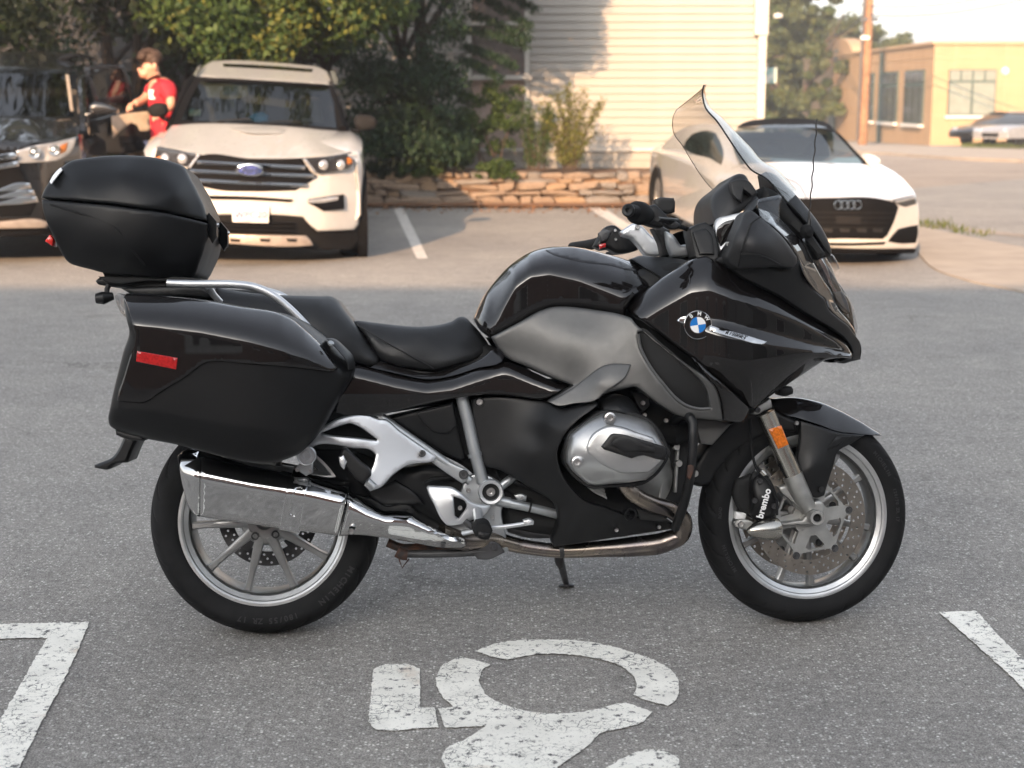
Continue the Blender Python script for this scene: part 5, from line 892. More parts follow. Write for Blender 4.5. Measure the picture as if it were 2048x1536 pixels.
bp('rear_mudguard', 'blackplastic', [(250,600),(300,640),(330,760),(310,850),(275,880),(253,926),(228,930),(218,939),(186,937),(186,931),(222,915),(244,878),(262,800),(262,700)], .085, mirror=True, bevel=.02, grid=14)

# ---------------------------------------------------------------- engine
bp('engine_block', 'alucast', [(1290,870),(1340,884),(1378,868),(1392,920),(1380,985),(1366,1028),(1320,1020),(1290,1010),(1250,985),(1260,940)], [(1290,870,.12),(1378,868,.05),(1392,920,.02),(1366,1028,.06),(1290,1010,.12),(1320,950,.14)], bevel=.02, depth=.12, grid=12)
for a, b, y0, y1 in ((1354,1360,890,985),(1322,1328,958,1008)):
    bp('engine_rib', 'alucast', [(a,y0),(b,y0),(b-6,y1),(a-6,y1)], .128, bevel=.003, depth=.05)
for x, y in ((1351,893),(1356,926),(1372,1008),(1388,946)): bbolt(x, y, .12, .010, h=.02, mat='alucast', socket=False)
for k in range(5): bp('cooling_fin', 'alucast', [(1150+6*k,930+9.5*k),(1196+2*k,958+7*k),(1206+2*k,966+7*k),(1206+2*k,971+7*k),(1149+7*k,937+9.5*k)], .22, bevel=.002, depth=.16)
head = bp('cylinder_head_cover', 'headsilver', [(1138,889),(1143,871),(1166,851),(1190,836),(1208,827),(1230,826),(1262,832),(1296,842),(1306,851),(1318,870),(1329,890),(1336,903),(1329,923),(1311,947),(1293,961),(1260,966),(1223,969),(1190,972),(1177,970),(1166,961),(1144,940),(1135,926),(1135,905)],
   [(1135,905,.335),(1208,827,.315),(1262,832,.318),(1306,851,.325),(1333,903,.345),(1311,947,.335),(1223,969,.325),(1170,965,.32),(1220,850,.352),(1170,880,.352),(1290,865,.356),(1170,925,.355),(1230,950,.358),(1300,935,.356),(1240,900,.362)], bevel=.014, depth=.09, grid=7, corner=24)
bp('cover_relief', 'headsilver', [(1172,894),(1186,868),(1202,857),(1220,851),(1240,853),(1281,867),(1306,875),(1316,890),(1327,905),(1324,923),(1299,945),(1270,947),(1244,946),(1202,928),(1175,908)], [(1172,894,.362),(1220,851,.361),(1306,875,.365),(1324,923,.366),(1270,947,.367),(1202,928,.366),(1240,890,.371)], parent=head, bevel=.006, depth=.014, grid=7, corner=30)
bp('cover_insert', 'blackplastic', [(1203,893),(1222,869),(1228,867),(1240,868),(1285,880),(1328,893),(1337,903),(1330,921),(1320,919),(1288,911),(1276,913),(1264,917),(1245,911),(1208,899)], [(1203,893,.374),(1228,867,.374),(1337,903,.375),(1264,917,.378),(1270,890,.381)], parent=head, bevel=.005, depth=.02, grid=7, corner=18)
bp('insert_ridge', 'blackplastic', [(1222,890),(1232,877),(1240,876),(1310,896),(1308,906),(1280,902),(1262,905)], .3835, parent=head, bevel=.002, depth=.006)
bp('cover_seam', 'darkcore', [(1131,889),(1137,868),(1164,847),(1207,821),(1232,821),(1298,837),(1311,848),(1335,889),(1341,905),(1332,927),(1313,952),(1294,966),(1223,975),(1178,976),(1160,965),(1138,943),(1129,926)], .30, bevel=.004, depth=.10)
for x, y in ((1220,836),(1154,924)):
    link('cover_bolt', Geo().lathe([(0,.004),(.005,.004),(.006,.012),(.0095,.012),(.0105,.009),(.0105,.006),(.0145,.005),(.0155,0),(.0155,-.02)], BK.P(x, y, .352), (0,-1,0), 24).mesh(), 'bolt', head)
bp('ignition_cover', 'blackplastic', [(1206,800),(1216,796),(1234,790),(1258,795),(1270,806),(1279,820),(1284,828),(1266,831),(1230,824),(1206,822),(1203,812)], [(1206,800,.27),(1258,795,.26),(1284,828,.28),(1206,822,.29),(1240,812,.30)], bevel=.012, depth=.08, grid=7)
bp('throttle_body', 'steeldark', [(1262,782),(1296,786),(1300,812),(1286,826),(1272,806)], .17, bevel=.006, depth=.08)
for x, y in ((1286,806),(1289,830),(1332,841)): bbolt(x, y, .2, .006)
link('intake_hose', Geo().tube([BK.P(1330,866,.12), BK.P(1352,868,.15), BK.P(1368,862,.13)], .03, 16).mesh(), 'rubber', bike)
# exhaust
btube('exhaust_header', 'exhaust', [(1240,955,.25),(1262,985,.25),(1300,1006,.23),(1345,1022,.2),(1366,1040,.17),(1362,1068,.14),(1330,1084,.125),(1270,1093,.12),(1200,1098,.12),(1110,1101,.12),(1040,1092,.12),(985,1080,.14),(930,1082,.17),(880,1070,.2)], [.021,.021,.022,.023,.026,.029,.027,.023,.0205,.0195,.0195,.021,.024,.026,.03], step=7, seg=18)
btube('exhaust_clamp', 'steeldark', [(1127,1099,.12),(1118,1100,.12)], .0225)
def prof1(ts, vs, k=9):
    q = np.linspace(0, 1, 201); w = np.interp(q, ts, vs); e = np.pad(w, k, mode='reflect', reflect_type='odd'); w = np.convolve(e, np.ones(2*k+1)/(2*k+1), 'valid'); return lambda t: np.interp(t, q, w)
SP_ = prof1([0, .10, .26, .40, 1], [.175, .228, .260, .266, .236])
def silv(x, y):
    a = np.interp(x, [354, 401, 500, 622, 697], [906, 903, 926, 947, 969]); c = np.interp(x, [366, 397, 500, 600, 675], [1010, 1035, 1049, 1063, 1073]); return SP_(np.clip((y-a)/(c-a), 0, 1))
SQ_ = prof1([0, .12, .32, .5, 1], [.185, .222, .248, .250, .225])
def shiv(x, y):
    a = np.interp(x, [690, 697, 735, 770, 822, 876, 926], [969, 969, 1000, 1017, 1018, 1052, 1073]); c = np.interp(x, [675, 700, 800, 886, 934], [1074, 1072, 1082, 1097, 1096]); return SQ_(np.clip((y-a)/(c-a), 0, 1)) + .012*np.clip((930-x)/230, 0, 1)*0
sil = bp('silencer', 'chrome', [(401,903),(440,914),(500,926),(560,934),(622,947),(697,969),(695,985),(688,1020),(675,1073),(600,1063),(500,1049),(420,1038),(397,1034),(398,960)],
   lambda x, y: silv(x, y), bevel=.012, depth=.13, grid=8, back=True)
bp('end_cap', 'chrome', [(354,913),(364,903),(376,899),(402,902),(400,960),(398,1035),(388,1030),(379,1020),(366,981)], lambda x, y: silv(x, y) + .003 - .05*np.clip((398-x)/45, 0, 1)**1.3, parent=sil, bevel=.010, depth=.13, grid=7, back=True)
bp('strap', 'chrome', [(588,933),(624,943),(612,985),(598,1066),(558,1060),(572,985)], lambda x, y: silv(x, y) + .005, parent=sil, bevel=.002, depth=.012, grid=7, holes=[[(593,976),(602,974),(606,980),(594,1028),(588,1033),(580,1029),(580,1022)]])
bp('exhaust_shield', 'chrome', [(697,971),(699,988),(715,992),(735,1000),(770,1019),(800,1016),(822,1018),(850,1038),(876,1052),(897,1069),(926,1073),(934,1090),(928,1097),(886,1097),(800,1082),(700,1072),(677,1074),(690,1020)],
   shiv, bevel=.014, depth=.09, grid=8, back=True)
bbolt(703,1063,.244,.008); bbolt(886,1091,.236,.007, mat='steeldark')
hg = bp('exhaust_hanger', 'silverframe', [(600,925),(626,925),(626,945),(612,952),(590,938)], .225, bevel=.003, depth=.01)
link('hanger_disc', Geo().lathe([(0,.004),(.006,.004),(.0075,.009),(.012,.009),(.014,.005),(.021,.005),(.0225,.009),(.0255,.007),(.0255,-.008)], BK.P(613,911,.235), (0,-1,0), 32).mesh(), 'silver', hg)
bbolt(595,940,.23,.005,hg); bbolt(620,942,.23,.005,hg)

# ---------------------------------------------------------------- frame, rests, stands
bp('subframe_plate', 'silver', [(600,893),(608,880),(631,862),(655,848),(673,838),(690,833),(709,830),(737,830),(758,838),(767,838),(800,862),(872,912),(871,922),(856,926),(838,927),(816,931),(788,949),(760,976),(740,983),(728,971),(740,945),(748,925),(751,910),(744,903),(700,896),(665,889),(640,889),(612,897)], [(600,893,.2),(709,830,.2),(767,838,.19),(872,912,.17),(816,931,.19),(740,983,.22),(751,910,.205),(700,880,.21),(660,860,.21)], bevel=.005, depth=.022, holes=[[(640,867),(690,849),(699,847),(709,850),(754,879),(752,881),(700,875),(660,871)]], grid=8, back=True)
bbolt(845,907,.19,.009,mat='steeldark'); bbolt(722,836,.19,.008,mat='steeldark')
btube('frame_rail', 'silverframe', [(752,826,.16),(800,862,.16),(872,912,.155),(940,962,.15)], .0125)
bp('frame_end', 'silverframe', [(858,920),(872,912),(905,927),(934,940),(938,958),(925,968),(905,955),(870,930)], .165, bevel=.004, depth=.02)
bbolt(927,949,.168,.0125,mat='steeldark',h=.008)
btube('frame_tube', 'silverframe', [(922,790,.16),(934,835,.16),(950,905,.16),(966,965,.16)], .0165, seg=18)
btube('tube_collar', 'silverframe', [(949,906,.16),(951,913,.16)], .0195, seg=18)
bp('frame_gusset', 'silverframe', [(930,962),(944,950),(962,948),(985,955),(1003,975),(1010,1000),(1004,1020),(1012,1070),(1018,1103),(1000,1104),(982,1098),(972,1065),(955,1030),(932,1000),(922,985)], .15, bevel=.005, depth=.025)
link('pivot_boss', Geo().lathe([(.0225,.0),(.0225,.019),(.0235,.022),(.031,.023),(.034,.019),(.034,-.03)], BK.P(981,983,.16), (0,-1,0), 40).mesh(), 'silver', bike)
link('pivot_recess', Geo().lathe([(0,.008),(.0232,.008),(.0232,.012)], BK.P(981,983,.16), (0,-1,0), 32).mesh(), 'darkcore', bike); link('pivot_nut', Geo().lathe([(0,.010),(.004,.010),(.005,.019),(.011,.019),(.012,.012)], BK.P(981,983,.163), (0,-1,0), 24).mesh(), 'bolt', bike)
btube('lower_tube', 'silverframe', [(995,1001,.15),(1040,1011,.15),(1080,1020,.14),(1118,1030,.13)], .0125, seg=16); btube('cable_tie', 'darkcore', [(1058,1015,.147),(1062,1016,.147)], .0132)
btube('tube_sleeve', 'silverframe', [(995,1001,.15),(1020,1006,.15)], .0145); btube('upper_stub', 'silverframe', [(1000,974,.14),(1016,962,.14),(1034,950,.13)], .012)
foot = bp('footrest_plate', 'silver', [(853,976),(856,972),(880,973),(906,976),(918,983),(949,1007),(965,1010),(981,1012),(982,1015),(970,1030),(945,1040),(926,1048),(915,1051),(893,1050),(884,1041),(868,1010),(855,984)], [(853,976,.20),(982,1014,.20),(915,1051,.215),(884,1041,.215),(910,1000,.22)], bevel=.005, depth=.014, holes=[[(907,993),(932,1007),(933,1011),(917,1038),(910,1033)]], grid=8, back=True)
bp('hanger_bracket', 'silverframe', [(890,1045),(950,1045),(960,1060),(958,1078),(925,1072),(898,1066)], .17, bevel=.003, depth=.02)
for x, y, v, r in ((937,981,.18,.0065),(985,1035,.165,.005),(920,1016,.19,.006),(911,1066,.18,.005)): bbolt(x, y, v, r)
link('peg_arm', Geo().tube([BK.P(955,1022,.21), BK.P(957,1042,.25), BK.P(952,1058,.29)], [.013,.012,.009], 10).mesh(), 'silver', foot)
link('peg_spring', Geo().tube([BK.P(930,1042,.225), BK.P(946,1056,.225)], .008, 12).mesh(), 'steeldark', foot)
bp('footpeg', 'rubber', [(945,1060),(953,1046),(965,1044),(980,1050),(985,1060),(977,1078),(962,1077),(951,1071)], .36, parent=foot, bevel=.006, depth=.11, back=True, ortho=.34); bp('peg_end', 'blackplastic', [(957,1062),(979,1066),(976,1076),(955,1073)], .3645, parent=foot, bevel=.0015, depth=.008, ortho=.35)
ped = btube('brake_pedal', 'silver', [(926,1066,.2),(975,1057,.24),(1020,1052,.26),(1052,1047,.275)], [.008,.0065,.006,.006]); bp('pedal_pad', 'silver', [(1046,1042),(1062,1039),(1068,1043),(1067,1050),(1050,1052)], .285, parent=ped, bevel=.003, depth=.03, back=True)
peg = bp('passenger_peg', 'blackplastic', [(678,914),(684,898),(692,897),(718,922),(741,944),(742,952),(726,968),(716,962)], .27, bevel=.006, depth=.035, back=True); bp('peg_tip', 'silver', [(677,914),(687,911),(694,924),(688,939),(682,934)], .276, parent=peg, bevel=.004, depth=.02, back=True)
link('peg_pivot', Geo().tube([BK.P(735,962,.25), BK.P(748,974,.25)], .010, 12).mesh(), 'silverframe', peg)
cs = btube('centre_stand', 'steeldark', [(798,1107,.16),(850,1108,.16),(920,1106,.16),(972,1103,.16)], .0105, seg=14); btube('stand_foot', 'rust', [(794,1103,.165),(803,1108,.165),(815,1109,.165)], .0155, cs)
link('stand_spring', Geo().tube([BK.P(798,1118,.16), BK.P(804,1136,.16), BK.P(818,1118,.16)], .002, 6).mesh(), 'rust', cs)
bp('stand_bracket', 'steeldark', [(940,1100),(972,1085),(985,1082),(1000,1090),(1010,1105),(975,1120),(955,1119)], .17, parent=cs, bevel=.004, depth=.04); bbolt(989,1094,.175,.010,cs,mat='steeldark')
btube('linkage_bracket', 'rust', [(775,1085,.12),(800,1095,.12),(850,1094,.12),(920,1090,.12)], .012)
# side stand on the far side, foot on the ground
p_top = BK.P(1117,1106,-.08); gw = ground(1133,1173); X = gw - BK.O; p_foot = Vector((X @ BK.U, -(X @ BK.V), X @ BK.W))
ss = link('side_stand', Geo().tube([p_top, p_top.lerp(p_foot, .5), p_foot + Vector((0, 0, .006))], [.012, .011, .009], 12).mesh(), 'steeldark', bike)
link('stand_foot', Geo().lathe([(0,0.008),(.02,.008),(.024,.004),(.024,0),(0,0)], p_foot, (0.0, -math.sin(.15374)*-1, 1), 16).mesh(), 'steeldark', ss)
bp('stand_lug', 'steeldark', [(1110,1100),(1128,1102),(1126,1135),(1119,1140),(1112,1130)], -.07, bevel=.003, depth=.02)
btube('crash_bar', 'blackplastic', [(1345,846,.14),(1358,833,.22),(1371,829,.28),(1382,838,.31),(1386,868,.32),(1384,917,.32),(1379,959,.31),(1363,1022,.27),(1350,1056,.22)], .0125, seg=16); bp('paint_chip', 'rust', [(1376,932),(1384,926),(1388,932),(1386,948),(1380,960),(1374,955)], .3305, bevel=.004, depth=.004)

# ---------------------------------------------------------------- side covers
bp('battery_cover', 'blackplastic', [(777,836),(840,820),(907,803),(918,861),(932,915),(926,922),(897,912),(869,896),(820,865)], [(777,836,.15),(907,803,.16),(926,920,.14),(869,896,.14),(860,840,.165)], bevel=.008, depth=.05)
bp('cover_facet', 'blackplastic', [(832,826),(905,808),(914,850),(898,868),(868,864),(848,848)], [(832,826,.170),(905,808,.172),(914,850,.168),(868,864,.163)], bevel=.004, depth=.02)
sidec = bp('side_cover', 'blackplastic', [(943,797),(975,794),(1006,794),(1050,797),(1097,804),(1122,816),(1160,812),(1193,803),(1197,811),(1183,822),(1160,838),(1138,860),(1122,885),(1116,905),(1119,930),(1130,957),(1154,987),(1170,1001),(1210,1015),(1249,1029),(1290,1037),(1330,1040),(1344,1044),(1347,1058),(1290,1067),(1234,1075),(1160,1087),(1108,1094),(1104,1086),(1112,1060),(1117,1036),(1111,1012),(1060,976),(1016,949),(999,940),(967,933),(955,890),(946,843)],
   [(943,797,.165),(1006,794,.185),(1097,804,.215),(1195,806,.285),(1160,838,.295),(1118,900,.27),(1130,957,.25),(1170,1001,.24),(1344,1050,.15),(1234,1075,.17),(1108,1094,.17),(1111,1012,.19),(999,940,.18),(960,890,.165),(1040,860,.20),(1075,870,.225),(1098,850,.252),(1060,910,.222),(1030,930,.195),(1150,1040,.22),(1250,1045,.2)], bevel=.006, depth=.06, grid=8)
bbolt(959,804,.176,.009,sidec); link('bolt_cup', Geo().lathe([(.010,.0035),(.0125,.004),(.0135,0),(.0135,-.006)], BK.P(959,804,.172), (0,-1,0), 20).mesh(), 'blackplastic', sidec)
link('belly_duct', Geo().lathe([(.017,0),(.017,.006),(.013,.006),(.012,-.03),(0,-.03)], BK.P(1260,1029,.215), (.25,-1,0), 24).mesh(), 'blackplastic', sidec)
for x, y, v in ((1233,1060,.2),(1318,1054,.17)): bbolt(x, y, v, .0055, sidec)
bp('belly_lip', 'darkcore', [(1272,1016),(1330,1035),(1345,1045),(1280,1040)], .205, bevel=.003, depth=.02)
# gloss tail side panel
def sym(name, mat, pts, v, **k): return bp(name, mat, pts, v, twin=True, **k)
sym('tail_panel', 'gloss', [(672,800),(690,765),(703,728),(741,737),(792,750),(826,758),(854,762),(880,760),(905,755),(956,738),(985,728),(1006,723),(1020,725),(1069,745),(1120,767),(1141,771),(1118,784),(1087,798),(1050,795),(1016,790),(980,789),(943,792),(900,799),(841,811),(800,821),(760,830),(720,834),(690,833),(668,824)],
   lambda x, y: .210 + .035*np.clip((x-980)/160, 0, 1)**1.5 - .030*np.clip(1 - (y - np.interp(x, [668,703,741,792,854,905,956,1006,1020,1069,1141], [728,728,737,750,762,755,738,723,725,745,771]))/26., 0, 1)**2 - .012*np.clip((y-790)/40., 0, 1), bevel=.006, depth=.05, grid=7)
sym('seat_surround', 'gloss', [(738,735),(760,722),(800,735),(845,746),(875,745),(925,733),(965,716),(985,700),(1000,696),(1010,712),(1004,722),(956,736),(905,752),(854,759),(800,749)], [(738,735,.178),(800,735,.155),(875,745,.15),(985,700,.16),(1010,712,.195),(956,736,.186),(854,759,.178),(854,750,.165)], bevel=.003, depth=.03, grid=7)
bp('passenger_seat', 'leather', [(430,575),(500,585),(571,590),(640,592),(663,593),(674,600),(690,622),(708,645),(735,685),(758,722),(756,731),(745,734),(715,728),(660,715),(560,690),(450,640),(425,600)],
   [(430,575,.12),(571,590,.115),(663,593,.11),(708,645,.15),(757,726,.17),(715,728,.18),(560,690,.18),(450,640,.17),(600,640,.19),(690,670,.185),(640,612,.165)], mirror=True, bevel=.022, grid=8)
seat = bp('rider_seat', 'leather', [(706,642),(716,641),(741,644),(792,650),(833,653),(874,650),(905,642),(921,633),(928,633),(944,647),(963,668),(977,688),(981,697),(975,707),(960,715),(926,727),(895,736),(874,740),(844,740),(803,733),(770,724),(760,718),(735,680)],
   [(708,642,.13),(792,650,.115),(874,650,.10),(926,634,.06),(963,668,.09),(981,697,.11),(926,727,.15),(844,740,.165),(762,720,.165),(735,680,.16),(800,690,.165),(860,700,.155),(920,690,.13),(850,670,.14),(940,665,.09)], mirror=True, bevel=.02, grid=8)
btube('seat_seam', 'leather', [(712,648,.148),(745,668,.163),(800,700,.170),(840,722,.172),(868,738,.163)], .0022, seat, seg=6)
bp('seat_pan', 'blackplastic', [(765,724),(840,742),(880,744),(930,732),(978,706),(990,712),(960,732),(905,748),(850,756),(780,742)], .145, mirror=True, bevel=.004, depth=.02)
# matte grey knee panel with air outlet
knee = sym('knee_panel', 'greymatte', [(983,674),(1040,644),(1085,620),(1105,614),(1134,613),(1165,616),(1193,620),(1252,632),(1264,637),(1270,645),(1300,672),(1339,704),(1380,732),(1416,758),(1432,775),(1440,795),(1444,820),(1446,842),(1400,838),(1357,831),(1325,813),(1290,787),(1272,774),(1252,777),(1225,783),(1211,788),(1193,800),(1150,805),(1111,811),(1096,803),(1120,788),(1146,771),(1110,757),(1060,735),(1011,712),(998,697)],
   [(983,674,.205),(1105,614,.215),(1193,620,.235),(1265,638,.275),(1339,704,.322),(1416,758,.325),(1446,842,.295),(1357,831,.30),(1272,774,.292),(1200,798,.29),(1096,803,.255),(1146,771,.255),(1060,735,.225),(1011,712,.205),(1080,660,.232),(1150,680,.257),(1225,690,.275),(1200,740,.278),(1140,730,.255),(1262,700,.285),(1300,760,.30),(1265,750,.290)],
   bevel=.007, depth=.05, grid=7, holes=[[(1276,664),(1282,663),(1310,682),(1369,732),(1400,760),(1412,778),(1421,817),(1400,818),(1369,811),(1345,792),(1325,768),(1302,738),(1288,712),(1277,683)]])
bp('air_outlet', 'darkcore', [(1270,658),(1282,656),(1320,684),(1375,730),(1408,758),(1422,782),(1428,824),(1395,824),(1360,816),(1318,774),(1284,722),(1270,685)], [(1276,664,.272),(1369,732,.31),(1421,817,.29),(1325,768,.285),(1288,712,.275)], parent=knee, bevel=.002, depth=.01)
btube('outlet_lip', 'greymatte', [(1276,668,.292),(1280,694,.292),(1292,720,.295),(1308,745,.298),(1328,770,.302),(1348,793,.304),(1370,810,.305),(1400,818,.303),(1421,817,.302)], .0045, knee, seg=8)
bp('knee_facet', 'greymatte', [(1263,729),(1240,727),(1211,730),(1195,738),(1175,753),(1146,776),(1120,792),(1098,804),(1112,811),(1150,807),(1193,800),(1211,784),(1232,770),(1249,756)], [(1263,729,.290),(1211,730,.284),(1175,753,.272),(1146,776,.264),(1098,804,.262),(1112,811,.268),(1193,800,.302),(1211,784,.306),(1249,756,.306),(1200,765,.302),(1235,745,.30)], parent=knee, bevel=.003, depth=.03, grid=6)
# tank
def tankv(x, y):
    yt = np.interp(x, [948,973,1017,1061,1090,1149,1208,1266,1322], [636,584,532,502,493,491,503,521,556]); y1 = np.interp(x, [948,985,1008,1030,1060,1100,1160,1240,1322], [705,672,622,578,556,551,566,598,625]); vb = np.interp(x, [948,985,1030,1090,1150,1250,1322], [.180,.192,.203,.210,.214,.226,.222])
    return vb - (vb-.092)*np.clip((y1-y)/np.maximum(y1-yt, 12.), 0, 1.05)**2.0 - .006*np.clip((y-y1)/60., 0, 1)
bp('fuel_tank', 'gloss', [(948,638),(958,615),(973,586),(993,560),(1017,534),(1040,516),(1061,504),(1090,495),(1120,492),(1149,493),(1180,498),(1208,505),(1240,514),(1266,523),(1295,540),(1322,557),(1290,582),(1262,604),(1254,620),(1252,633),(1222,626),(1193,621),(1165,617),(1134,614),(1105,615),(1085,621),(1040,645),(983,675),(965,660)],
   tankv, mirror=True, bevel=.02, grid=6, step=4)
bp('tank_inlay', 'gloss', [(1092,499),(1120,494),(1160,496),(1205,508),(1245,522),(1282,541),(1262,541),(1220,531),(1170,525),(1130,516),(1102,507)], lambda x, y: tankv(x, y) + .003, bevel=.002, depth=.01, grid=6)
sym('dash_cover', 'blackplastic', [(1264,518),(1276,512),(1310,513),(1345,515),(1378,521),(1350,538),(1324,556),(1295,538)], [(1264,518,.10),(1276,512,.08),(1345,515,.09),(1378,521,.16),(1324,556,.185),(1310,530,.15)], bevel=.006, depth=.08)
# ---------------------------------------------------------------- front fairing
def FV(x, y):
    yt = np.interp(x, [1258,1290,1322,1383,1413,1428,1459,1481,1520,1556,1600,1637,1674,1694,1706], [613,582,557,519,511,518,535,552,571,589,618,641,663,681,706])
    y1 = np.interp(x, [1258,1322,1380,1420,1480,1520,1556,1600,1637,1674,1706], [660,622,590,586,606,620,634,652,668,686,712]); y2 = np.interp(x, [1380,1400,1480,1560,1640,1700], [622,630,648,667,689,706]); dy = np.interp(x, [1380,1480,1560,1640,1706], [34,34,30,20,8])
    vm = np.interp(x, np.linspace(1258, 1706, 24), np.convolve(np.pad(np.interp(np.linspace(1258, 1706, 24), [1258,1322,1380,1420,1470,1540,1600,1660,1706], [.258,.288,.312,.321,.317,.284,.240,.176,.092]), 2, mode='reflect', reflect_type='odd'), np.ones(5)/5, 'valid'))
    yb = np.interp(x, [1258,1292,1350,1383,1445,1500,1575,1640,1706], [620,646,690,713,765,815,770,727,717]); y4 = np.interp(x, [1258,1383,1480,1560,1640,1706], [640,705,722,714,704,712])
    s = np.clip((y-y2)/dy, 0, 1); s = s*s*(3-2*s)
    return vm - .056*np.clip((y1-y)/np.maximum(y1-yt, 8.), 0, 1.05)**1.9 + .019*s*np.clip((x-1385)/60., 0, 1) - .075*np.clip((y-y4)/np.maximum(yb-y4, 30.), 0, 1)**1.5*np.clip((x-1400)/80., 0, 1)
fair = sym('side_fairing', 'gloss', [(1258,614),(1262,606),(1290,583),(1322,558),(1355,537),(1383,520),(1400,514),(1413,512),(1428,519),(1459,536),(1481,553),(1520,572),(1556,590),(1600,620),(1637,642),(1674,664),(1694,682),(1703,697),(1706,708),(1703,717),(1682,716),(1661,718),(1650,721),(1640,727),(1610,747),(1575,770),(1545,790),(1520,808),(1508,818),(1500,813),(1470,786),(1445,765),(1410,735),(1383,713),(1350,690),(1318,664),(1292,645),(1268,628)],
   FV, bevel=.006, depth=.05, grid=6, step=4)
sym('lower_fairing', 'gloss', [(1384,714),(1412,737),(1447,767),(1472,790),(1500,815),(1497,828),(1487,845),(1462,844),(1447,841),(1446,820),(1442,796),(1434,775),(1418,757)], [(1384,714,.328),(1447,767,.318),(1500,815,.245),(1487,845,.245),(1447,841,.29),(1434,775,.325),(1460,810,.30)], bevel=.005, depth=.05, grid=6)
sym('duct_panel', 'greymatte', [(1392,836),(1420,838),(1463,848),(1445,868),(1425,890),(1402,888),(1395,862)], .19, bevel=.004, depth=.05)
sym('upper_cowl', 'blackplastic', [(1428,522),(1440,514),(1456,516),(1475,533),(1530,533),(1584,533),(1598,519),(1609,552),(1634,585),(1650,599),(1657,617),(1678,637),(1698,653),(1712,672),(1720,683),(1722,705),(1721,719),(1700,724),(1687,727),(1678,722),(1690,718),(1704,716),(1706,706),(1694,681),(1674,663),(1637,641),(1600,618),(1556,589),(1520,571),(1481,552),(1459,535)],
   [(1428,522,.26),(1456,516,.285),(1530,533,.30),(1598,519,.235),(1634,585,.19),(1657,617,.165),(1698,653,.10),(1720,683,.03),(1722,705,.02),(1721,719,.03),(1687,727,.09),(1706,706,.075),(1674,663,.15),(1637,641,.2),(1556,589,.265),(1481,552,.29),(1540,560,.285),(1600,590,.235),(1500,545,.298)], bevel=.004, depth=.05, grid=7)
mir = sym('mirror_housing', 'greyplastic', [(1492,424),(1498,420),(1507,422),(1519,432),(1545,453),(1563,470),(1577,487),(1589,505),(1596,517),(1595,526),(1585,536),(1555,533),(1509,537),(1475,537),(1462,528),(1456,517),(1464,492),(1473,467),(1482,445)],
   [(1494,422,.33),(1519,432,.325),(1577,487,.30),(1596,520,.285),(1585,536,.30),(1509,537,.335),(1456,517,.345),(1473,467,.37),(1510,470,.385),(1545,500,.37),(1500,510,.385),(1565,515,.335)], bevel=.009, depth=.10, grid=6)
btube('housing_seam', 'darkcore', [(1520,434,.350),(1505,444,.385),(1493,470,.392),(1483,500,.390),(1476,533,.352)], .0026, mir, seg=6)
btube('housing_crease', 'blackplastic', [(1482,508,.386),(1510,509,.388),(1535,517,.377),(1560,530,.34)], .003, mir, seg=6)
bbolt(1456,488,.30,.006)
sym('front_strip', 'gloss', [(1517,416),(1540,423),(1561,437),(1584,460),(1603,481),(1625,520),(1645,556),(1665,586),(1677,615),(1702,647),(1712,664),(1713,676),(1698,652),(1678,636),(1658,616),(1651,599),(1634,584),(1609,551),(1597,518),(1577,485),(1546,452),(1520,431)], [(1517,416,.25),(1561,437,.17),(1603,481,.15),(1645,556,.12),(1677,615,.095),(1712,668,.045),(1698,652,.095),(1658,616,.16),(1634,584,.185),(1597,518,.235),(1546,452,.29)], bevel=.003, depth=.04, grid=7)
sym('position_lamp', 'lens', [(1606,530),(1613,536),(1622,551),(1637,578),(1636,584),(1628,577),(1610,554)], [(1606,530,.222),(1637,580,.182),(1610,554,.214),(1622,551,.205)], bevel=.002, depth=.01)
hl = bp('headlight', 'lens', [(1604,478),(1614,472),(1624,475),(1645,503),(1662,530),(1676,562),(1685,580),(1696,594),(1706,612),(1712,636),(1716,658),(1713,668),(1702,646),(1690,632),(1677,614),(1665,585),(1645,555),(1622,514)], [(1604,478,.145),(1624,475,.10),(1662,530,.055),(1685,580,.04),(1706,612,.02),(1716,658,.012),(1702,646,.07),(1677,614,.095),(1645,555,.12),(1665,560,.095),(1690,605,.065)], mirror=True, bevel=.004, grid=7)
bp('headlight_reflector', 'lampmetal', [(1618,490),(1630,492),(1655,533),(1672,575),(1690,600),(1702,640),(1690,626),(1672,596),(1648,548)], .035, parent=hl, mirror=True, bevel=.01, grid=8); bp('lamp_bowl', 'steeldark', [(1666,584),(1684,582),(1694,598),(1702,628),(1690,620),(1676,604)], .06, parent=hl, bevel=.006, depth=.03)
bp('headlight_bridge', 'gloss', [(1590,470),(1612,462),(1640,505),(1665,545),(1700,600),(1712,660),(1690,650),(1655,600),(1610,520)], .028, mirror=True, bevel=.01, grid=10)
bp('front_lamp', 'lens', [(1660,506),(1665,509),(1676,525),(1680,537),(1676,540),(1668,532)], -.02, bevel=.003, depth=.02)
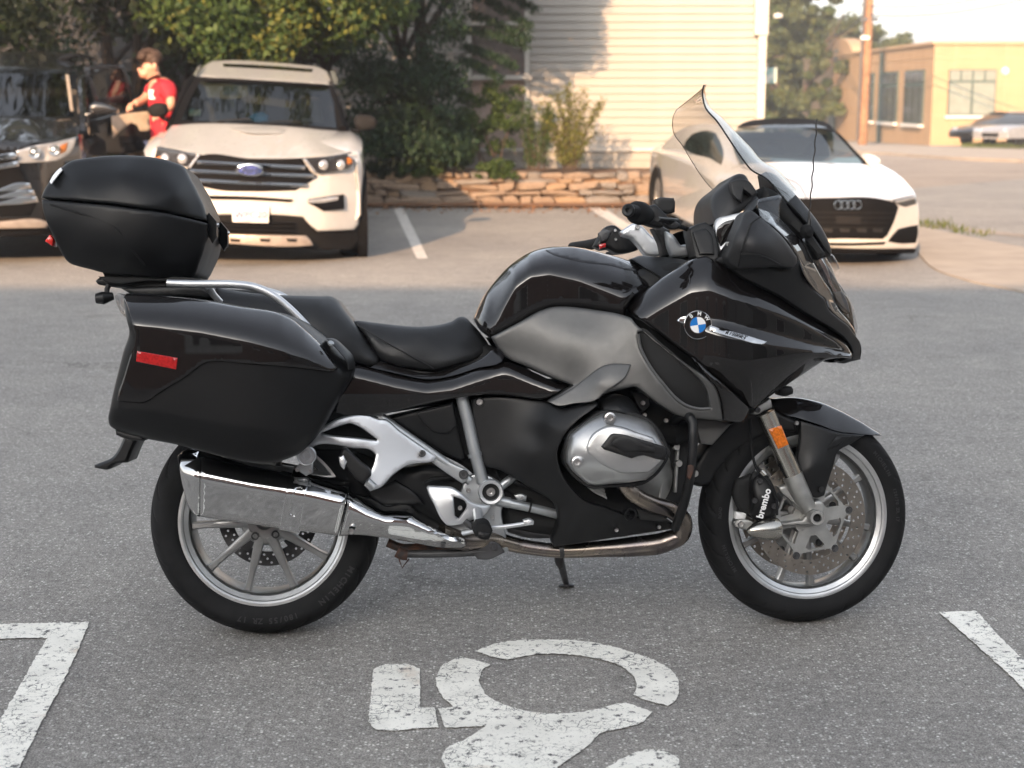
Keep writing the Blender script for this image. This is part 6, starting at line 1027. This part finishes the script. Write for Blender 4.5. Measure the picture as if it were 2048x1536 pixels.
# windscreen: a curved clear sheet between its two side edges
E1 = spl([(1408,171),(1405,182),(1406,197),(1412,217),(1432,240),(1458,278),(1488,322),(1502,339),(1532,357),(1550,375),(1575,405)], 7, closed=False, corner=170)
nE = len(E1); tt = np.linspace(0, 1, nE); vh = .235 + .035*np.sin(tt*math.pi) - .02*np.clip((.12-tt)/.12, 0, 1)**2
Ew = BK.un(E1[:,0], E1[:,1], vh); vs = []; NS = 21
tg = np.gradient(Ew, axis=0); tg[:,1] = 0; tg /= np.linalg.norm(tg, axis=1)[:,None]; nf = np.stack([-tg[:,2], 0*tg[:,0], tg[:,0]], 1); nf = nf*np.sign(nf[:,0:1] + 1e-9)
nf = np.broadcast_to(np.array([[.82, 0, .57]]), nf.shape)
for i in range(nE):
    sag = .040 + .048*min(1., tt[i]*1.8)
    for k in range(NS):
        s = -1 + 2*k/(NS-1); p = Ew[i] + nf[i]*sag*(1 - abs(s)**2.2); vs.append((p[0], -vh[i]*s, p[2]))
fs = [(i*NS+k, i*NS+k+1, (i+1)*NS+k+1, (i+1)*NS+k) for i in range(nE-1) for k in range(NS-1)]
ws = link('windscreen', mesh(vs, fs, 80), 'screen', bike); md = ws.modifiers.new('t', 'SOLIDIFY'); md.thickness = .003; md.use_rim = False
rim = [Vector(vs[i*NS+NS-1]) for i in range(nE)]; link('screen_edge', Geo().tube(rim, .0024, 6).mesh(), 'darkcore', ws)
rim = [Vector(vs[i*NS]) for i in range(nE)]; link('screen_edge', Geo().tube(rim, .0010, 6).mesh(), 'steeldark', ws)
link('screen_top_edge', Geo().tube([Vector(vs[k]) for k in range(NS)], .0009, 6).mesh(), 'steeldark', ws)
bp('screen_carrier', 'blackplastic', [(1533,343),(1544,345),(1570,367),(1590,386),(1606,404),(1628,431),(1648,461),(1660,488),(1664,506),(1662,512),(1652,500),(1632,470),(1606,438),(1586,416),(1556,384)], [(1533,343,.06),(1606,404,.09),(1664,506,.08),(1652,500,.11),(1586,416,.13),(1556,384,.10)], mirror=True, bevel=.006, grid=8)
bp('screen_mechanism', 'darkcore', [(1530,372),(1550,380),(1590,425),(1632,474),(1655,508),(1640,520),(1605,478),(1560,436),(1520,400)], .13, mirror=True, bevel=.02, grid=12)
sym('wind_deflector', 'lens', [(1515,399),(1538,394),(1561,391),(1564,396),(1561,410),(1560,430),(1557,450),(1552,452),(1540,440),(1516,414)], [(1515,399,.31),(1561,391,.29),(1557,450,.315),(1516,414,.33)], bevel=.004, depth=.02)
btube('deflector_rim', 'lens', [(1515,402,.318),(1540,397,.308),(1563,392,.298)], .004, seg=8)
bp('dash_cowl', 'greyplastic', [(1423,402),(1427,391),(1434,382),(1448,370),(1460,360),(1471,349),(1480,346),(1491,348),(1502,364),(1517,386),(1516,398),(1497,414),(1470,432),(1450,442),(1431,446),(1426,428)], [(1423,402,.13),(1460,360,.12),(1491,348,.10),(1517,386,.12),(1497,414,.15),(1431,446,.17),(1465,400,.165)], mirror=True, bevel=.016, grid=7)
bp('cowl_visor', 'greyplastic', [(1462,364),(1475,358),(1495,360),(1516,386),(1505,392),(1488,378),(1484,405),(1468,392)], [(1462,364,.17),(1495,360,.165),(1516,386,.17),(1484,405,.178),(1468,392,.178)], bevel=.004, depth=.03)
bp('instrument_bezel', 'headsilver', [(1430,448),(1434,439),(1460,430),(1490,423),(1478,450),(1466,473),(1450,492),(1441,505),(1434,480)], [(1430,448,.20),(1490,423,.22),(1441,505,.23),(1460,460,.215)], bevel=.003, depth=.02)
bp('instrument_glass', 'gloss', [(1436,456),(1446,446),(1478,436),(1468,458),(1450,486),(1442,496),(1436,478)], .2245, bevel=.002, depth=.006)
sym('cowl_arm', 'blackplastic', [(1506,421),(1520,400),(1514,392),(1497,414),(1486,440),(1466,474),(1441,505),(1434,523),(1458,520),(1474,468),(1490,430)], [(1506,421,.30),(1514,392,.22),(1466,474,.26),(1441,505,.25),(1458,520,.29)], bevel=.005, depth=.04)
sym('storage_box', 'blackplastic', [(1379,457),(1395,448),(1412,444),(1422,452),(1430,462),(1438,505),(1437,520),(1420,522),(1401,519),(1391,512)], [(1379,457,.215),(1412,444,.21),(1438,515,.245),(1391,512,.235)], bevel=.004, depth=.10, corner=22); bp('box_panel', 'blackplastic', [(1385,464),(1412,456),(1421,466),(1429,508),(1400,508)], [(1385,464,.227),(1412,456,.225),(1429,508,.25),(1400,508,.246)], bevel=.003, depth=.01)
# handlebars
hb = link('right_handlebar', Geo().cyl(BK.P(1258,421,.43), BK.P(1305,433,.26), .0175, 24, bev=.003).mesh(), 'rubber', bike)
e0 = BK.P(1258,421,.43); ax = (BK.P(1305,433,.26) - e0).normalized()
link('bar_end', Geo().lathe([(0,-.002),(.004,-.002),(.006,-.010),(.013,-.012),(.0165,-.008),(.0165,.012)], e0, ax, 24).mesh(), 'blackplastic', hb); link('grip_collar', Geo().lathe([(.017,.045),(.024,.05),(.029,.06),(.030,.09),(.026,.12),(.018,.125)], e0, ax, 24).mesh(), 'rubber', hb)
bp('switch_gear', 'blackplastic', [(1284,425),(1296,412),(1312,408),(1330,425),(1342,440),(1330,452),(1308,452),(1290,446)], .30, parent=hb, bevel=.01, depth=.05, back=True); bp('fluid_reservoir', 'blackplastic', [(1310,398),(1322,394),(1348,396),(1351,404),(1350,424),(1336,427),(1310,418)], .24, parent=hb, bevel=.004, depth=.05, back=True, corner=15)
btube('brake_lever', 'blackplastic', [(1345,452,.26),(1356,446,.30),(1330,440,.36),(1315,438,.42)], [.009,.009,.007,.006], hb); btube('brake_hose', 'rubber', [(1335,450,.25),(1355,452,.2),(1385,462,.16)], .006, hb); bp('lever_blade', 'blackplastic', [(1326,442),(1340,437),(1362,448),(1360,456),(1345,458),(1332,453)], .335, parent=hb, bevel=.005, depth=.02, back=True)
bp('bar_riser', 'silverframe', [(1332,462),(1345,468),(1362,490),(1382,486),(1392,478),(1392,508),(1372,514),(1345,514),(1336,490)], .10, bevel=.008, depth=.05, back=True); bp('yoke_cover', 'blackplastic', [(1306,456),(1320,450),(1340,460),(1352,512),(1326,512),(1322,490)], .06, bevel=.006, depth=.06, back=True)
lb = bp('left_riser', 'silver', [(1242,463),(1254,454),(1268,446),(1280,449),(1300,468),(1324,492),(1326,510),(1312,513),(1297,512),(1276,490),(1262,476),(1246,471)], -.14, bevel=.008, depth=.045, back=True); bbolt(1275,454,-.136,.008,lb)
lh = bp('left_handlebar', 'blackplastic', [(1188,492),(1200,470),(1214,452),(1230,450),(1244,460),(1266,478),(1280,490),(1276,500),(1258,505),(1232,506),(1216,498),(1204,500)], -.25, bevel=.012, depth=.05, back=True); bp('switch_cap', 'steeldark', [(1197,466),(1208,458),(1222,462),(1214,480),(1202,484)], -.235, parent=lh, bevel=.004, depth=.02); bp('red_switch', 'redref', [(1198,489),(1212,486),(1212,494),(1200,498)], -.228, parent=lh, bevel=.003, depth=.015)
btube('left_grip', 'rubber', [(1215,480,-.28),(1178,490,-.43),(1145,495,-.55)], .0165, lh); btube('clutch_lever', 'blackplastic', [(1262,500,-.27),(1240,505,-.30),(1215,507,-.40)], .006, lh)
for x, y in ((1230,461),(1231,479)): bbolt(x, y, -.244, .0045, lh)
# antenna
an = link('antenna', Geo().lathe([(0,-.016),(.012,-.013),(.019,-.004),(.0195,.004),(.015,.012),(0,.017)], BK.P(1613,463,.15), (.5,-1,.2), 20).mesh(), 'rubber', bike)
a = BK.P(1617,452,.15); b = BK.P(1634,238,.15); pts = [a.lerp(b, t) + Vector((.0015*math.sin(38*t), 0, 0)) for t in np.linspace(0, 1, 40)]
link('antenna_mast', Geo().tube(pts, [.0075, .0062, .005, .004, .0028] + [.0019]*35, 8).mesh(), 'blackplastic', an)
# badge and script
fv = lambda x, y: float(field(FV)(np.array([x*1.]), np.array([y*1.]))[0])
bc = BK.P(1395,650,fv(1395,650)+.005); nx = Vector((.08, -1, .02)).normalized(); xr = Vector((1, .08, 0)).normalized(); zr = nx.cross(xr)*-1
if zr.z < 0: zr = -zr
bd = link('badge', Geo().lathe([(0,.004),(.0345,.004),(.0355,.0048),(.0365,.004),(.0370,.001),(.0370,-.004)], bc, nx, 48).mesh(), 'badgeblack', bike)
link('badge_ring', Geo().lathe([(.0350,.0046),(.0358,.0056),(.0368,.0050),(.0372,.002)], bc, nx, 48).mesh(), 'chrome', bd); link('badge_ring', Geo().lathe([(.0205,.0042),(.021,.0054),(.0222,.0054),(.0227,.0042)], bc, nx, 40).mesh(), 'chrome', bd)
for q in range(4):
    vs = [bc + nx*.0052]; rot = R(8)
    for k in range(9):
        a = q*math.pi/2 + k*math.pi/16 + rot; vs.append(bc + (xr*math.cos(a) + zr*math.sin(a))*.0206 + nx*.0052)
    link('badge_quarter', fixn(mesh(vs, [tuple(range(10))])), 'badgeblue' if q in (1, 3) else 'white', bd)
for ch, an_ in (('B', 128), ('M', 82), ('W', 36)):
    a = R(an_); d = xr*math.cos(a) + zr*math.sin(a); text('badge_letter', ch, 'white', bd, bc + d*.0287 + nx*.005, .0135, .0005, xr*math.sin(a) - zr*math.cos(a), d, bold=.0003)
bp('badge_tip', 'chrome', [(1354,641),(1362,634),(1372,632),(1372,650),(1364,647)], lambda x, y: field(FV)(x, y) + .004, parent=bd, bevel=.002, depth=.006)
scp = bp('script_bar', 'chrome', [(1419,650),(1440,654),(1480,666),(1534,683),(1528,688),(1515,688),(1480,679),(1440,668),(1420,661)], lambda x, y: field(FV)(x, y) + .004, bevel=.0015, depth=.012)
text('script', 'R1200RT', 'badgeblack', scp, BK.P(1471,670.5,fv(1471,670)+.0052), .0155, .0006, BK.P(1515,682.5,fv(1515,682)) - BK.P(1432,660,fv(1432,660)), (0, 0, 1), shear=.35, bold=.0003)

# ---------------------------------------------------------------- front end
fk = btube('fork_leg', 'brushed', [(1531,826,.105),(1551,873,.105),(1570,915,.105),(1588,956,.105)], .0262, seg=24); btwin(fk)
fl = btube('fork_slider', 'alucast', [(1585,950,.105),(1594,972,.105),(1606,995,.105),(1618,1016,.10)], [.028,.0275,.0255,.020], seg=24); btwin(fl)
cl = bp('fork_clamp', 'alucast', [(1503,828),(1508,818),(1525,806),(1541,796),(1545,812),(1545,816),(1530,822),(1512,830)], .12, bevel=.006, depth=.07, back=True); bbolt(1515,820,.128,.008,cl,mat='steeldark')
link('axle_clamp', Geo().lathe([(.0105,.02),(.012,.026),(.019,.026),(.021,.022),(.021,-.02)], BK.P(1630,1034,.115), (0,-1,0), 28).mesh(), 'alucast', bike); link('axle_bore', Geo().lathe([(0,.012),(.0112,.012),(.0112,.024)], BK.P(1630,1034,.115), (0,-1,0), 20).mesh(), 'darkcore', bike)
bp('axle_bracket', 'alucast', [(1556,974),(1572,970),(1584,985),(1604,1010),(1640,1000),(1650,1010),(1646,1040),(1636,1052),(1610,1050),(1560,1052),(1556,1046),(1605,1040),(1612,1030),(1580,1000),(1562,985)], .105, bevel=.006, depth=.03, back=True)
sl = BK.P(1553,1057,.125); tip = BK.P(1494,1062,.155); L = (tip - sl).length
link('crash_slider', Geo().lathe([(0,0),(.030,0),(.0315,.004),(.0305,L*.25),(.027,L*.5),(.020,L*.75),(.011,L*.93),(.004,L*.99),(0,L)], sl, tip - sl, 28).mesh(60), 'brushed', bike)
bp('caliper_arm', 'alucast', [(1470,1046),(1476,1041),(1505,1043),(1515,1052),(1508,1062),(1482,1058),(1472,1053)], .10, bevel=.004, depth=.02); bbolt(1482,1049,.104,.009)
bp('caliper_lug', 'white', [(1473,1024),(1493,1026),(1491,1039),(1471,1038)], .085, bevel=.002, depth=.02)
cal = bp('brake_caliper', 'blackplastic', [(1510,955),(1520,948),(1534,950),(1546,966),(1556,994),(1557,1015),(1551,1034),(1530,1042),(1512,1040),(1502,1030),(1508,1000),(1505,975)], [(1510,955,.125),(1546,966,.13),(1551,1034,.125),(1512,1040,.12),(1530,1000,.142)], bevel=.012, depth=.07, back=True); btwin(cal)
text('caliper_lettering', 'brembo', 'white', cal, BK.P(1528,1007,.1445), .026, .0006, BK.P(1536,985,.142) - BK.P(1523,1030,.142), BK.P(1500,1000,.142) - BK.P(1530,1007,.142), bold=.0008)
for x, y in ((1520,962),(1509,1001),(1548,1012)): bbolt(x, y, .140, .0075, cal, mat='steeldark')
bp('caliper_body', 'darkcore', [(1470,960),(1505,948),(1510,1040),(1480,1020),(1466,990)], .09, bevel=.012, depth=.12, back=True)
btube('brake_line', 'rubber', [(1500,838,.10),(1502,880,.12),(1506,915,.13),(1515,940,.14),(1534,960,.145),(1553,1000,.148),(1554,1030,.145)], .004, seg=8); btube('line_fitting', 'brushed', [(1522,942,.142),(1530,950,.143)], .007)
rf = bp('fork_reflector', 'orangeref', [(1538,859),(1563,851),(1578,889),(1557,898)], .138, bevel=.002, depth=.008, back=True)
mg = bp('front_mudguard', 'gloss', [(1545,798),(1565,796),(1586,795),(1606,797),(1626,801),(1648,807),(1669,816),(1690,826),(1712,838),(1730,848),(1745,858),(1760,867),(1765,872),(1740,871),(1708,868),(1676,864),(1640,851),(1600,838),(1560,826),(1546,814)],
   [(1545,798,.05),(1586,795,.035),(1626,801,.03),(1669,816,.025),(1712,838,.02),(1765,872,.015),(1740,871,.055),(1676,864,.085),(1600,838,.088),(1546,814,.08),(1600,815,.08),(1650,835,.072),(1690,846,.055),(1630,812,.055),(1720,852,.04)], mirror=True, bevel=.005, grid=6, step=4)
sym('mudguard_bracket', 'blackplastic', [(1602,842),(1640,853),(1676,865),(1706,869),(1730,870),(1702,888),(1677,903),(1668,930),(1660,955),(1651,984),(1649,991),(1632,996),(1624,993),(1608,955),(1595,928),(1600,885)], [(1602,842,.095),(1676,865,.092),(1730,870,.07),(1677,903,.095),(1651,984,.095),(1632,996,.10),(1595,928,.095),(1616,937,.118),(1625,890,.105),(1640,950,.107)], bevel=.004, depth=.02, grid=6)
bp('bracket_inset', 'blackplastic', [(1674,872),(1704,872),(1682,888),(1649,903)], [(1674,872,.098),(1704,872,.087),(1649,903,.106),(1682,888,.097)], bevel=.002, depth=.006); link('bracket_hole', Geo().lathe([(0,.001),(.008,.001),(.0085,-.002)], BK.P(1643,979,.108), (0,-1,0), 18).mesh(), 'darkcore', bike)
bbolt(1593,846,.10,.006)
bp('inner_mudguard', 'blackplastic', [(1380,968),(1392,930),(1411,900),(1440,866),(1475,838),(1508,822),(1550,822),(1593,840),(1594,864),(1560,864),(1530,872),(1502,886),(1475,905),(1453,926),(1436,948),(1425,967),(1402,974)], [(1380,968,.065),(1440,866,.075),(1508,822,.085),(1593,840,.085),(1502,886,.075),(1425,967,.062)], mirror=True, bevel=.012, grid=9)
bp('fog_lamp', 'blackplastic', [(1557,776),(1566,772),(1584,773),(1588,779),(1587,788),(1570,793),(1560,790)], .13, bevel=.008, depth=.05, back=True)

# ---------------------------------------------------------------- luggage
PW = [(1,1)]
pan_out = [(246,592),(250,586),(270,586),(318,590),(362,594),(406,599),(476,611),(520,618),(564,627),(588,635),(607,644),(630,659),(652,676),(687,701),(700,712),(705,722),(706,739),(698,760),(684,783),(666,813),(638,862),(624,882),(610,898),(597,909),(582,916),(562,923),(540,928),(518,928),(494,925),(441,914),(353,891),(283,877),(227,860),(216,852),(213,841),(217,815),(223,785),(234,740),(244,701),(255,662),(250,640),(246,615)]
def pv(x, y):
    yt = np.interp(x, [246,318,406,476,564,607,652,706], [584,588,597,609,625,642,674,720]); y1 = np.interp(x, [240,300,400,500,560,620,680,706], [650,656,668,688,704,726,752,764]); yc = np.interp(x, [213,300,450,560,620], [812,822,848,862,872])
    vm = .470 - .105*np.clip((x-470)/240., 0, 1)**2.2 - .022*np.clip((285-x)/70., 0, 1)**2
    return vm - .105*np.clip((y1-y)/(y1-yt), 0, 1.1)**1.9 - .012*np.clip((y-y1)/130., 0, 2) - .05*np.clip((y-yc)/75., 0, 1.3)**1.4
pan = bp('pannier', 'casepl', pan_out, pv, bevel=.022, depth=.20, grid=8, back=True); pm = pan.data
pan2 = btwin(pan)
lid = bp('pannier_lid', 'gloss', [(247,594),(252,588),(290,590),(318,592),(406,601),(476,613),(564,629),(585,639),(602,653),(625,673),(646,695),(662,716),(675,735),(672,741),(664,744),(640,742),(600,737),(547,732),(490,728),(427,724),(414,725),(404,730),(386,743),(367,757),(340,773),(311,792),(298,801),(285,806),(262,805),(233,803),(236,785),(243,765),(256,722),(269,678),(264,650),(257,622)], field(pv), parent=pan, bevel=.005, depth=.02, grid=6, step=4, dv=lambda x, y: .007 + 0*x)
bp('side_marker', 'redref', [(274,702),(355,716),(352,739),(272,723)], lambda x, y: field(pv)(x, y) + .0105, parent=pan, bevel=.0015, depth=.008)
bp('pannier_foot', 'blackplastic', [(230,860),(285,874),(287,882),(250,878),(232,870)], .40, parent=pan, bevel=.004, depth=.14, back=True); bp('pannier_rim', 'blackplastic', [(652,677),(660,676),(690,696),(704,712),(708,738),(696,741),(694,727),(676,702)], [(652,677,.366),(690,696,.352),(708,738,.352),(694,727,.385),(676,702,.385)], parent=pan, bevel=.006, depth=.05)
link('lock', Geo().lathe([(0,.002),(.006,.002),(.0065,.001),(.0075,.0015),(.008,-.003)], BK.P(662,686,.388), (.3,-.6,.7), 18).mesh(), 'silverframe', pan)
# rack, rails
rk = bp('luggage_rack', 'blackplastic', [(190,562),(196,556),(211,553),(260,555),(334,559),(341,566),(340,575),(334,578),(290,577),(243,574),(205,571),(194,568)], .14, mirror=True, bevel=.008, grid=12); bp('rack_pad', 'darkcore', [(196,553),(300,551),(400,556),(402,562),(300,562),(206,560)], .17, mirror=True, bevel=.003, grid=14)
gr = btube('grab_rail', 'silver', [(334,566,.235),(387,568,.235),(430,568,.235),(470,569,.235),(508,574,.23),(528,581,.23),(548,592,.23),(580,618,.225),(618,656,.22)], [.0095,.0105,.0105,.0105,.0105,.0105,.010,.010,.0095], seg=14); btwin(gr); btube('rail_strut', 'silver', [(418,575,.2),(426,588,.19),(440,604,.17)], .009, gr)
bp('rack_side', 'blackplastic', [(240,576),(340,572),(410,576),(425,586),(420,597),(340,592),(262,588)], .17, mirror=True, bevel=.008, grid=14)
ind = link('rear_indicator', Geo().tube([BK.P(192,597,.17), BK.P(206,596,.17), BK.P(226,592,.16)], [.013, .017, .010], 14).mesh(), 'blackplastic', bike); btube('indicator_stalk', 'blackplastic', [(215,590,.165),(214,578,.165),(218,570,.165)], .007, ind)
tl = bp('tail_lamp', 'lens', [(228,592),(236,586),(246,590),(252,620),(250,634),(243,628),(234,612)], [(228,592,.10),(246,590,.17),(250,634,.17),(234,612,.10)], mirror=True, bevel=.006, grid=8)
# top case: near-side outline, real width across the bike
TCW = .235; lid_o = [(81,395),(85,384),(101,358),(122,334),(142,321),(162,317),(183,314),(214,311),(245,310),(276,311),(306,314),(328,318),(347,324),(367,333),(373,342),(380,356),(390,374),(396,387),(404,404),(410,420),(414,442),(370,432),(327,422),(276,415),(224,408),(150,401)]
tvf = lambda top: [(81,395,.20),(122,334,.165),(183,314,.155),(245,310,.15),(306,314,.15),(367,333,.125),(396,387,.145),(414,442,.16),(327,422,.246),(224,408,.258),(150,401,.245),(240,380,.252),(350,385,.222),(150,365,.225),(245,345,.225),(330,350,.20)]
tc = bp('top_case', 'casepl', [(82,399),(150,404),(224,411),(276,418),(327,425),(370,435),(414,446),(414,465),(411,485),(406,505),(398,527),(392,545),(386,556),(330,557),(260,551),(204,545),(178,538),(154,532),(142,528),(132,521),(124,509),(117,497),(109,481),(99,459),(91,440),(84,418)],
   [(82,405,.205),(224,411,.262),(327,425,.250),(414,450,.162),(411,485,.160),(386,556,.13),(260,551,.19),(154,532,.19),(124,509,.19),(91,440,.212),(250,460,.262),(350,480,.228),(170,450,.25),(250,520,.235),(160,500,.228),(360,530,.19)], mirror=True, bevel=.008, grid=7)
tl_ = bp('case_lid', 'casepl', lid_o, tvf(0), parent=tc, mirror=True, bevel=.008, grid=7)
bp('case_seam', 'darkcore', [(86,398),(150,402),(224,409),(327,423),(410,444),(409,447),(327,427),(224,413),(150,405),(86,401)], .12, parent=tc, mirror=True, bevel=.001, grid=30)
btube('case_crease', 'casepl', [(100,408,.222),(150,424,.247),(205,442,.258),(236,460,.262),(258,492,.252),(290,530,.232)], .0025, tc, seg=6)
u1 = BK.P(414,442,.16)
for s, x, y in ((1, 416, 447), (-1, 438, 472)):
    c = Vector((u1.x + .006, -.125 if s > 0 else .105, u1.z - .012 if s > 0 else u1.z - .018)); f = c + Vector((.008, 0, 0))
    lt = link('latch', Geo().add([(f.x-.012, f.y-.014, f.z+.036), (f.x-.012, f.y+.014, f.z+.036), (f.x+.008, f.y+.017, f.z+.012), (f.x+.008, f.y+.015, f.z-.028), (f.x-.004, f.y+.008, f.z-.046), (f.x-.004, f.y-.008, f.z-.046), (f.x+.008, f.y-.015, f.z-.028), (f.x+.008, f.y-.017, f.z+.012), (f.x-.03, f.y, f.z)], [(0,1,2,7),(7,2,3,6),(6,3,4,5),(1,0,8),(2,1,8),(3,2,8),(4,3,8),(5,4,8),(6,5,8),(7,6,8),(0,7,8)]).mesh(20, fix=True), 'blackplastic', tc)
    link('latch_pin', Geo().lathe([(0,.004),(.004,.003),(.0055,0),(.0055,-.008)], (f.x+.009, f.y, f.z+.004), (1,0,0), 14).mesh(60), 'chrome', lt)
bp('case_badge', 'white', [(99,363),(103,355),(116,339),(121,335),(124,340),(110,357),(102,368)], [(99,363,.205),(121,335,.178),(110,357,.21),(102,368,.222)], parent=tc, bevel=.001, depth=.01)
bp('case_lamp', 'redglow', [(89,482),(99,469),(106,478),(104,492),(96,487)], .03, parent=tc, mirror=True, bevel=.003)
bp('case_foot', 'darkcore', [(205,545),(386,556),(388,562),(210,556)], .15, parent=tc, mirror=True, bevel=.003, grid=20)
